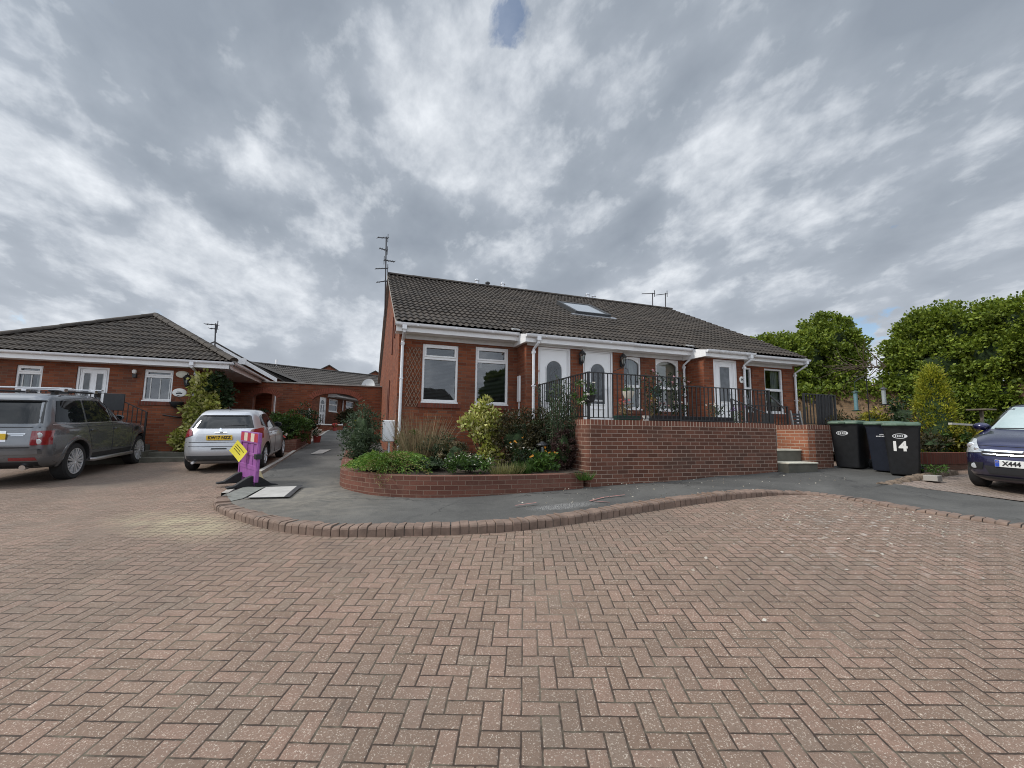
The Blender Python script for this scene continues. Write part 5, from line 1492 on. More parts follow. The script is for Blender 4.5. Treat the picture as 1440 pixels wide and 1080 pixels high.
    def seam(s, m, pts, sd, w=.012, off=.003):
        """thin dark gap along the side through (x, z) points"""
        P = []
        for (x0,z0),(x1,z1) in zip(pts, pts[1:]):
            for k in range(8): P.append((lerp(x0,x1,k/8), lerp(z0,z1,k/8)))
        P.append(pts[-1]); L = []
        m.tube([(x, sd*(s.hw(x,z)+off-w*.3), z) for x, z in P], w*.5, 5)

def wheel(parent, x, y, z, R, rim, wid, spokes, sd, style='split'):
    """tyre with rim; sd is the outer side along y"""
    o = thing_child('wheel', parent)
    w = MB(); hw = wid/2
    prof = [(rim*.98, -hw), (R*.90, -hw), (R*.985, -hw*.75), (R, -hw*.35), (R, hw*.35), (R*.985, hw*.75), (R*.90, hw), (rim*1.02, hw*.96), (rim*.98, hw*.8)]
    w.lathe((x, y, z), [(r, h) for r, h in prof], 40, axis='y', cap=False)
    t = w.build('wheel', M['rubber'], parent, smooth=30, local=True, fixn=True)
    m = MB(); f = sd*hw
    ring = [(rim*1.0, f*.98), (rim*.93, f*.98), (rim*.91, f*.8), (rim*.90, -f*.7)]
    m.lathe((x, y, z), ring, 40, axis='y', cap=False)
    m.lathe((x, y, z), [(.001, f*.92), (rim*.17, f*.88), (rim*.2, f*.7), (rim*.2, f*.3)], 20, axis='y', cap=False)
    for k in range(spokes):
        a = 2*PI*k/spokes
        for da in ((-.11, .11) if style == 'split' else (0,)):
            a0, a1 = a+da*.7, a+da*1.25
            p0 = Vector((x+rim*.15*math.cos(a0), y+f*.80, z+rim*.15*math.sin(a0))); p1 = Vector((x+rim*.93*math.cos(a1), y+f*.86, z+rim*.93*math.sin(a1)))
            m.bar(p0, p1, .032 if style == 'split' else rim*.26, .03)
    r = m.build('rim', M['alloy'], None, smooth=30, local=True); r.parent = t
    d = MB(); d.lathe((x, y, z), [(.001, f*.2), (rim*.92, f*.2)], 24, axis='y'); b = d.build('brake_disc', M['dark_grey'], None, local=True); b.parent = t
    return t
def thing_child(n, p): return None
def mirror_part(car, parent, x, z, y, mat, sd, glass=True):
    m = MB(); pts = []
    c = Vector((x, sd*(y+.11), z)); rows = []
    for k, (u, r) in enumerate(((-.06,.55),(-.05,.95),(0,1.0),(.05,.8),(.085,.35))):
        rows.append([(c.x+u, c.y+r*.12*math.cos(a)*(1), c.z+r*.075*math.sin(a)) for a in np.linspace(0, 2*PI, 14, endpoint=False)])
    m.grid(rows, closed=True); m.face(rows[0]); m.face(rows[-1])
    m.bar((x, sd*(y-.03), z-.05), (x, sd*(y+.06), z-.03), .05, .04)
    o = m.build('mirror', mat, parent, smooth=50, local=True, fixn=True)
    g = MB(); g.lathe((c.x-.062, c.y, c.z), [(.001,0),(.06,0)], 14, axis='x'); g.v = [(a, c.y+(b-c.y)*1.6, d) for a,b,d in g.v]
    q = g.build('mirror_glass', M['car_glass'], None, local=True); q.parent = o
    return o
def number_plate(parent, x, y, z, facing, txt, mat, band=False, tilt=0, w=.52, sx=.92):
    """facing +1 front, -1 rear (local x)"""
    m = MB(); m.obox((x, y, z), (.006, 0, 0), (0, w/2, 0), (0,0,.0555)); o = m.build('number_plate', mat, parent, local=True, bevel=.004)
    if txt: 
        t = put_text('lettering', txt, .098, M['ink'], o, (x+facing*.008, y-(.075 if band else 0), z), (0, facing, 0), (0, 0, 1), .0035, sx)
    if band:
        m = MB(); yy = y - facing*(w/2-.027); m.obox((x+facing*.005, yy, z), (.003,0,0), (0,.024,0), (0,0,.051)); b = m.build('country_band', M['plate_blue'], None, local=True); b.parent = o
        m = MB()
        for k in range(12): a = 2*PI*k/12; m.obox((x+facing*.009, yy+.014*math.cos(a), z+.018+.014*math.sin(a)), (.001,0,0), (0,.0022,0), (0,0,.0022))
        b2 = m.build('star_ring', M['plate_yellow'], None, local=True); b2.parent = o
    return o

def hatchback():
    g = thing('parked_car', 'silver grey hatchback parked facing away by the green hedge', 'car', (0,0,0))
    T = [(.20,-1.80,1.84,.76),(.26,-1.90,1.92,.82),(.34,-1.96,1.96,.85),(.48,-1.985,1.98,.867),(.60,-1.975,1.96,.872),(.72,-1.955,1.90,.87),(.82,-1.93,1.78,.862),(.90,-1.885,1.45,.85),(.96,-1.845,1.10,.825),(1.02,-1.80,.92,.79),(1.12,-1.73,.72,.735),(1.24,-1.63,.48,.672),(1.34,-1.52,.25,.615),(1.40,-1.42,.05,.565),(1.44,-1.28,-.15,.49),(1.46,-1.02,-.42,.33)]
    c = Car(T, 3.4, 4.8); P = paint('silver grey paint', (.47,.48,.50))
    ra, fa, R = -1.21, 1.33, .312
    b = c.body(g, P, [(ra,R,.86),(fa,R,.86)], .355)
    for x in (ra, fa):
        for sd in (-1, 1): wheel(g, x, sd*.725, R, R, .205, .19, 5, sd, 'single')
    # rear
    m = MB(); c.end(m, [(-.64,1.02),(.64,1.02),(.53,1.30),(-.53,1.30)], False, .008); m.build('rear_window', M['car_glass'], g, local=True, smooth=True)
    m = MB(); c.end(m, [(-.53,1.325),(.53,1.325),(.46,1.40),(-.46,1.40)], False, .05, nz=3); 
    c.end(m, [(-.53,1.315),(.53,1.315),(.53,1.325),(-.53,1.325)], False, .03, nz=1); m.build('spoiler', P, g, local=True, smooth=40)
    m = MB(); c.end(m, [(-.52,1.095),(-.05,1.075),(-.03,1.095),(-.50,1.125)], False, .02, nz=2); m.build('rear_wiper', M['black_plastic'], g, local=True)
    for sd in (-1, 1):
        m = MB(); pts = [(.58,.80),(.80,.77),(.845,.90),(.79,1.00),(.62,.955)]
        c.end(m, [(sd*.56,.87),(sd*.82,.77),(sd*.785,1.02),(sd*.60,.985)], False, .016, 24); 
        m.build('tail_light', M['lamp_red'], g, local=True, smooth=True)
    m = MB(); c.end(m, [(-.50,.735),(.50,.735),(.44,.90),(-.44,.90)], False, .004); m.build('plate_recess', plain('shaded silver panel', (.40,.41,.43), .35, .4, .05, 4), g, local=True, smooth=True)
    number_plate(g, -1.975, 0, .81, -1, 'KW67 NZZ', M['plate_yellow'])
    m = MB(); c.end(m, [(-.13,.915),(.13,.915),(.12,.94),(-.12,.94)], False, .018, nz=2); m.build('boot_handle', M['chrome'], g, local=True)
    m = MB(); m.prism([(-1.935,-.035,.965),(-1.935,.03,.965),(-1.93,.045,1.0),(-1.92,.0,1.035),(-1.92,-.03,1.02)], (.02,0,0)); m.build('badge', M['chrome'], g, local=True, fixn=True)
    m = MB(); c.end(m, [(-.80,.27),(.80,.27),(.74,.40),(-.74,.40)], False, .008); c.end(m, [(-.16,.545),(.16,.545),(.15,.575),(-.15,.575)], False, .01, nz=2); m.build('rear_bumper_trim', M['dark_grey'], g, local=True, smooth=True)
    m = MB(); m.tube([(-2.0,.5,.25),(-1.8,.5,.25)], .03, 10); m.build('exhaust', M['alloy'], g, local=True)
    m = MB(); c.end(m, [(-.82,.605),(.82,.605),(.82,.617),(-.82,.617)], False, .004, nz=1)
    c.end(m, [(-.70,.70),(.70,.70),(.70,.712),(-.70,.712)], False, .004, nz=1); m.build('panel_gap', M['dark'], g, local=True)
    # sides
    for sd in (-1, 1):
        m = MB(); c.side(m, [(-.30,.99),(.84,.975),(.28,1.28),(-.30,1.35)], sd, .007); m.build('front_side_window', M['car_glass'], g, local=True, smooth=True)
        m = MB(); c.side(m, [(-1.10,1.02),(-.38,.995),(-.38,1.352),(-1.02,1.33)], sd, .007); m.build('rear_side_window', M['car_glass'], g, local=True, smooth=True)
        m = MB(); c.side(m, [(-1.38,1.08),(-1.16,1.04),(-1.09,1.31),(-1.18,1.29)], sd, .007, 6); m.build('quarter_window', M['car_glass'], g, local=True, smooth=True)
        m = MB(); c.seam(m, [(-.34,1.0),(-.34,.42),(-.30,.34)], sd); c.seam(m, [(.85,.96),(.83,.60),(.86,.40),(.78,.33)], sd); c.seam(m, [(-.34,.34),(.78,.33)], sd); c.seam(m, [(-1.16,1.03),(-1.05,.74),(-.84,.50),(-.80,.34)], sd); m.build('door_gap', M['dark'], g, local=True)
        for x in (-.98, -.12):
            m = MB(); m.obox((x, sd*(c.hw(x,.87)+.02), .87), (.09,0,0), (0,.014,0), (0,0,.016)); m.build('door_handle', P, g, local=True, bevel=.008)
        mirror_part(c, g, .72, 1.02, c.hw(.72, 1.0)-.02, M['black_plastic'], sd)
        m = MB(); c.end(m, [(sd*.50,.72),(sd*.80,.66),(sd*.80,.80),(sd*.56,.80)], True, .01); m.build('headlight', M['lamp_clear'], g, local=True, smooth=True)
    m = MB(); c.end(m, [(-.72,1.0),(.72,1.0),(.60,1.36),(-.60,1.36)], True, .008); m.build('windscreen', M['car_glass'], g, local=True, smooth=True)
    m = MB(); c.end(m, [(-.5,.40),(.5,.40),(.45,.60),(-.45,.60)], True, .008); m.build('grille', M['dark'], g, local=True)
    m = MB(); m.tube([(-1.2,0,1.455),(-1.32,0,1.52)], .008, 6); m.lathe((-1.2,0,1.455), [(.03,0),(.015,.03)], 8); m.build('roof_aerial', M['black_plastic'], g, local=True)
    g.location = (-3.10, 13.73, G(-3.1, 13.7)+.0); g.rotation_euler = (-.02, -math.atan(.05), PI/2)
    return g
hatchback()

def suv():
    g = thing('parked_suv', 'dark grey four by four with roof bars parked at the left edge', 'suv', (0,0,0))
    T = [(.34,-2.20,2.10,.86),(.42,-2.32,2.22,.92),(.55,-2.37,2.26,.945),(.75,-2.375,2.27,.957),(.92,-2.36,2.24,.957),(1.02,-2.34,2.14,.95),(1.09,-2.325,1.75,.938),(1.14,-2.31,1.15,.922),(1.19,-2.29,.92,.905),(1.32,-2.22,.70,.862),(1.48,-2.13,.46,.812),(1.62,-2.04,.22,.765),(1.71,-1.97,.03,.73),(1.765,-1.86,-.15,.67),(1.79,-1.60,-.45,.50)]
    c = Car(T, 4.2, 9.0); P = paint('dark grey metallic paint', (.155,.162,.172), .6, .25)
    ra, fa, R = -1.36, 1.385, .385
    c.body(g, P, [(ra,R,.94),(fa,R,.94)], .445)
    for x in (ra, fa):
        for sd in (-1, 1): wheel(g, x, sd*.79, R, R, .275, .26, 9, sd, 'split')
    for x in (ra, fa):                                                             # flared arches
        for sd in (-1, 1):
            m = MB(); rows = []
            for k in range(25):
                a = lerp(-.10, PI+.10, k/24); row = []
                for r, o in ((.445,-.03),(.450,.012),(.50,.016),(.545,.0)):
                    px, pz = x+r*math.cos(a), R+r*math.sin(a); row.append((px, sd*(c.hw(px, max(.36, pz))+o), pz))
                rows.append(row)
            m.grid(rows); m.build('wheel_arch', P, g, local=True, smooth=True, fixn=True)
    # rear
    m = MB(); c.end(m, [(-.80,1.20),(.80,1.20),(.70,1.62),(-.70,1.62)], False, .008); m.build('rear_window', M['car_glass'], g, local=True, smooth=True)
    m = MB(); c.end(m, [(-.72,1.645),(.72,1.645),(.68,1.73),(-.68,1.73)], False, .075, nz=3); c.end(m, [(-.72,1.63),(.72,1.63),(.72,1.645),(-.72,1.645)], False, .05, nz=1); m.build('spoiler', P, g, local=True, smooth=40)
    for sd in (-1, 1):
        m = MB(); c.end(m, [(sd*.70,.79),(sd*.915,.79),(sd*.91,1.06),(sd*.70,1.06)], False, .012, 24); tl = m.build('tail_light', M['lamp_red'], g, local=True, smooth=True)
        m = MB()
        for (yy, zz) in ((.80,.975),(.80,.855)):
            xx = c.xend(sd*yy, zz, False); m.lathe((xx-.02, sd*yy, zz), [(.001,-.004),(.045,-.002),(.052,.006)], 16, axis='x')
        q = m.build('lamp_lens', M['lamp_clear'], None, local=True); q.parent = tl
        m = MB(); c.end(m, [(sd*.42,.50),(sd*.80,.50),(sd*.78,.56),(sd*.42,.56)], False, .012); m.build('reflector', M['lamp_red'], g, local=True)
    m = MB(); c.end(m, [(-.93,.62),(.93,.62),(.93,.70),(-.93,.70)], False, .05, nz=2); c.end(m, [(-.93,.70),(.93,.70),(.92,.715),(-.92,.715)], False, .03, nz=1); m.build('bumper_step', P, g, local=True, smooth=40)
    m = MB(); c.end(m, [(-.9,.36),(.9,.36),(.9,.47),(-.9,.47)], False, .01); m.build('lower_bumper', M['black_plastic'], g, local=True, smooth=True)
    m = MB(); c.end(m, [(-.70,.735),(.70,.735),(.70,.757),(-.70,.757)], False, .008, nz=1); c.end(m, [(-.90,1.12),(.90,1.12),(.90,1.135),(-.90,1.135)], False, .004, nz=1); m.build('panel_gap', M['dark'], g, local=True)
    m = MB(); c.end(m, [(-.62,.995),(-.36,.995),(-.36,1.012),(-.62,1.012)], False, .012, nz=1); c.end(m, [(-.60,.965),(-.42,.965),(-.42,.975),(-.60,.975)], False, .012, nz=1); m.build('badge', M['chrome'], g, local=True)
    m = MB(); c.end(m, [(-.36,.86),(.36,.86),(.34,1.06),(-.34,1.06)], False, .006); m.build('plate_recess', M['alloy'], g, local=True)
    number_plate(g, -2.382, -.09, .955, -1, None, M['plate_yellow'], w=.54)
    m = MB(); m.tube([(-2.36,-.62,.37),(-2.1,-.62,.40)], .05, 12); m.tube([(-2.36,.62,.37),(-2.1,.62,.40)], .05, 12); m.build('exhaust', M['chrome'], g, local=True)
    for sd in (-1, 1):
        m = MB(); c.side(m, [(-.02,1.19),(.84,1.18),(.20,1.60),(-.02,1.655)], sd, .008); m.build('front_side_window', M['car_glass'], g, local=True, smooth=True)
        m = MB(); c.side(m, [(-1.02,1.20),(-.10,1.19),(-.10,1.66),(-.96,1.665)], sd, .008); m.build('rear_side_window', M['car_glass'], g, local=True, smooth=True)
        m = MB(); c.side(m, [(-2.02,1.22),(-1.10,1.20),(-1.04,1.665),(-1.80,1.64)], sd, .008); m.build('quarter_window', M['car_glass'], g, local=True, smooth=True)
        m = MB(); c.side(m, [(-2.1,1.165),(.92,1.165),(.90,1.18),(-2.1,1.18)], sd, .008, 20, 1); m.build('window_trim', M['alu'], g, local=True)
        m = MB(); c.seam(m, [(-.06,1.17),(-.06,.62),(-.04,.50)], sd); c.seam(m, [(.90,1.15),(.86,.80),(.84,.50)], sd); c.seam(m, [(-1.06,1.18),(-1.0,.92),(-.90,.72),(-.88,.5)], sd); c.seam(m, [(-.88,.5),(.84,.5)], sd); c.seam(m, [(-2.2,1.11),(1.1,1.09)], sd, .008); m.build('door_gap', M['dark'], g, local=True)
        for x in (-.86, .10):
            m = MB(); m.obox((x, sd*(c.hw(x,1.02)+.022), 1.02), (.11,0,0), (0,.016,0), (0,0,.018)); m.build('door_handle', P, g, local=True, bevel=.01)
        m = MB(); m.obox((1.08, sd*(c.hw(1.08,.98)+.004), .98), (.11,0,0), (0,.01,0), (0,0,.045)); m.build('side_vent', M['black_plastic'], g, local=True, bevel=.01)
        m = MB(); m.tube([(-.92, sd*.93, .37), (-.85, sd*.97, .36), (.85, sd*.97, .36), (.92, sd*.93, .37)], .04, 10); m.build('side_step', M['alu'], g, local=True, smooth=40)
        m = MB(); c.side(m, [(-.92,.40),(.92,.40),(.92,.50),(-.92,.50)], sd, .01, 14, 2); m.build('sill_trim', M['black_plastic'], g, local=True, smooth=True)
        m = MB(); m.tube([(-1.75, sd*.60, 1.84), (.05, sd*.60, 1.84)], .022, 8); 
        for x in (-1.6, -.1): m.obox((x, sd*.61, 1.80), (.06,0,0), (0,.03,0), (0,0,.05))
        m.build('roof_rail', M['black_plastic'], g, local=True)
        mirror_part(c, g, .80, 1.25, c.hw(.80, 1.22)-.0, P, sd)
        m = MB(); c.end(m, [(sd*.62,.86),(sd*.92,.84),(sd*.91,1.02),(sd*.66,1.04)], True, .01); m.build('headlight', M['lamp_clear'], g, local=True, smooth=True)
    for x in (-1.35, -.25):
        m = MB(); m.obox((x, 0, 1.905), (.045,0,0), (0,.78,0), (0,0,.016))
        for sd in (-1, 1): m.obox((x, sd*.62, 1.865), (.06,0,0), (0,.045,0), (0,0,.035))
        m.build('roof_bar', M['alu'], g, local=True, bevel=.01)
    m = MB(); c.end(m, [(-.82,1.20),(.82,1.20),(.70,1.68),(-.70,1.68)], True, .008); m.build('windscreen', M['car_glass'], g, local=True, smooth=True)
    m = MB(); c.end(m, [(-.5,.75),(.5,.75),(.5,1.0),(-.5,1.0)], True, .01); m.build('grille', M['dark_grey'], g, local=True)
    x, y = -6.62, 13.15
    g.location = (x, y, G(x, y)-.0); g.rotation_euler = (-.012, -math.atan(.047), PI/2+.0)
    return g
suv()

def blue_car():
    g = thing('parked_car', 'dark blue hatchback with nose toward the road at the right edge', 'car', (0,0,0))
    T = [(.17,-1.8,1.82,.74),(.24,-1.9,1.92,.80),(.34,-1.95,1.975,.85),(.48,-1.98,1.995,.868),(.60,-1.98,1.975,.872),(.70,-1.96,1.92,.868),(.79,-1.94,1.82,.86),(.87,-1.91,1.62,.848),(.94,-1.88,1.32,.832),(.99,-1.85,1.06,.815),(1.04,-1.82,.94,.796),(1.15,-1.75,.74,.752),(1.28,-1.65,.50,.70),(1.38,-1.55,.27,.655),(1.44,-1.42,.06,.60),(1.48,-1.15,-.30,.45)]
    c = Car(T, 5.0, 5.0); P = paint('dark blue metallic paint', (.012,.013,.060), .45, .22)
    ra, fa, R = -1.24, 1.27, .31
    c.body(g, P, [(ra,R,.86),(fa,R,.86)], .355)
    for x in (ra, fa):
        for sd in (-1, 1): wheel(g, x, sd*.715, R, R, .20, .19, 7, sd, 'single')
    m = MB(); c.end(m, [(-.74,1.01),(.74,1.01),(.60,1.40),(-.60,1.40)], True, .008); m.build('windscreen', M['screen'], g, local=True, smooth=True)
    m = MB(); c.end(m, [(-.60,1.015),(.0,1.03),(.0,1.045),(-.60,1.03)], True, .022, nz=1); c.end(m, [(.05,1.015),(.62,1.035),(.62,1.05),(.05,1.03)], True, .022, nz=1); m.build('wiper', M['black_plastic'], g, local=True)
    for sd in (-1, 1):
        m = MB(); c.end(m, [(sd*.52,.65),(sd*.80,.62),(sd*.785,.865),(sd*.66,.85)], True, .012, 16, 10); hl = m.build('headlight', M['lamp_clear'], g, local=True, smooth=True)
        m = MB(); 
        for (yy, zz, rr) in ((.70,.74,.055),(.60,.70,.035)):
            m.lathe((c.xend(yy,zz,True)+.012, sd*yy, zz), [(.001,.012),(rr*.8,.01),(rr,0)], 16, axis='x')
        q = m.build('lamp_lens', M['chrome'], None, local=True); q.parent = hl
        m = MB(); c.end(m, [(sd*.52,.37),(sd*.70,.35),(sd*.74,.46),(sd*.50,.49)], True, .008); m.build('lower_vent', M['black_plastic'], g, local=True, smooth=True)
        m = MB(); m.lathe((c.xend(.62,.42,True)+.01, sd*.62, .42), [(.001,.01),(.04,.008),(.045,0)], 14, axis='x'); m.build('fog_lamp', M['lamp_clear'], g, local=True)
        m = MB(); c.side(m, [(-.28,1.02),(.86,1.0),(.30,1.355),(-.28,1.40)], sd, .007); m.build('front_side_window', M['car_glass'], g, local=True, smooth=True)
        m = MB(); c.side(m, [(-1.2,1.05),(-.36,1.02),(-.36,1.40),(-1.1,1.36)], sd, .007); m.build('rear_side_window', M['car_glass'], g, local=True, smooth=True)
        m = MB(); c.seam(m, [(-.32,1.0),(-.32,.36)], sd); c.seam(m, [(.86,.97),(.84,.36)], sd); c.seam(m, [(-.32,.34),(.8,.34)], sd); m.build('door_gap', M['dark'], g, local=True)
        mirror_part(c, g, .74, 1.04, c.hw(.74, 1.02)-.02, P, sd)
        m = MB(); c.end(m, [(sd*.62,.70),(sd*.82,.72),(sd*.80,.95),(sd*.68,.95)], False, .01); m.build('tail_light', M['lamp_red'], g, local=True)
    # grille with bright bar and round emblem
    m = MB(); c.end(m, [(-.52,.60),(.52,.60),(.56,.685),(-.56,.685)], True, .007); m.build('grille', M['dark'], g, local=True)
    m = MB(); c.end(m, [(-.56,.672),(.56,.672),(.57,.702),(-.57,.702)], True, .016, nz=2); c.end(m, [(-.48,.622),(.48,.622),(.52,.636),(-.52,.636)], True, .016, nz=1)
    m.build('grille_bar', M['chrome'], g, local=True)
    m = MB(); xe = c.xend(0,.66,True)+.022; m.lathe((xe,0,.66), [(.052,0),(.06,.006),(.066,.0)], 24, axis='x'); m.lathe((xe,0,.66), [(.001,.0),(.052,-.004)], 20, axis='x')
    m.bar((xe+.004,-.035,.685),(xe+.004,.04,.675),.012); m.bar((xe+.004,.04,.675),(xe+.004,-.01,.645),.012); m.bar((xe+.004,-.01,.645),(xe+.004,.03,.63),.012); m.build('emblem', M['chrome'], g, local=True)
    m = MB(); c.end(m, [(-.44,.30),(.44,.30),(.50,.44),(-.50,.44)], True, .007); m.build('lower_grille', M['dark'], g, local=True)
    m = MB(); c.end(m, [(-.70,.225),(.70,.225),(.72,.262),(-.72,.262)], True, .02, nz=2); m.build('front_lip', M['dark_grey'], g, local=True)
    m = MB()
    for sd in (-1, 1): pass
    c.end(m, [(-.80,.755),(.80,.755),(.80,.762),(-.80,.762)], True, .004, nz=1); m.build('panel_gap', M['dark'], g, local=True)
    number_plate(g, c.xend(.2,.49,True)+.012, -.10, .49, 1, 'X444', M['plate_white'], band=True)
    m = MB(); c.end(m, [(-.60,1.08),(.60,1.08),(.55,1.36),(-.55,1.36)], False, .008); m.build('rear_window', M['car_glass'], g, local=True)
    g.location = (11.85, 4.24, G(11.85, 4.24)+.035); g.rotation_euler = (-.042, .041, PI+.165)
    return g
def screenmat():
    t = NT('pale windscreen glass'); p = t.pos()  # pale blue-green tone over the whole screen, varied by noise
    c = t.ramp(t.noise(p, 2.5, 3), [(.3, (.33,.42,.42)), (.7, (.42,.50,.50))])
    return t.out(t.principled(c, .05, 0, None, .6, .3))
M['screen'] = screenmat()
blue_car()

# ================================================================== wheeled bins
M['bin_lid'] = plain('faded green lid', (.075,.125,.085), .55, 0, .25, 9, bump=.15, grime=.2)
M['bin_logo'] = plain('white bin print', (.62,.63,.64), .6, 0, .1, 20)
def bin_(label, x, y, rz, body=None, number=None, lid=None, z=None, mark='oval'):
    """front faces local -Y"""
    g = thing('wheelie_bin', label, 'wheelie bin', (0,0,0), 0, 'black wheeled bins on the pavement')
    W, Dp, H = .58, .70, .98
    m = MB()
    def ring(w, y0, y1, z, r=.045):
        p = []
        for cx, cy, a0 in ((w/2-r, y0+r, -PI/2), (w/2-r, y1-r, 0), (-w/2+r, y1-r, PI/2), (-w/2+r, y0+r, PI)):
            for k in range(5): a = a0+PI/2*k/4; p.append((cx+r*math.cos(a), cy+r*math.sin(a), z))
        return p
    m.grid([ring(.44,-.235,.27,.015), ring(.455,-.25,.28,.05), ring(.555,-.335,.33,.90), ring(.575,-.35,.345,.93), ring(.585,-.355,.35,.975), ring(.53,-.32,.32,.975)], closed=True)
    m.face(ring(.44,-.235,.27,.015)[::-1])
    m.build('body', body or M['black_plastic'], g, smooth=35, local=True)
    m = MB(); m.grid([ring(.59,-.39,.36,.975), ring(.60,-.40,.365,1.0), ring(.59,-.39,.36,1.03), ring(.50,-.31,.30,1.055), ring(.2,-.1,.1,1.062)], closed=True); m.face(ring(.2,-.1,.1,1.062)); m.face(ring(.59,-.39,.36,.975)[::-1])
    m.box(-.06,-.425,.99,.06,-.385,1.02); m.build('lid', lid or M['bin_lid'], g, smooth=35, local=True)
    m = MB(); m.tube([(-.26,.36,.97),(-.26,.44,.99),(.26,.44,.99),(.26,.36,.97)], .016, 8); m.build('handle', M['black_plastic'], g, local=True)
    for sd in (-1, 1):
        m = MB(); m.lathe((sd*.255, .27, .10), [(.05,-.03),(.095,-.03),(.10,-.015),(.10,.015),(.095,.03),(.05,.03)], 24, axis='x'); w = m.build('wheel', M['rubber'], g, smooth=30, local=True)
        m = MB(); m.lathe((sd*.255, .27, .10), [(.001,sd*.028),(.045,sd*.028),(.055,sd*.02)], 16, axis='x'); q = m.build('hub', M['dark_grey'], None, local=True); q.parent = w
    m = MB(); m.tube([(-.25,.27,.10),(.25,.27,.10)], .012, 8); m.build('axle', M['dark_grey'], g, local=True)
    # printed mark on the sloping front: y at height z
    fy = lambda zz: lerp(-.25,-.335,(zz-.05)/.85)-.004
    nrm = Vector((0, .1, 1)).normalized()
    if mark == 'oval':
        m = MB(); rows = []
        cz = .775
        for r in (.0, .5, .62): rows.append([(-.03+.115*r/.62*math.cos(a)*1.0, fy(cz+.05*r/.62*math.sin(a)), cz+.05*r/.62*math.sin(a)) for a in np.linspace(0, 2*PI, 28, endpoint=False)])
        m.grid([rows[2], [(x*.86-.004, y-.0, cz+(z-cz)*.78) for x, y, z in rows[2]]], closed=True)
        for k in range(4): m.face([(-.105+k*.034, fy(cz-.02)-.001, cz-.018), (-.085+k*.034, fy(cz-.02)-.001, cz-.018), (-.082+k*.034, fy(cz+.02)-.001, cz+.018), (-.102+k*.034, fy(cz+.02)-.001, cz+.018)])
        m.face([(.035,fy(cz)-.001,cz-.03),(.075,fy(cz)-.001,cz-.02),(.078,fy(cz)-.001,cz+.02),(.04,fy(cz)-.001,cz+.03)])
        m.build('council_mark', M['bin_logo'], g, local=True)
    else:
        m = MB(); 
        for (x0, x1, z0, z1) in ((-.04,.03,.765,.785),(-.10,.12,.725,.748)):
            n = 9
            for k in range(n):
                a, b = lerp(x0,x1,k/n), lerp(x0,x1,(k+.72)/n); m.face([(a,fy(z0),z0),(b,fy(z0),z0),(b,fy(z1),z1),(a,fy(z1),z1)])
        m.build('council_mark', M['bin_logo'], g, local=True)
    if number:
        put_text('number', number, .26, M['white_paint'], g, (-.055, fy(.56)-.003, .565), (1,0,0), (0,-.1,1), .011, .95)
    g.location = (x, y, z if z is not None else G(x, y)+.045); g.rotation_euler = (0,0,rz)
    return g
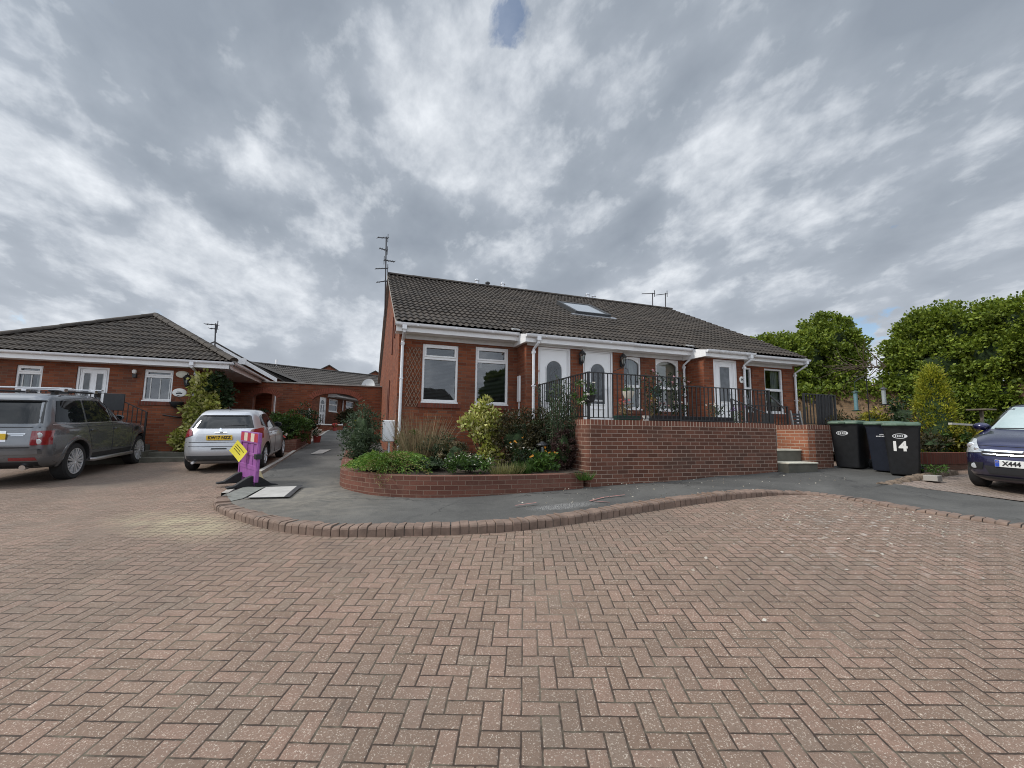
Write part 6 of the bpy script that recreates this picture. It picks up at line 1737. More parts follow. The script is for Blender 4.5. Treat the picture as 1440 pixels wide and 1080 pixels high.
# ------------------------------------------------------------------ pedestrian barrier
def barrier():
    g = thing('pedestrian_barrier', 'magenta plastic pedestrian barrier with red white top band and black feet', 'barrier', (0,0,0))
    Pk = plain('magenta plastic', (.27,.085,.29), .45, 0, .15, 5, grime=.15)
    m = MB(); L, H, t = 1.10, 1.0, .045                                            # panel along local X
    def slab(x0, x1, z0, z1, d=t): m.box(x0, -d/2, z0, x1, d/2, z1)
    # outer frame with rounded top corners, ribs and openings
    slab(-L/2, L/2, .78, .985, .06); slab(-L/2, L/2, .30, .38); slab(-L/2+.05, L/2-.05, .12, .30, .03)
    for k in range(4):
        x = -L/2 + L*k/3; w = .07
        slab(x-w*(k != 0), x+w*(k != 3), .10 if k in (0, 3) else .30, .80, .06 if k in (0,3) else .035)
    slab(-L/2, L/2, .55, .60, .04); slab(-L/2+.03, L/2-.03, .29, .79, .012)
    for x in (-L/2+.2, L/2-.2): slab(x-.06, x+.06, .02, .14, .05)
    for s in (-1, 1): m.lathe((s*(L/2+.005), 0, 0), [(.022,.62),(.022,.80)], 10); m.lathe((s*(L/2+.005), 0, 0), [(.022,.30),(.022,.46)], 10)
    pn = m.build('panel', Pk, g, local=True, bevel=.014)
    RB = plain('red reflective sheet', (.42,.04,.06), .4, 0, .1, 9); WB_ = plain('white reflective sheet', (.62,.55,.45), .4, 0, .08, 9)
    for sd in (-1, 1):
        n = 5; k0 = 0
        for k in range(n): 
            if k % 2 == 0: m = MB(); m.box(lerp(-L/2+.03,L/2-.03,k/n), sd*.0315-.001, .81, lerp(-L/2+.03,L/2-.03,(k+1)/n), sd*.0315+.001, .965); m.build('red_band', RB, g, local=True)
        for k in range(n):
            if k % 2 == 1: m = MB(); m.box(lerp(-L/2+.03,L/2-.03,k/n), sd*.0315-.001, .81, lerp(-L/2+.03,L/2-.03,(k+1)/n), sd*.0315+.001, .965); m.build('white_band', WB_, g, local=True)
    for x in (-L/2+.2, L/2-.2):
        m = MB(); prof = [(-.42,0),(-.42,.025),(-.30,.045),(-.12,.17),(-.05,.20),(.05,.20),(.12,.17),(.30,.045),(.42,.025),(.42,0)]
        m.prism([(x-.06, y, z) for y, z in prof], (.12,0,0)); m.build('foot', M['rubber'], g, local=True, fixn=True, bevel=.012)
    m = MB(); m.obox((L/2-.03, -.0, .56), (.05,0,0), (0,.055,0), (0,0,.045)); m.build('clip', M['black_plastic'], g, local=True, bevel=.006)
    # yellow notice cable-tied to the face
    m = MB(); c = Vector((-L/2+.42, -.15, .62)); a = math.radians(-40); tg = Vector((.86, .51, 0)); ux = tg*math.cos(a)+Vector((0,0,math.sin(a))); uz = tg*-math.sin(a)+Vector((0,0,math.cos(a)))
    q = lambda u, v: c+ux*u+uz*v-Vector((0, .03*(u*u+v*v)*8, 0))
    m.grid([[q(lerp(-.16,.16,i/6), lerp(-.135,.135,j/6)) for i in range(7)] for j in range(7)])
    nt = m.build('notice', plain('yellow notice', (.80,.70,.06), .5, 0, .06, 6), g, local=True, smooth=True)
    m = MB()
    for k, (u0, u1, v) in enumerate(((-.12,.11,.06),(-.12,.03,.015),(-.12,.08,-.03))):
        m.grid([[q(lerp(u0,u1,i/5), vv)+Vector((0,-.004,0)) for i in range(6)] for vv in (v-.006, v+.006)])
    m.build('notice_lines', M['ink'], g, local=True)
    # near end (+X) towards the camera
    a, b = Vector((-2.28, 10.0)), Vector((-1.74, 8.95)); c = (a+b)/2; d = b-a
    g.location = (c.x, c.y, G(c.x, c.y)+.045); g.rotation_euler = (0, .03, math.atan2(d.y, d.x))
    k = thing('sand_bag', 'small pale sandbag lying at the foot of the magenta barrier', 'sandbag', (0,0,0))
    m = MB(); m.lathe((0,0,0), [(.02,-.2),(.09,-.16),(.11,-.05),(.12,.06),(.08,.17),(.02,.21)], 14, axis='x'); m.v = [(x+.02*math.sin(y*30), y, z*.75+.02*math.sin(x*22)) for x,y,z in m.v]
    m.build('sack', plain('pale sack', (.50,.42,.24), .9, 0, .2, 20, bump=.4), k, smooth=True, local=True)
    k.location = (-1.86, 9.5, G(-1.86,9.5)+.13); k.rotation_euler = (.3, .9, -1.1)
barrier()
def patches():
    def sheet(name, poly, mat, h, kind='structure'):
        m = MB(); m.face([(x, y, G(x, y)+h) for x, y in poly]); o = m.build(name, mat); tag(o, kind=kind); return o
    sheet('pavement_slab', [(-1.66,7.93),(-1.12,7.82),(-1.07,8.82),(-1.58,8.88)], plain('pale board', (.40,.385,.36), .8, 0, .12, 4, bump=.2, grime=.3), .075)
    sheet('slab_edging', [(-1.13,7.78),(-1.04,7.76),(-.98,8.86),(-1.07,8.86)], M['dark_timber'], .079)
    sheet('slab_edging', [(-1.70,7.88),(-1.13,7.77),(-1.13,7.81),(-1.68,7.93)], M['dark_timber'], .079)
    sheet('trench_patch', [(-2.06,8.4),(-1.86,7.72),(-1.72,7.92),(-1.62,8.9),(-1.96,9.1)], plain('grey infill', (.16,.165,.15), .9, 0, .25, 8, bump=.5), .070)
    sheet('path_slab', [(-1.52,15.2),(-1.18,15.2),(-1.02,16.6),(-1.38,16.65)], M['concrete'], .050)
    # sprayed survey marks
    R = plain('faded pink spray', (.34,.15,.135), .8, 0, .2, 9)
    m = MB()
    for pts in ([(3.22,5.82),(3.55,5.98),(3.95,6.02)], [(3.22,5.83),(3.42,5.60)], [(2.1,5.95),(2.45,6.02)]):
        for (x0,y0),(x1,y1) in zip(pts, pts[1:]):
            d = Vector((x1-x0,y1-y0,0)).normalized(); n = Vector((-d.y,d.x,0))*.014
            hp = lambda x, y: .10+.03*0 - .035*max(0,(y-5.3))/1.8 + .012
            m.face([(x0+n.x,y0+n.y,G(x0,y0)+hp(x0,y0)),(x0-n.x,y0-n.y,G(x0,y0)+hp(x0,y0)),(x1-n.x,y1-n.y,G(x1,y1)+hp(x1,y1)),(x1+n.x,y1+n.y,G(x1,y1)+hp(x1,y1))])
    o = m.build('spray_marks', R); tag(o, kind='structure')
patches()
bin_('black wheeled bin with green lid and white oval mark beside the sunlit orange brick wall', 10.54, 6.93, math.radians(-78))
bin_('navy black wheeled bin without an oval mark, standing between two green-lidded bins', 10.68, 6.28, math.radians(-74), body=plain('navy black plastic', (.014,.018,.030), .5, 0, .2, 10), mark='lines')
bin_('black wheeled bin with big white number 14 on its front', 10.45, 5.87, math.radians(-62), number='14')
# ================================================================== planting
def plant(name, label, cat, loc, group=None): return thing(name, label, cat, loc, 0, group)
def stems(par, c, n, r, h, mat=None, rad=.012, lean=.5, name='stem'):
    m = MB()
    for k in range(n):
        a = random.uniform(0, 2*PI); q = random.uniform(.2, 1)*r; 
        p0 = Vector((c[0]+q*.25*math.cos(a), c[1]+q*.25*math.sin(a), c[2])); p1 = Vector((c[0]+q*math.cos(a)*lean, c[1]+q*math.sin(a)*lean, c[2]+h*random.uniform(.35,.6))); p2 = Vector((c[0]+q*math.cos(a), c[1]+q*math.sin(a), c[2]+h*random.uniform(.7, .95)))
        m.tube([p0, p1, p2], [rad, rad*.7, rad*.35], 5)
    return m.build(name, mat or M['bark'], par, smooth=True)
def bush(name, label, c, r, n, size, mat, nclump=40, crad=.14, group=None, core=True, cat='shrub', shell=.5, up=-.5, hang=0, aspect=.5, stem=True, extra=None):
    g = plant(name, label, cat, (c[0], c[1], c[2]-r[2]), group)
    P, o = clump_cloud(c, r, n, nclump, crad, shell, up)
    P[:, 2] = np.maximum(P[:, 2], c[2]-r[2]*1.02)
    parts = [leaves('foliage', P, size, mat, g, o, aspect, .8, hang)]
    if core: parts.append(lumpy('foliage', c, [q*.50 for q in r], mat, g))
    if extra: 
        for (em, en, es) in extra:
            P2, o2 = clump_cloud(c, [q*1.02 for q in r], en, max(6, nclump//2), crad*.8, .25, up); parts.append(leaves('foliage', P2, es, em, g, o2, .6, .8))
    join_meshes('foliage', parts, g)
    if stem: stems(g, (c[0], c[1], c[2]-r[2]-.05), 6, min(r[0], r[1])*.6, r[2]*1.5)
    return g
def blades(name, label, c, r, n, h, mat, group=None, lean=.4, w=.02, cat='grass clump'):
    g = plant(name, label, cat, c, group)
    th = RNG.random(n)*2*PI; q = np.sqrt(RNG.random(n))
    B = np.stack([c[0]+q*r[0]*np.cos(th), c[1]+q*r[1]*np.sin(th), np.full(n, c[2])], 1)
    hh = h*(.5+.6*RNG.random(n)); D = np.stack([np.cos(th)*lean*q+RNG.normal(0,.15,n), np.sin(th)*lean*q+RNG.normal(0,.15,n), np.ones(n)], 1); D /= np.linalg.norm(D, axis=1, keepdims=True)
    C = B + D*hh[:, None]*.5
    A = RNG.normal(size=(n,3)); S = np.cross(D, A); S /= np.linalg.norm(S, axis=1, keepdims=True)
    V = np.empty((n,4,3)); V[:,0] = B+S*w*.5; V[:,1] = B-S*w*.5; bend = np.stack([np.cos(th),np.sin(th),-.6*np.ones(n)],1)*hh[:,None]*.12*RNG.random(n)[:,None]
    V[:,2] = B+D*hh[:,None]+bend-S*w*.08; V[:,3] = B+D*hh[:,None]+bend+S*w*.08
    V -= np.array(c)
    me = bpy.data.meshes.new('blades'); me.from_pydata(V.reshape(-1,3).tolist(), [], np.arange(n*4).reshape(-1,4).tolist()); me.materials.append(mat)
    ob = bpy.data.objects.new('blades', me); COL.objects.link(ob); ob.parent = g
    return g
def flowers(par, name, C, size, mat, petals=5):
    """small open flowers: petals round each centre"""
    C = np.asarray(C); P = []; O = []
    for c in C:
        nrm = np.array([random.uniform(-.6,.3), random.uniform(-1,-.2), random.uniform(.3,1)]); nrm /= np.linalg.norm(nrm)
        a = np.cross(nrm, [0,0,1]); a /= np.linalg.norm(a); b = np.cross(nrm, a)
        for k in range(petals):
            t = 2*PI*k/petals; d = a*math.cos(t)+b*math.sin(t); P.append(c+d*size*.45); O.append(d*3+nrm*.6)
    return leaves(name, P, size, mat, par, np.array(O), .8, .15)

# --- front garden, left to right
def juniper():
    g = plant('spreading_juniper', 'bright green spreading juniper spilling over the low planter wall', 'shrub', (.45, 8.4, .95))
    C, O, parts = [], [], []
    dry, dryo = [], []
    for k in range(300):                                              # arching sprays from the middle outwards
        a = random.uniform(0, 2*PI); L = random.uniform(.35, 1.0)
        ex, ey = (1.05 if math.cos(a) > 0 else .80)*L*math.cos(a), (1.10 if math.sin(a) < 0 else .85)*L*math.sin(a); base = Vector((.50+random.uniform(-.35,.35), 8.55+random.uniform(-.2,.25), 1.02))
        tip = Vector((.48+ex, 8.42+ey, 1.22-.30*L+random.uniform(-.05,.14)))
        wy = 7.50 if tip.x > .5 else 7.50+(.5-tip.x)*1.1
        if tip.y < wy+.25: tip.z = 1.04-max(0, wy-tip.y)*.7-random.uniform(0, .16)
        if tip.x < .22: tip.z = max(tip.z, 1.02)
        ctrl = base.lerp(tip, .6)+Vector((0,0,.24))
        isdry = (tip.y < 8.0 and random.random() < .30)
        for i in range(58):
            t = (i/58)**.7; p = base.lerp(ctrl, t).lerp(ctrl.lerp(tip, t), t); d = (ctrl.lerp(tip, t)-base.lerp(ctrl, t)).normalized()
            s = Vector((random.gauss(0,1), random.gauss(0,1), random.gauss(0,.5)))*.035*(1.2-t*.5)
            (dry if isdry else C).append(tuple(p+s)); (dryo if isdry else O).append(tuple(d*1.5+s*14+Vector((0,0,.25))))
    parts = [leaves('foliage', C, .055, M['lf_juniper'], g, O, .28, .35)]
    if dry: parts.append(leaves('foliage', dry, .05, M['lf_juniper_dry'], g, dryo, .28, .35))
    parts.append(lumpy('foliage', (.55, 8.6, .98), (.55,.5,.12), M['lf_juniper'], g))
    join_meshes('foliage', parts, g); stems(g, (.5,8.5,.9), 6, .5, .25)
juniper()
bush('evergreen_shrub', 'tall dark grey-green shrub standing against the left gable of the terrace', (-.02, 10.75, 1.50), (.42,.85,.80), 4200, .075, M['lf_rosemary'], 80, .17, aspect=.3, up=-.8)
blades('dry_grass', 'tan dry ornamental grass in front of the first window', (1.15, 9.2, 1.0), (.32,.28), 420, 1.05, M['lf_dry'], lean=.35, w=.014)
bush('lavender', 'faded grey lavender clump below the first window', (1.55, 9.1, 1.28), (.5,.35,.32), 1400, .07, M['lf_rosemary'], 40, .12, aspect=.22, extra=[(M['lf_dry'], 350, .06)])
bush('faded_hydrangea', 'small brown faded flowering shrub beside the white downpipe', (.98, 9.6, 1.35), (.30,.3,.36), 900, .06, M['lf_dry'], 24, .10, extra=[(M['lf_green'], 420, .07)])
bush('brown_perennial', 'rusty brown dying perennial between lavender and yellow-leaved shrub', (1.75, 8.55, 1.20), (.32,.3,.30), 700, .06, M['lf_brown'], 24, .10, extra=[(M['lf_dry'], 300, .055)])
def varieg():
    g = plant('variegated_shrub', 'pale yellow variegated shrub reaching up between the two windows', 'shrub', (2.35, 8.75, 1.0))
    cs = [(2.42,8.8,2.30,.16),(2.30,8.8,2.12,.22),(2.55,8.75,2.02,.22),(2.12,8.75,1.92,.2),(1.95,8.7,1.84,.16),(2.38,8.75,1.82,.28),(2.62,8.7,1.72,.22),(2.25,8.7,1.62,.22),(2.5,8.65,1.48,.22),(2.4,8.6,1.28,.22),(2.62,8.6,1.2,.2)]
    P, O = [], []
    for x, y, z, r in cs:
        d = sphere_pts(int(150*(r/.2)**2)); q = (RNG.random(len(d))**.5)[:, None]; P.append(np.array([x,y,z])+d*q*r); O.append(d*.8+[0,-.2,.25])
    leaves('foliage', np.concatenate(P), .095, M['lf_varieg'], g, np.concatenate(O), .55, .5)
    m = MB()
    for x, y, z, r in cs: m.tube([(2.4,8.75,.95), (lerp(2.4,x,.5), 8.75, lerp(.95,z,.6)), (x,y,z)], [.018,.012,.006], 5)
    m.build('stem', M['bark'], g)
varieg()
bush('dark_hebe', 'large dark brown-green shrub in the middle of the front planter', (3.05, 8.55, 1.52), (.55,.50,.58), 4600, .06, M['lf_brown'], 90, .15, up=-.9, aspect=.45)
bush('dark_hebe', 'dark brown-green shrub tucked against the terrace side wall', (3.62, 8.9, 1.60), (.36,.5,.62), 2600, .06, M['lf_brown'], 60, .14, up=-.9, aspect=.45)
def tall_rosemary():
    g = plant('climbing_shrub', 'tall wispy grey-green shrub climbing the left corner of the terrace railing', 'shrub', (3.85, 8.0, 1.1))
    P, O = [], []; m = MB()
    for k in range(34):
        x0, y0 = 3.72+random.uniform(-.12,.2), 8.0+random.uniform(-.35,.5); h = random.uniform(1.3, 1.85) if k < 16 else random.uniform(.7,1.4)
        lx, ly = random.uniform(-.28,.30), random.uniform(-.2,.2)
        pts = [Vector((x0+lx*t*t, y0+ly*t, 1.05+h*t*.98)) for t in np.linspace(0,1,7)]
        m.tube(pts, [.010]*3+[.006]*4, 4)
        for i in range(130):
            t = random.uniform(.2, 1); p = pts[0].lerp(pts[-1], t); p.x = x0+lx*t*t; s = Vector((random.gauss(0,1), random.gauss(0,1), random.gauss(0,.6)))*.05
            P.append(tuple(p+s)); O.append(tuple(s*12+Vector((0,0,.7))))
    leaves('foliage', P, .07, M['lf_rosemary'], g, O, .28, .4); m.build('stem', M['bark'], g)
tall_rosemary()
def climber():
    g = plant('climbing_rose', 'sparse climbing rose twining through the terrace railing above black troughs', 'climbing plant', (5.8, 7.3, 1.95))
    m = MB(); P, O, FC = [], [], []
    for k in range(15):
        x = random.uniform(5.2, 6.3); pts = [Vector((x, 7.42, 1.95))]
        for i in range(7): pts.append(pts[-1]+Vector((random.uniform(-.10,.13), random.uniform(-.05,.03), random.uniform(.08,.17))))
        m.tube(pts, .006, 4)
        for p in pts[2:]:
            for q in range(6):
                s = Vector((random.gauss(0,1), random.gauss(0,1), random.gauss(0,1)))*.045; P.append(tuple(p+s)); O.append(tuple(s*10))
        if k % 2: FC.append(tuple(pts[-1]))
    for k in range(130):
        x = random.uniform(5.05, 6.2); z = 2.62+.13*random.gauss(0,1); P.append((x, 7.2+random.uniform(-.08,.08), z)); O.append((random.gauss(0,1), -.5, random.gauss(0,.5)))
    m.build('stem', M['bark'], g); leaves('foliage', P, .055, M['lf_dark'], g, O, .55, .4); flowers(g, 'flower', FC, .045, M['fl_pink'])
climber()
def corner_basket():
    g = plant('trailing_plant', 'trailing leafy plant with pale flowers at the left railing corner', 'plant', (4.05, 7.25, 2.4))
    P, O = clump_cloud((3.92,7.35,2.42), (.20,.22,.22), 420, 14, .10); L = leaves('foliage', P, .06, M['lf_green'], g, O)
    m = MB(); m.lathe((4.0,7.22,2.38), [(.04,-.14),(.09,-.12),(.12,.0),(.10,0)], 12); m.build('pot', M['black_plastic'], g, smooth=40)
    flowers(g, 'flower', P[RNG.integers(0,len(P),14)]+[0,-.06,.02], .04, M['fl_white'])
corner_basket()
bush('berberis', 'round dark red berberis beside the tall retaining wall', (3.66, 7.62, 1.36), (.24,.22,.44), 3200, .035, M['lf_berberis'], 70, .08, up=-1, shell=.4, aspect=.6)
def white_low():
    g = bush('white_flowering_shrub', 'low shrub dotted with cream flowers just behind the planter wall', (1.82, 7.65, 1.08), (.42,.28,.16), 1500, .05, M['lf_green'], 40, .10, core=True, cat='shrub')
    P, _ = clump_cloud((1.82,7.62,1.13), (.42,.28,.15), 130, 60, .06, .2, .0); flowers(g, 'flower', P[:50], .018, M['fl_white'], 4)
white_low()
bush('ground_cover', 'dark ground cover plants between juniper and cream-flowered shrub', (1.25, 8.1, 1.06), (.45,.4,.12), 900, .05, M['lf_dark'], 30, .10, cat='plant', stem=False)
blades('pale_grass', 'short pale yellow grass tuft beside the planter wall edge', (2.45, 7.42, .93), (.30,.14), 420, .22, M['lf_palegrass'], lean=.5, w=.012)
blades('pale_grass', 'tuft of green grass beside the short pale yellow tuft', (2.78, 7.45, .93), (.16,.12), 200, .24, M['lf_green'], lean=.5, w=.014)
def leafy(label, c, r, h, n, flower=None, mat='lf_green', size=.11):
    g = plant('flowering_perennial', label, 'plant', c)
    th = RNG.random(n)*2*PI; q = np.sqrt(RNG.random(n)); z = RNG.random(n)
    P = np.stack([c[0]+q*r*np.cos(th), c[1]+q*r*np.sin(th), c[2]+.04+z*h*.75], 1); O = np.stack([np.cos(th), np.sin(th), .6+0*z], 1)
    leaves('foliage', P, size, M[mat], g, O, .42, .5); stems(g, c, 7, r, h, M['lf_green'], .005)
    if flower:
        F = np.stack([c[0]+RNG.normal(0,r*.6,flower[1]), c[1]+RNG.normal(0,r*.5,flower[1]), c[2]+h*(.75+.35*RNG.random(flower[1]))], 1); flowers(g, 'flower', F, flower[2], M[flower[0]])
leafy('green leafy perennial with orange flowers right of the garden lantern', (3.28, 7.62, .95), .26, .42, 260, ('fl_orange', 6, .03))
leafy('dark leafy plant with pale heads in front of the dark shrub', (2.95, 7.85, .95), .25, .48, 240, ('fl_white', 5, .025), 'lf_dark', .09)
leafy('bright leafy perennial beside the dark red berberis', (3.05, 7.50, .94), .18, .28, 160, ('fl_orange', 2, .03))
leafy('orange flowering plant under the dark shrub left of the lantern', (2.85, 8.05, 1.1), .18, .45, 90, ('fl_orange', 4, .03), 'lf_brown', .08)
for k, (x, y, z, lab, f, mt) in enumerate(((4.95,7.5,2.03,'small tan plants in the dark green trough','fl_red','lf_dry'), (5.75,7.5,2.04,'pink and white bedding plants at the left end of the long black trough','fl_pink','lf_dark'), (6.3,7.5,2.04,'white bedding plants in the middle of the long black trough','fl_white','lf_dark'), (7.25,7.5,2.04,'silvery leafed plants in the trough before the panelled door','fl_white','lf_rosemary'), (7.9,7.6,1.8,'purple flowering plant low behind the railing near the steps','fl_purple','lf_dark'))):
    leafy(lab, (x, y, z), .17, .3 if k < 4 else .5, 120, (f, 9, .032), mt, .06)
a = plant('flower_spike', 'tall yellow flower spike in front of the first curtained window', 'plant', (6.9, 9.2, 1.745)); P = np.stack([6.9+RNG.normal(0,.05,80), 9.2+RNG.normal(0,.05,80), 1.9+RNG.random(80)*.75], 1); leaves('flower', P, .05, M['lf_yellow'], a); stems(a, (6.9,9.2,1.745), 3, .06, .9, M['lf_green'], .006)

# --- weeds by the bins
leafy('weeds growing from the soil verge beside bin fourteen'.replace('fourteen', 'with wheels'), (10.55, 5.45, .96), .22, .2, 160, None, 'lf_green', .06)
blades('weed_tuft', 'small weed tuft at the corner of the retaining wall and planter', (3.80, 7.02, .84), (.12,.06), 120, .2, M['lf_green'], lean=.8, w=.012)

# --- left side
def ivy_left():
    g = plant('variegated_ivy', 'yellow-green variegated ivy covering the corner of the left bungalow', 'climbing plant', (-4.4, 15.5, .9))
    P, O = [], []
    for (c, r, n) in (((-4.42,15.35,1.55),(.62,.42,.62),2300), ((-4.5,15.45,2.25),(.52,.32,.5),1700), ((-4.62,15.5,2.9),(.30,.22,.45),900), ((-4.95,15.35,1.30),(.32,.3,.35),600)):
        p, o = clump_cloud(c, r, n, 45, .2, .4); P.append(p); O.append(o)
    a = leaves('foliage', np.concatenate(P), .14, M['lf_varieg'], g, np.concatenate(O), .6, .6)
    p, o = clump_cloud((-4.25,15.55,2.75), (.34,.3,.62), 1500, 40, .2, .4); b = leaves('foliage', p, .13, M['lf_dark'], g, o, .6, .6)
    c = lumpy('foliage', (-4.42,15.55,1.9), (.4,.22,1.0), M['lf_dark'], g); join_meshes('foliage', [a,b,c], g); stems(g, (-4.4,15.6,.8), 6, .4, 2.2)
ivy_left()
bush('rounded_hedge', 'large rounded green shrub in the brick planter behind the silver hatchback', (-2.55, 17.6, 1.72), (.72,.70,.62), 5200, .08, M['lf_hedge'], 90, .18, up=-.6)
bush('dark_hedge', 'darker clipped shrub under the small arched opening', (-3.72, 18.7, 1.65), (.62,.5,.75), 3000, .08, M['lf_dark'], 60, .17, up=-.6)
bush('loose_shrub', 'loose dark shrub rising behind the rounded green one', (-2.2, 18.9, 1.95), (.55,.4,.72), 1500, .09, M['lf_dark'], 40, .18, core=False)
def hedge_planter():
    w = thing('low_wall', 'low brick wall of the raised bed holding the rounded green shrub', 'garden wall', (-2.4, 16.9, .9))
    m = MB(); m.box(-3.3, 16.55, .5, -2.13, 16.77, 1.30); m.box(-2.35, 16.77, .5, -2.13, 19.6, 1.33); m.build('wall', M['brick_low'], w)
    m = MB(); m.face(((-3.3,16.7,1.2),(-2.2,16.7,1.2),(-2.2,19.6,1.25),(-4.9,19.6,1.25),(-4.9,18,1.2))); tag(m.build('raised_bed_soil', M['soil']), kind='structure')
    g = plant('bedding_flowers', 'red and cream bedding flowers in front of the rounded green shrub', 'flowers', (-2.7, 16.9, 1.25))
    P, o = clump_cloud((-2.72,16.92,1.40), (.34,.14,.20), 320, 20, .08); leaves('foliage', P, .06, M['lf_brown'], g, o)
    flowers(g, 'flower', P[RNG.integers(0, len(P), 22)]+[0,-.06,.05], .06, M['fl_red']); flowers(g, 'bloom', P[RNG.integers(0, len(P), 10)]+[0,-.07,.06], .06, M['fl_white'])
hedge_planter()
def court_pots():
    for k, (x, y, lab, f) in enumerate(((-1.85, 20.6, 'red pot of white flowers just inside the wide arch', 'fl_white'), (-1.75, 31.0, 'red flower pot left of the courtyard house door path', 'fl_red'), (-.9, 33.5, 'pink flower pot at the far end of the path', 'fl_pink'))):
        g = thing('flower_pot', lab, 'flower pot', (x, y, G(x,y)), 0, 'flower pots beyond the arch'); z = G(x, y)
        s = 1 if k == 0 else .85
        m = MB(); m.lathe((x,y,z), [(.13*s,0),(.17*s,.32*s),(.19*s,.32*s),(.16*s,.28*s)], 14); m.build('pot', plain('red pot %d' % k, (.30,.05,.04), .5, 0, .15, 6), g, smooth=40)
        P, o = clump_cloud((x,y,z+.42*s), (.20*s,.2*s,.14*s), 200, 14, .08*s); leaves('foliage', P, .07*s, M['lf_green'], g, o); flowers(g, 'flower', P[RNG.integers(0,len(P),36)]+[0,-.05,.05], .07*s, M[f])
    bush('courtyard_shrub', 'olive green shrub beneath the courtyard house windows', (-.6, 35.5, 2.55), (1.3,.9,.75), 1300, .2, M['lf_brown'], 40, .3)
    bush('courtyard_shrub', 'yellow-green low shrub right of the pots beyond the arch', (.25, 33.2, 2.2), (.8,.6,.45), 700, .18, M['lf_yellow'], 24, .25)
    w = thing('courtyard_wall', 'low white-topped wall in front of the courtyard house', 'garden wall', (-2, 33, 1.9)); m = MB(); m.box(-4.2,31.9,1.2,-1.3,32.1,2.0); m.box(-1.0,34.6,1.2,1.9,34.8,2.05); m.build('wall', M['brick'], w)
    m = MB(); m.box(-4.2,31.86,2.003,-1.3,32.14,2.08); m.box(-1.0,34.56,2.053,1.9,34.84,2.13); m.build('coping', M['white_paint'], w)
court_pots()

# --- right side: golden conifer, ivy masses, low shrubs
def conifer():
    g = plant('golden_conifer', 'golden green cone-shaped conifer with brown lower patches behind the low wall', 'conifer', (13.55, 6.95, 1.25))
    P, O, Pd, Od = [], [], [], []; c = Vector((13.78, 7.0, 1.2)); H = 2.30
    for k in range(520):
        t = random.random()**1.15; z = c.z+.08+t*H*.93; a = random.uniform(0, 2*PI)
        R = .49*(1-t)**.58*(1 if t > .12 else .8)*random.uniform(.75, 1.06)+.02
        base = np.array([c.x+R*math.cos(a), c.y+R*math.sin(a), z]); d = np.array([math.cos(a)*.7, math.sin(a)*.7, .9])
        dead = (t < .45 and math.sin(a*2.0+t*9) > .35 and random.random() < .75)
        n = 26; off = RNG.normal(size=(n,3))*[.065,.065,.085]; q = base+off
        (Pd if dead else P).append(q); (Od if dead else O).append(np.tile(d, (n,1))+off*5)
    a = leaves('crown', np.concatenate(P), .085, M['lf_gold'], g, np.concatenate(O), .32, .45); b = leaves('crown', np.concatenate(Pd), .08, M['lf_gold_dry'], g, np.concatenate(Od), .32, .45)
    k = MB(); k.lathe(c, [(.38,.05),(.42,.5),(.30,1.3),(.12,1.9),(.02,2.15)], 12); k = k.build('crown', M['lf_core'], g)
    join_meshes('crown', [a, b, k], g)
    m = MB(); m.tube([(c.x,c.y,.9), (c.x,c.y,2.9)], [.07,.02], 8); m.build('trunk', M['bark'], g)
conifer()
def ivy_mass(name, label, cat, blobs, n, size, trunk, group=None, stubs=None):
    g = plant(name, label, cat, trunk, group); P, O, parts = [], [], []
    tot = sum(r[0]*r[2]+r[1]*r[2] for _, r in blobs)
    for c, r in blobs:
        k = int(n*(r[0]*r[2]+r[1]*r[2])/tot); p, o = clump_cloud(c, r, k, int(40+70*r[0]*r[2]), .30, .28, -.9); P.append(p); O.append(o)
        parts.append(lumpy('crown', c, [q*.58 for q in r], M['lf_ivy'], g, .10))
    parts.insert(0, leaves('crown', np.concatenate(P), size, M['lf_ivy'], g, np.concatenate(O), .75, .55, .35))
    join_meshes('crown', parts, g)
    m = MB(); x, y, z = trunk; top = max(c[2] for c, r in blobs)
    m.tube([(x,y,z-.3),(x+.1,y,z+1.2),(x-.1,y+.1,z+2.4),(x,y,top)], [.28,.22,.18,.1], 10)
    for c, r in blobs: m.tube([(x,y,lerp(z,c[2],.5)), ((x+c[0])/2,(y+c[1])/2,c[2]-.3), c], [.12,.08,.04], 7)
    m.build('trunk', M['bark'], g)
    return g
ivy_mass('ivy_clad_tree', 'rounded ivy-clad tree rising just behind the right end of the terrace', 'tree', [((22.25,15.4,6.05),(1.65,1.5,1.8)), ((20.9,15.6,5.45),(1.8,1.5,1.6)), ((19.0,15.8,5.15),(1.7,1.4,1.45)), ((17.3,16.2,5.1),(1.25,1.2,1.25)), ((22.2,15.2,4.7),(1.2,1.2,1.3)), ((21.6,15.0,4.0),(1.9,1.2,1.3)), ((19.2,15.3,3.7),(2.0,1.2,1.3)), ((23.2,15.3,5.9),(.8,.9,1.2))], 80000, .132, (21.5,15.6,1.5))
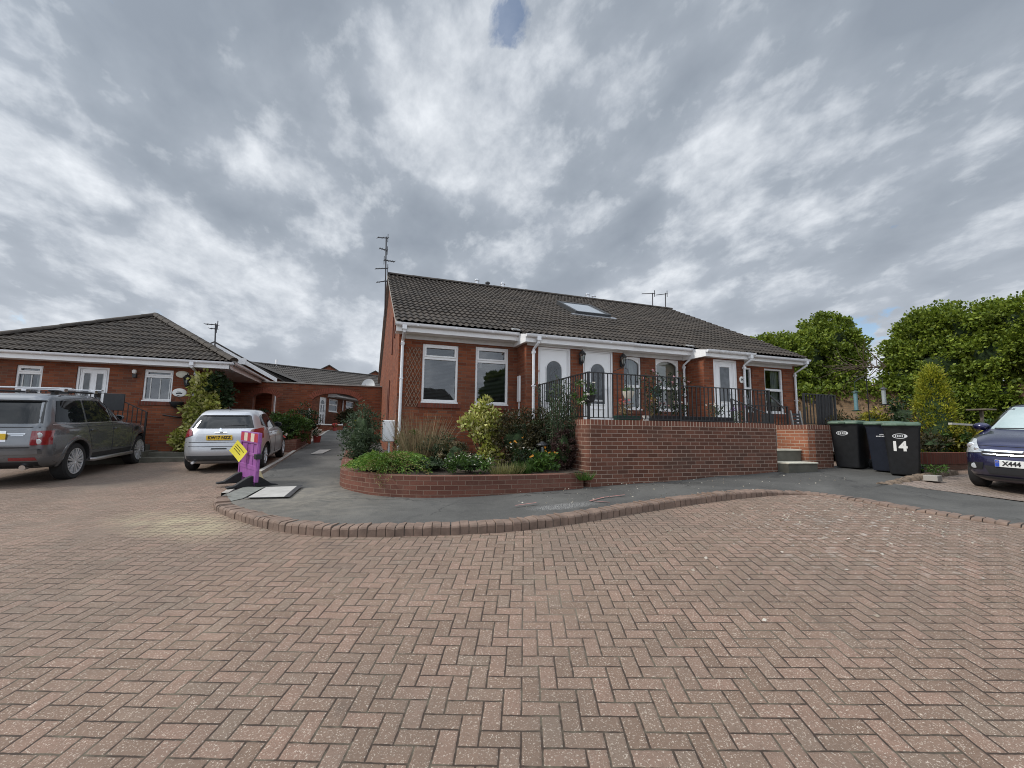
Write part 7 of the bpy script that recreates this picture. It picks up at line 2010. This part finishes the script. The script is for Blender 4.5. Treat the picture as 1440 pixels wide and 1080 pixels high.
ivy_mass('ivy_hedge', 'huge spreading ivy mass over the boundary wall at the right', 'hedge', [((19.8,10.6,4.7),(.9,.8,1.2)), ((19.8,9.9,5.25),(1.2,1.1,1.2)), ((19.9,8.9,5.3),(1.2,1.35,1.1)), ((19.9,7.5,5.15),(1.2,1.35,1.05)), ((20.0,6.1,5.05),(1.2,1.4,1.1)), ((20.2,4.6,5.0),(1.2,1.5,1.2)), ((20.6,2.8,5.0),(1.2,1.6,1.3)), ((19.2,10.4,3.8),(.8,.8,1.0)), ((19.1,9.4,4.0),(.85,1.1,1.1)), ((19.2,8.0,4.3),(.8,1.1,.85)), ((19.3,6.6,4.3),(.8,1.2,.8)), ((19.6,5.0,4.2),(.8,1.3,.8)), ((18.8,9.7,2.9),(.6,.8,1.0)), ((18.9,10.9,3.1),(.5,.6,.8)), ((18.8,8.6,2.6),(.45,.7,.9)), ((18.9,7.9,2.9),(.4,.5,.8))], 130000, .108, (19.9,7.8,1.4))
def wall_ivy():
    g = plant('wall_ivy', 'strip of ivy along the top of the tan boundary wall', 'ivy', (18.0, 12.8, 3.4))
    P, O = [], []
    for k in range(34):
        t = k/33; x, y = lerp(17.2,18.6,t), lerp(15.7,10.3,t); p = np.array([x-.05,y,3.58])+RNG.normal(size=(65,3))*[.16,.16,.15+.08*math.sin(k*1.7)]; p[:,2] -= RNG.random(65)**3*.35; P.append(p); O.append(np.tile([-.5,-.2,.5], (65,1)))
    leaves('foliage', np.concatenate(P), .14, M['lf_ivy'], g, np.concatenate(O), .75, .6, .2)
    m = MB(); m.tube([(17.2,15.5,3.62),(17.9,13,3.64),(18.5,10.5,3.62)], .03, 6)
    for k in range(26):                                               # bare twigs in the gap between the trees
        a = Vector((18.3+random.uniform(-.2,.3), 11.2+random.uniform(-.5,.8), 4.3)); d = Vector((random.uniform(-.4,.3), random.uniform(-.2,1.0), random.uniform(-.1,.6))).normalized(); pts = [a]
        for i in range(5): d = (d+Vector((random.gauss(0,.3),random.gauss(0,.3),random.gauss(0,.3)))).normalized(); pts.append(pts[-1]+d*.25)
        m.tube(pts, [.02,.016,.012,.01,.008,.005], 4)
    m.build('stem', M['bark'], g)
wall_ivy()
bush('yellow_shrub', 'bright yellow-leaved shrub behind the bins', (14.6, 8.9, 2.15), (.42,.35,.32), 700, .10, M['lf_yellow'], 24, .14)
bush('garden_shrub', 'dull olive shrub left of the yellow-leaved one behind the bins', (13.75, 9.1, 1.9), (.55,.45,.5), 1100, .09, M['lf_brown'], 34, .16)
bush('garden_shrub', 'dark green shrub between yellow shrub and conifer', (15.6, 8.6, 2.1), (.9,.6,.75), 1800, .10, M['lf_dark'], 40, .2)
bush('garden_shrub', 'low yellowish-green shrub between conifer and timber rail', (13.9, 6.45, 1.65), (.55,.3,.38), 1200, .08, M['lf_yellow'], 30, .13, extra=[(M['lf_hedge'], 900, .08)])
bush('garden_shrub', 'low dark green plants behind the low wall beside the blue car', (15.0, 6.6, 1.65), (.8,.4,.45), 1600, .09, M['lf_hedge'], 40, .16)
bush('garden_shrub', 'brownish low plants at the foot of the golden conifer', (12.7, 6.5, 1.5), (.45,.3,.25), 700, .07, M['lf_brown'], 24, .12)

# --- fallen petals and litter
def petals():
    pts = []
    def put(x, y, h): pts.append((x, y, G(x, y)+h))
    for k in range(620):
        x, y = RNG.normal(6.6, 1.6), RNG.normal(3.9, .8)
        if x < 7.15 and y < 5.0: put(x, y, .010)
    for k in range(170):
        x, y = RNG.uniform(2.0, 8.6), RNG.uniform(5.5, 7.0)
        put(x, y, .10-.035*(y-5.3)/1.8+.02)
    C = np.array(pts); D = RNG.normal(size=(len(C),3)); D[:,2] *= .12
    leaves('fallen_petals', C, .024, leafmat('fallen petal', ((.40,.36,.29),(.54,.50,.43),(.26,.21,.14)), .1), None, D*4, .75, .05, jitter=1.2)
    tag(bpy.data.objects['fallen_petals'], 'pale fallen petals scattered over the paving and pavement', 'petals', None, 'stuff')
petals()
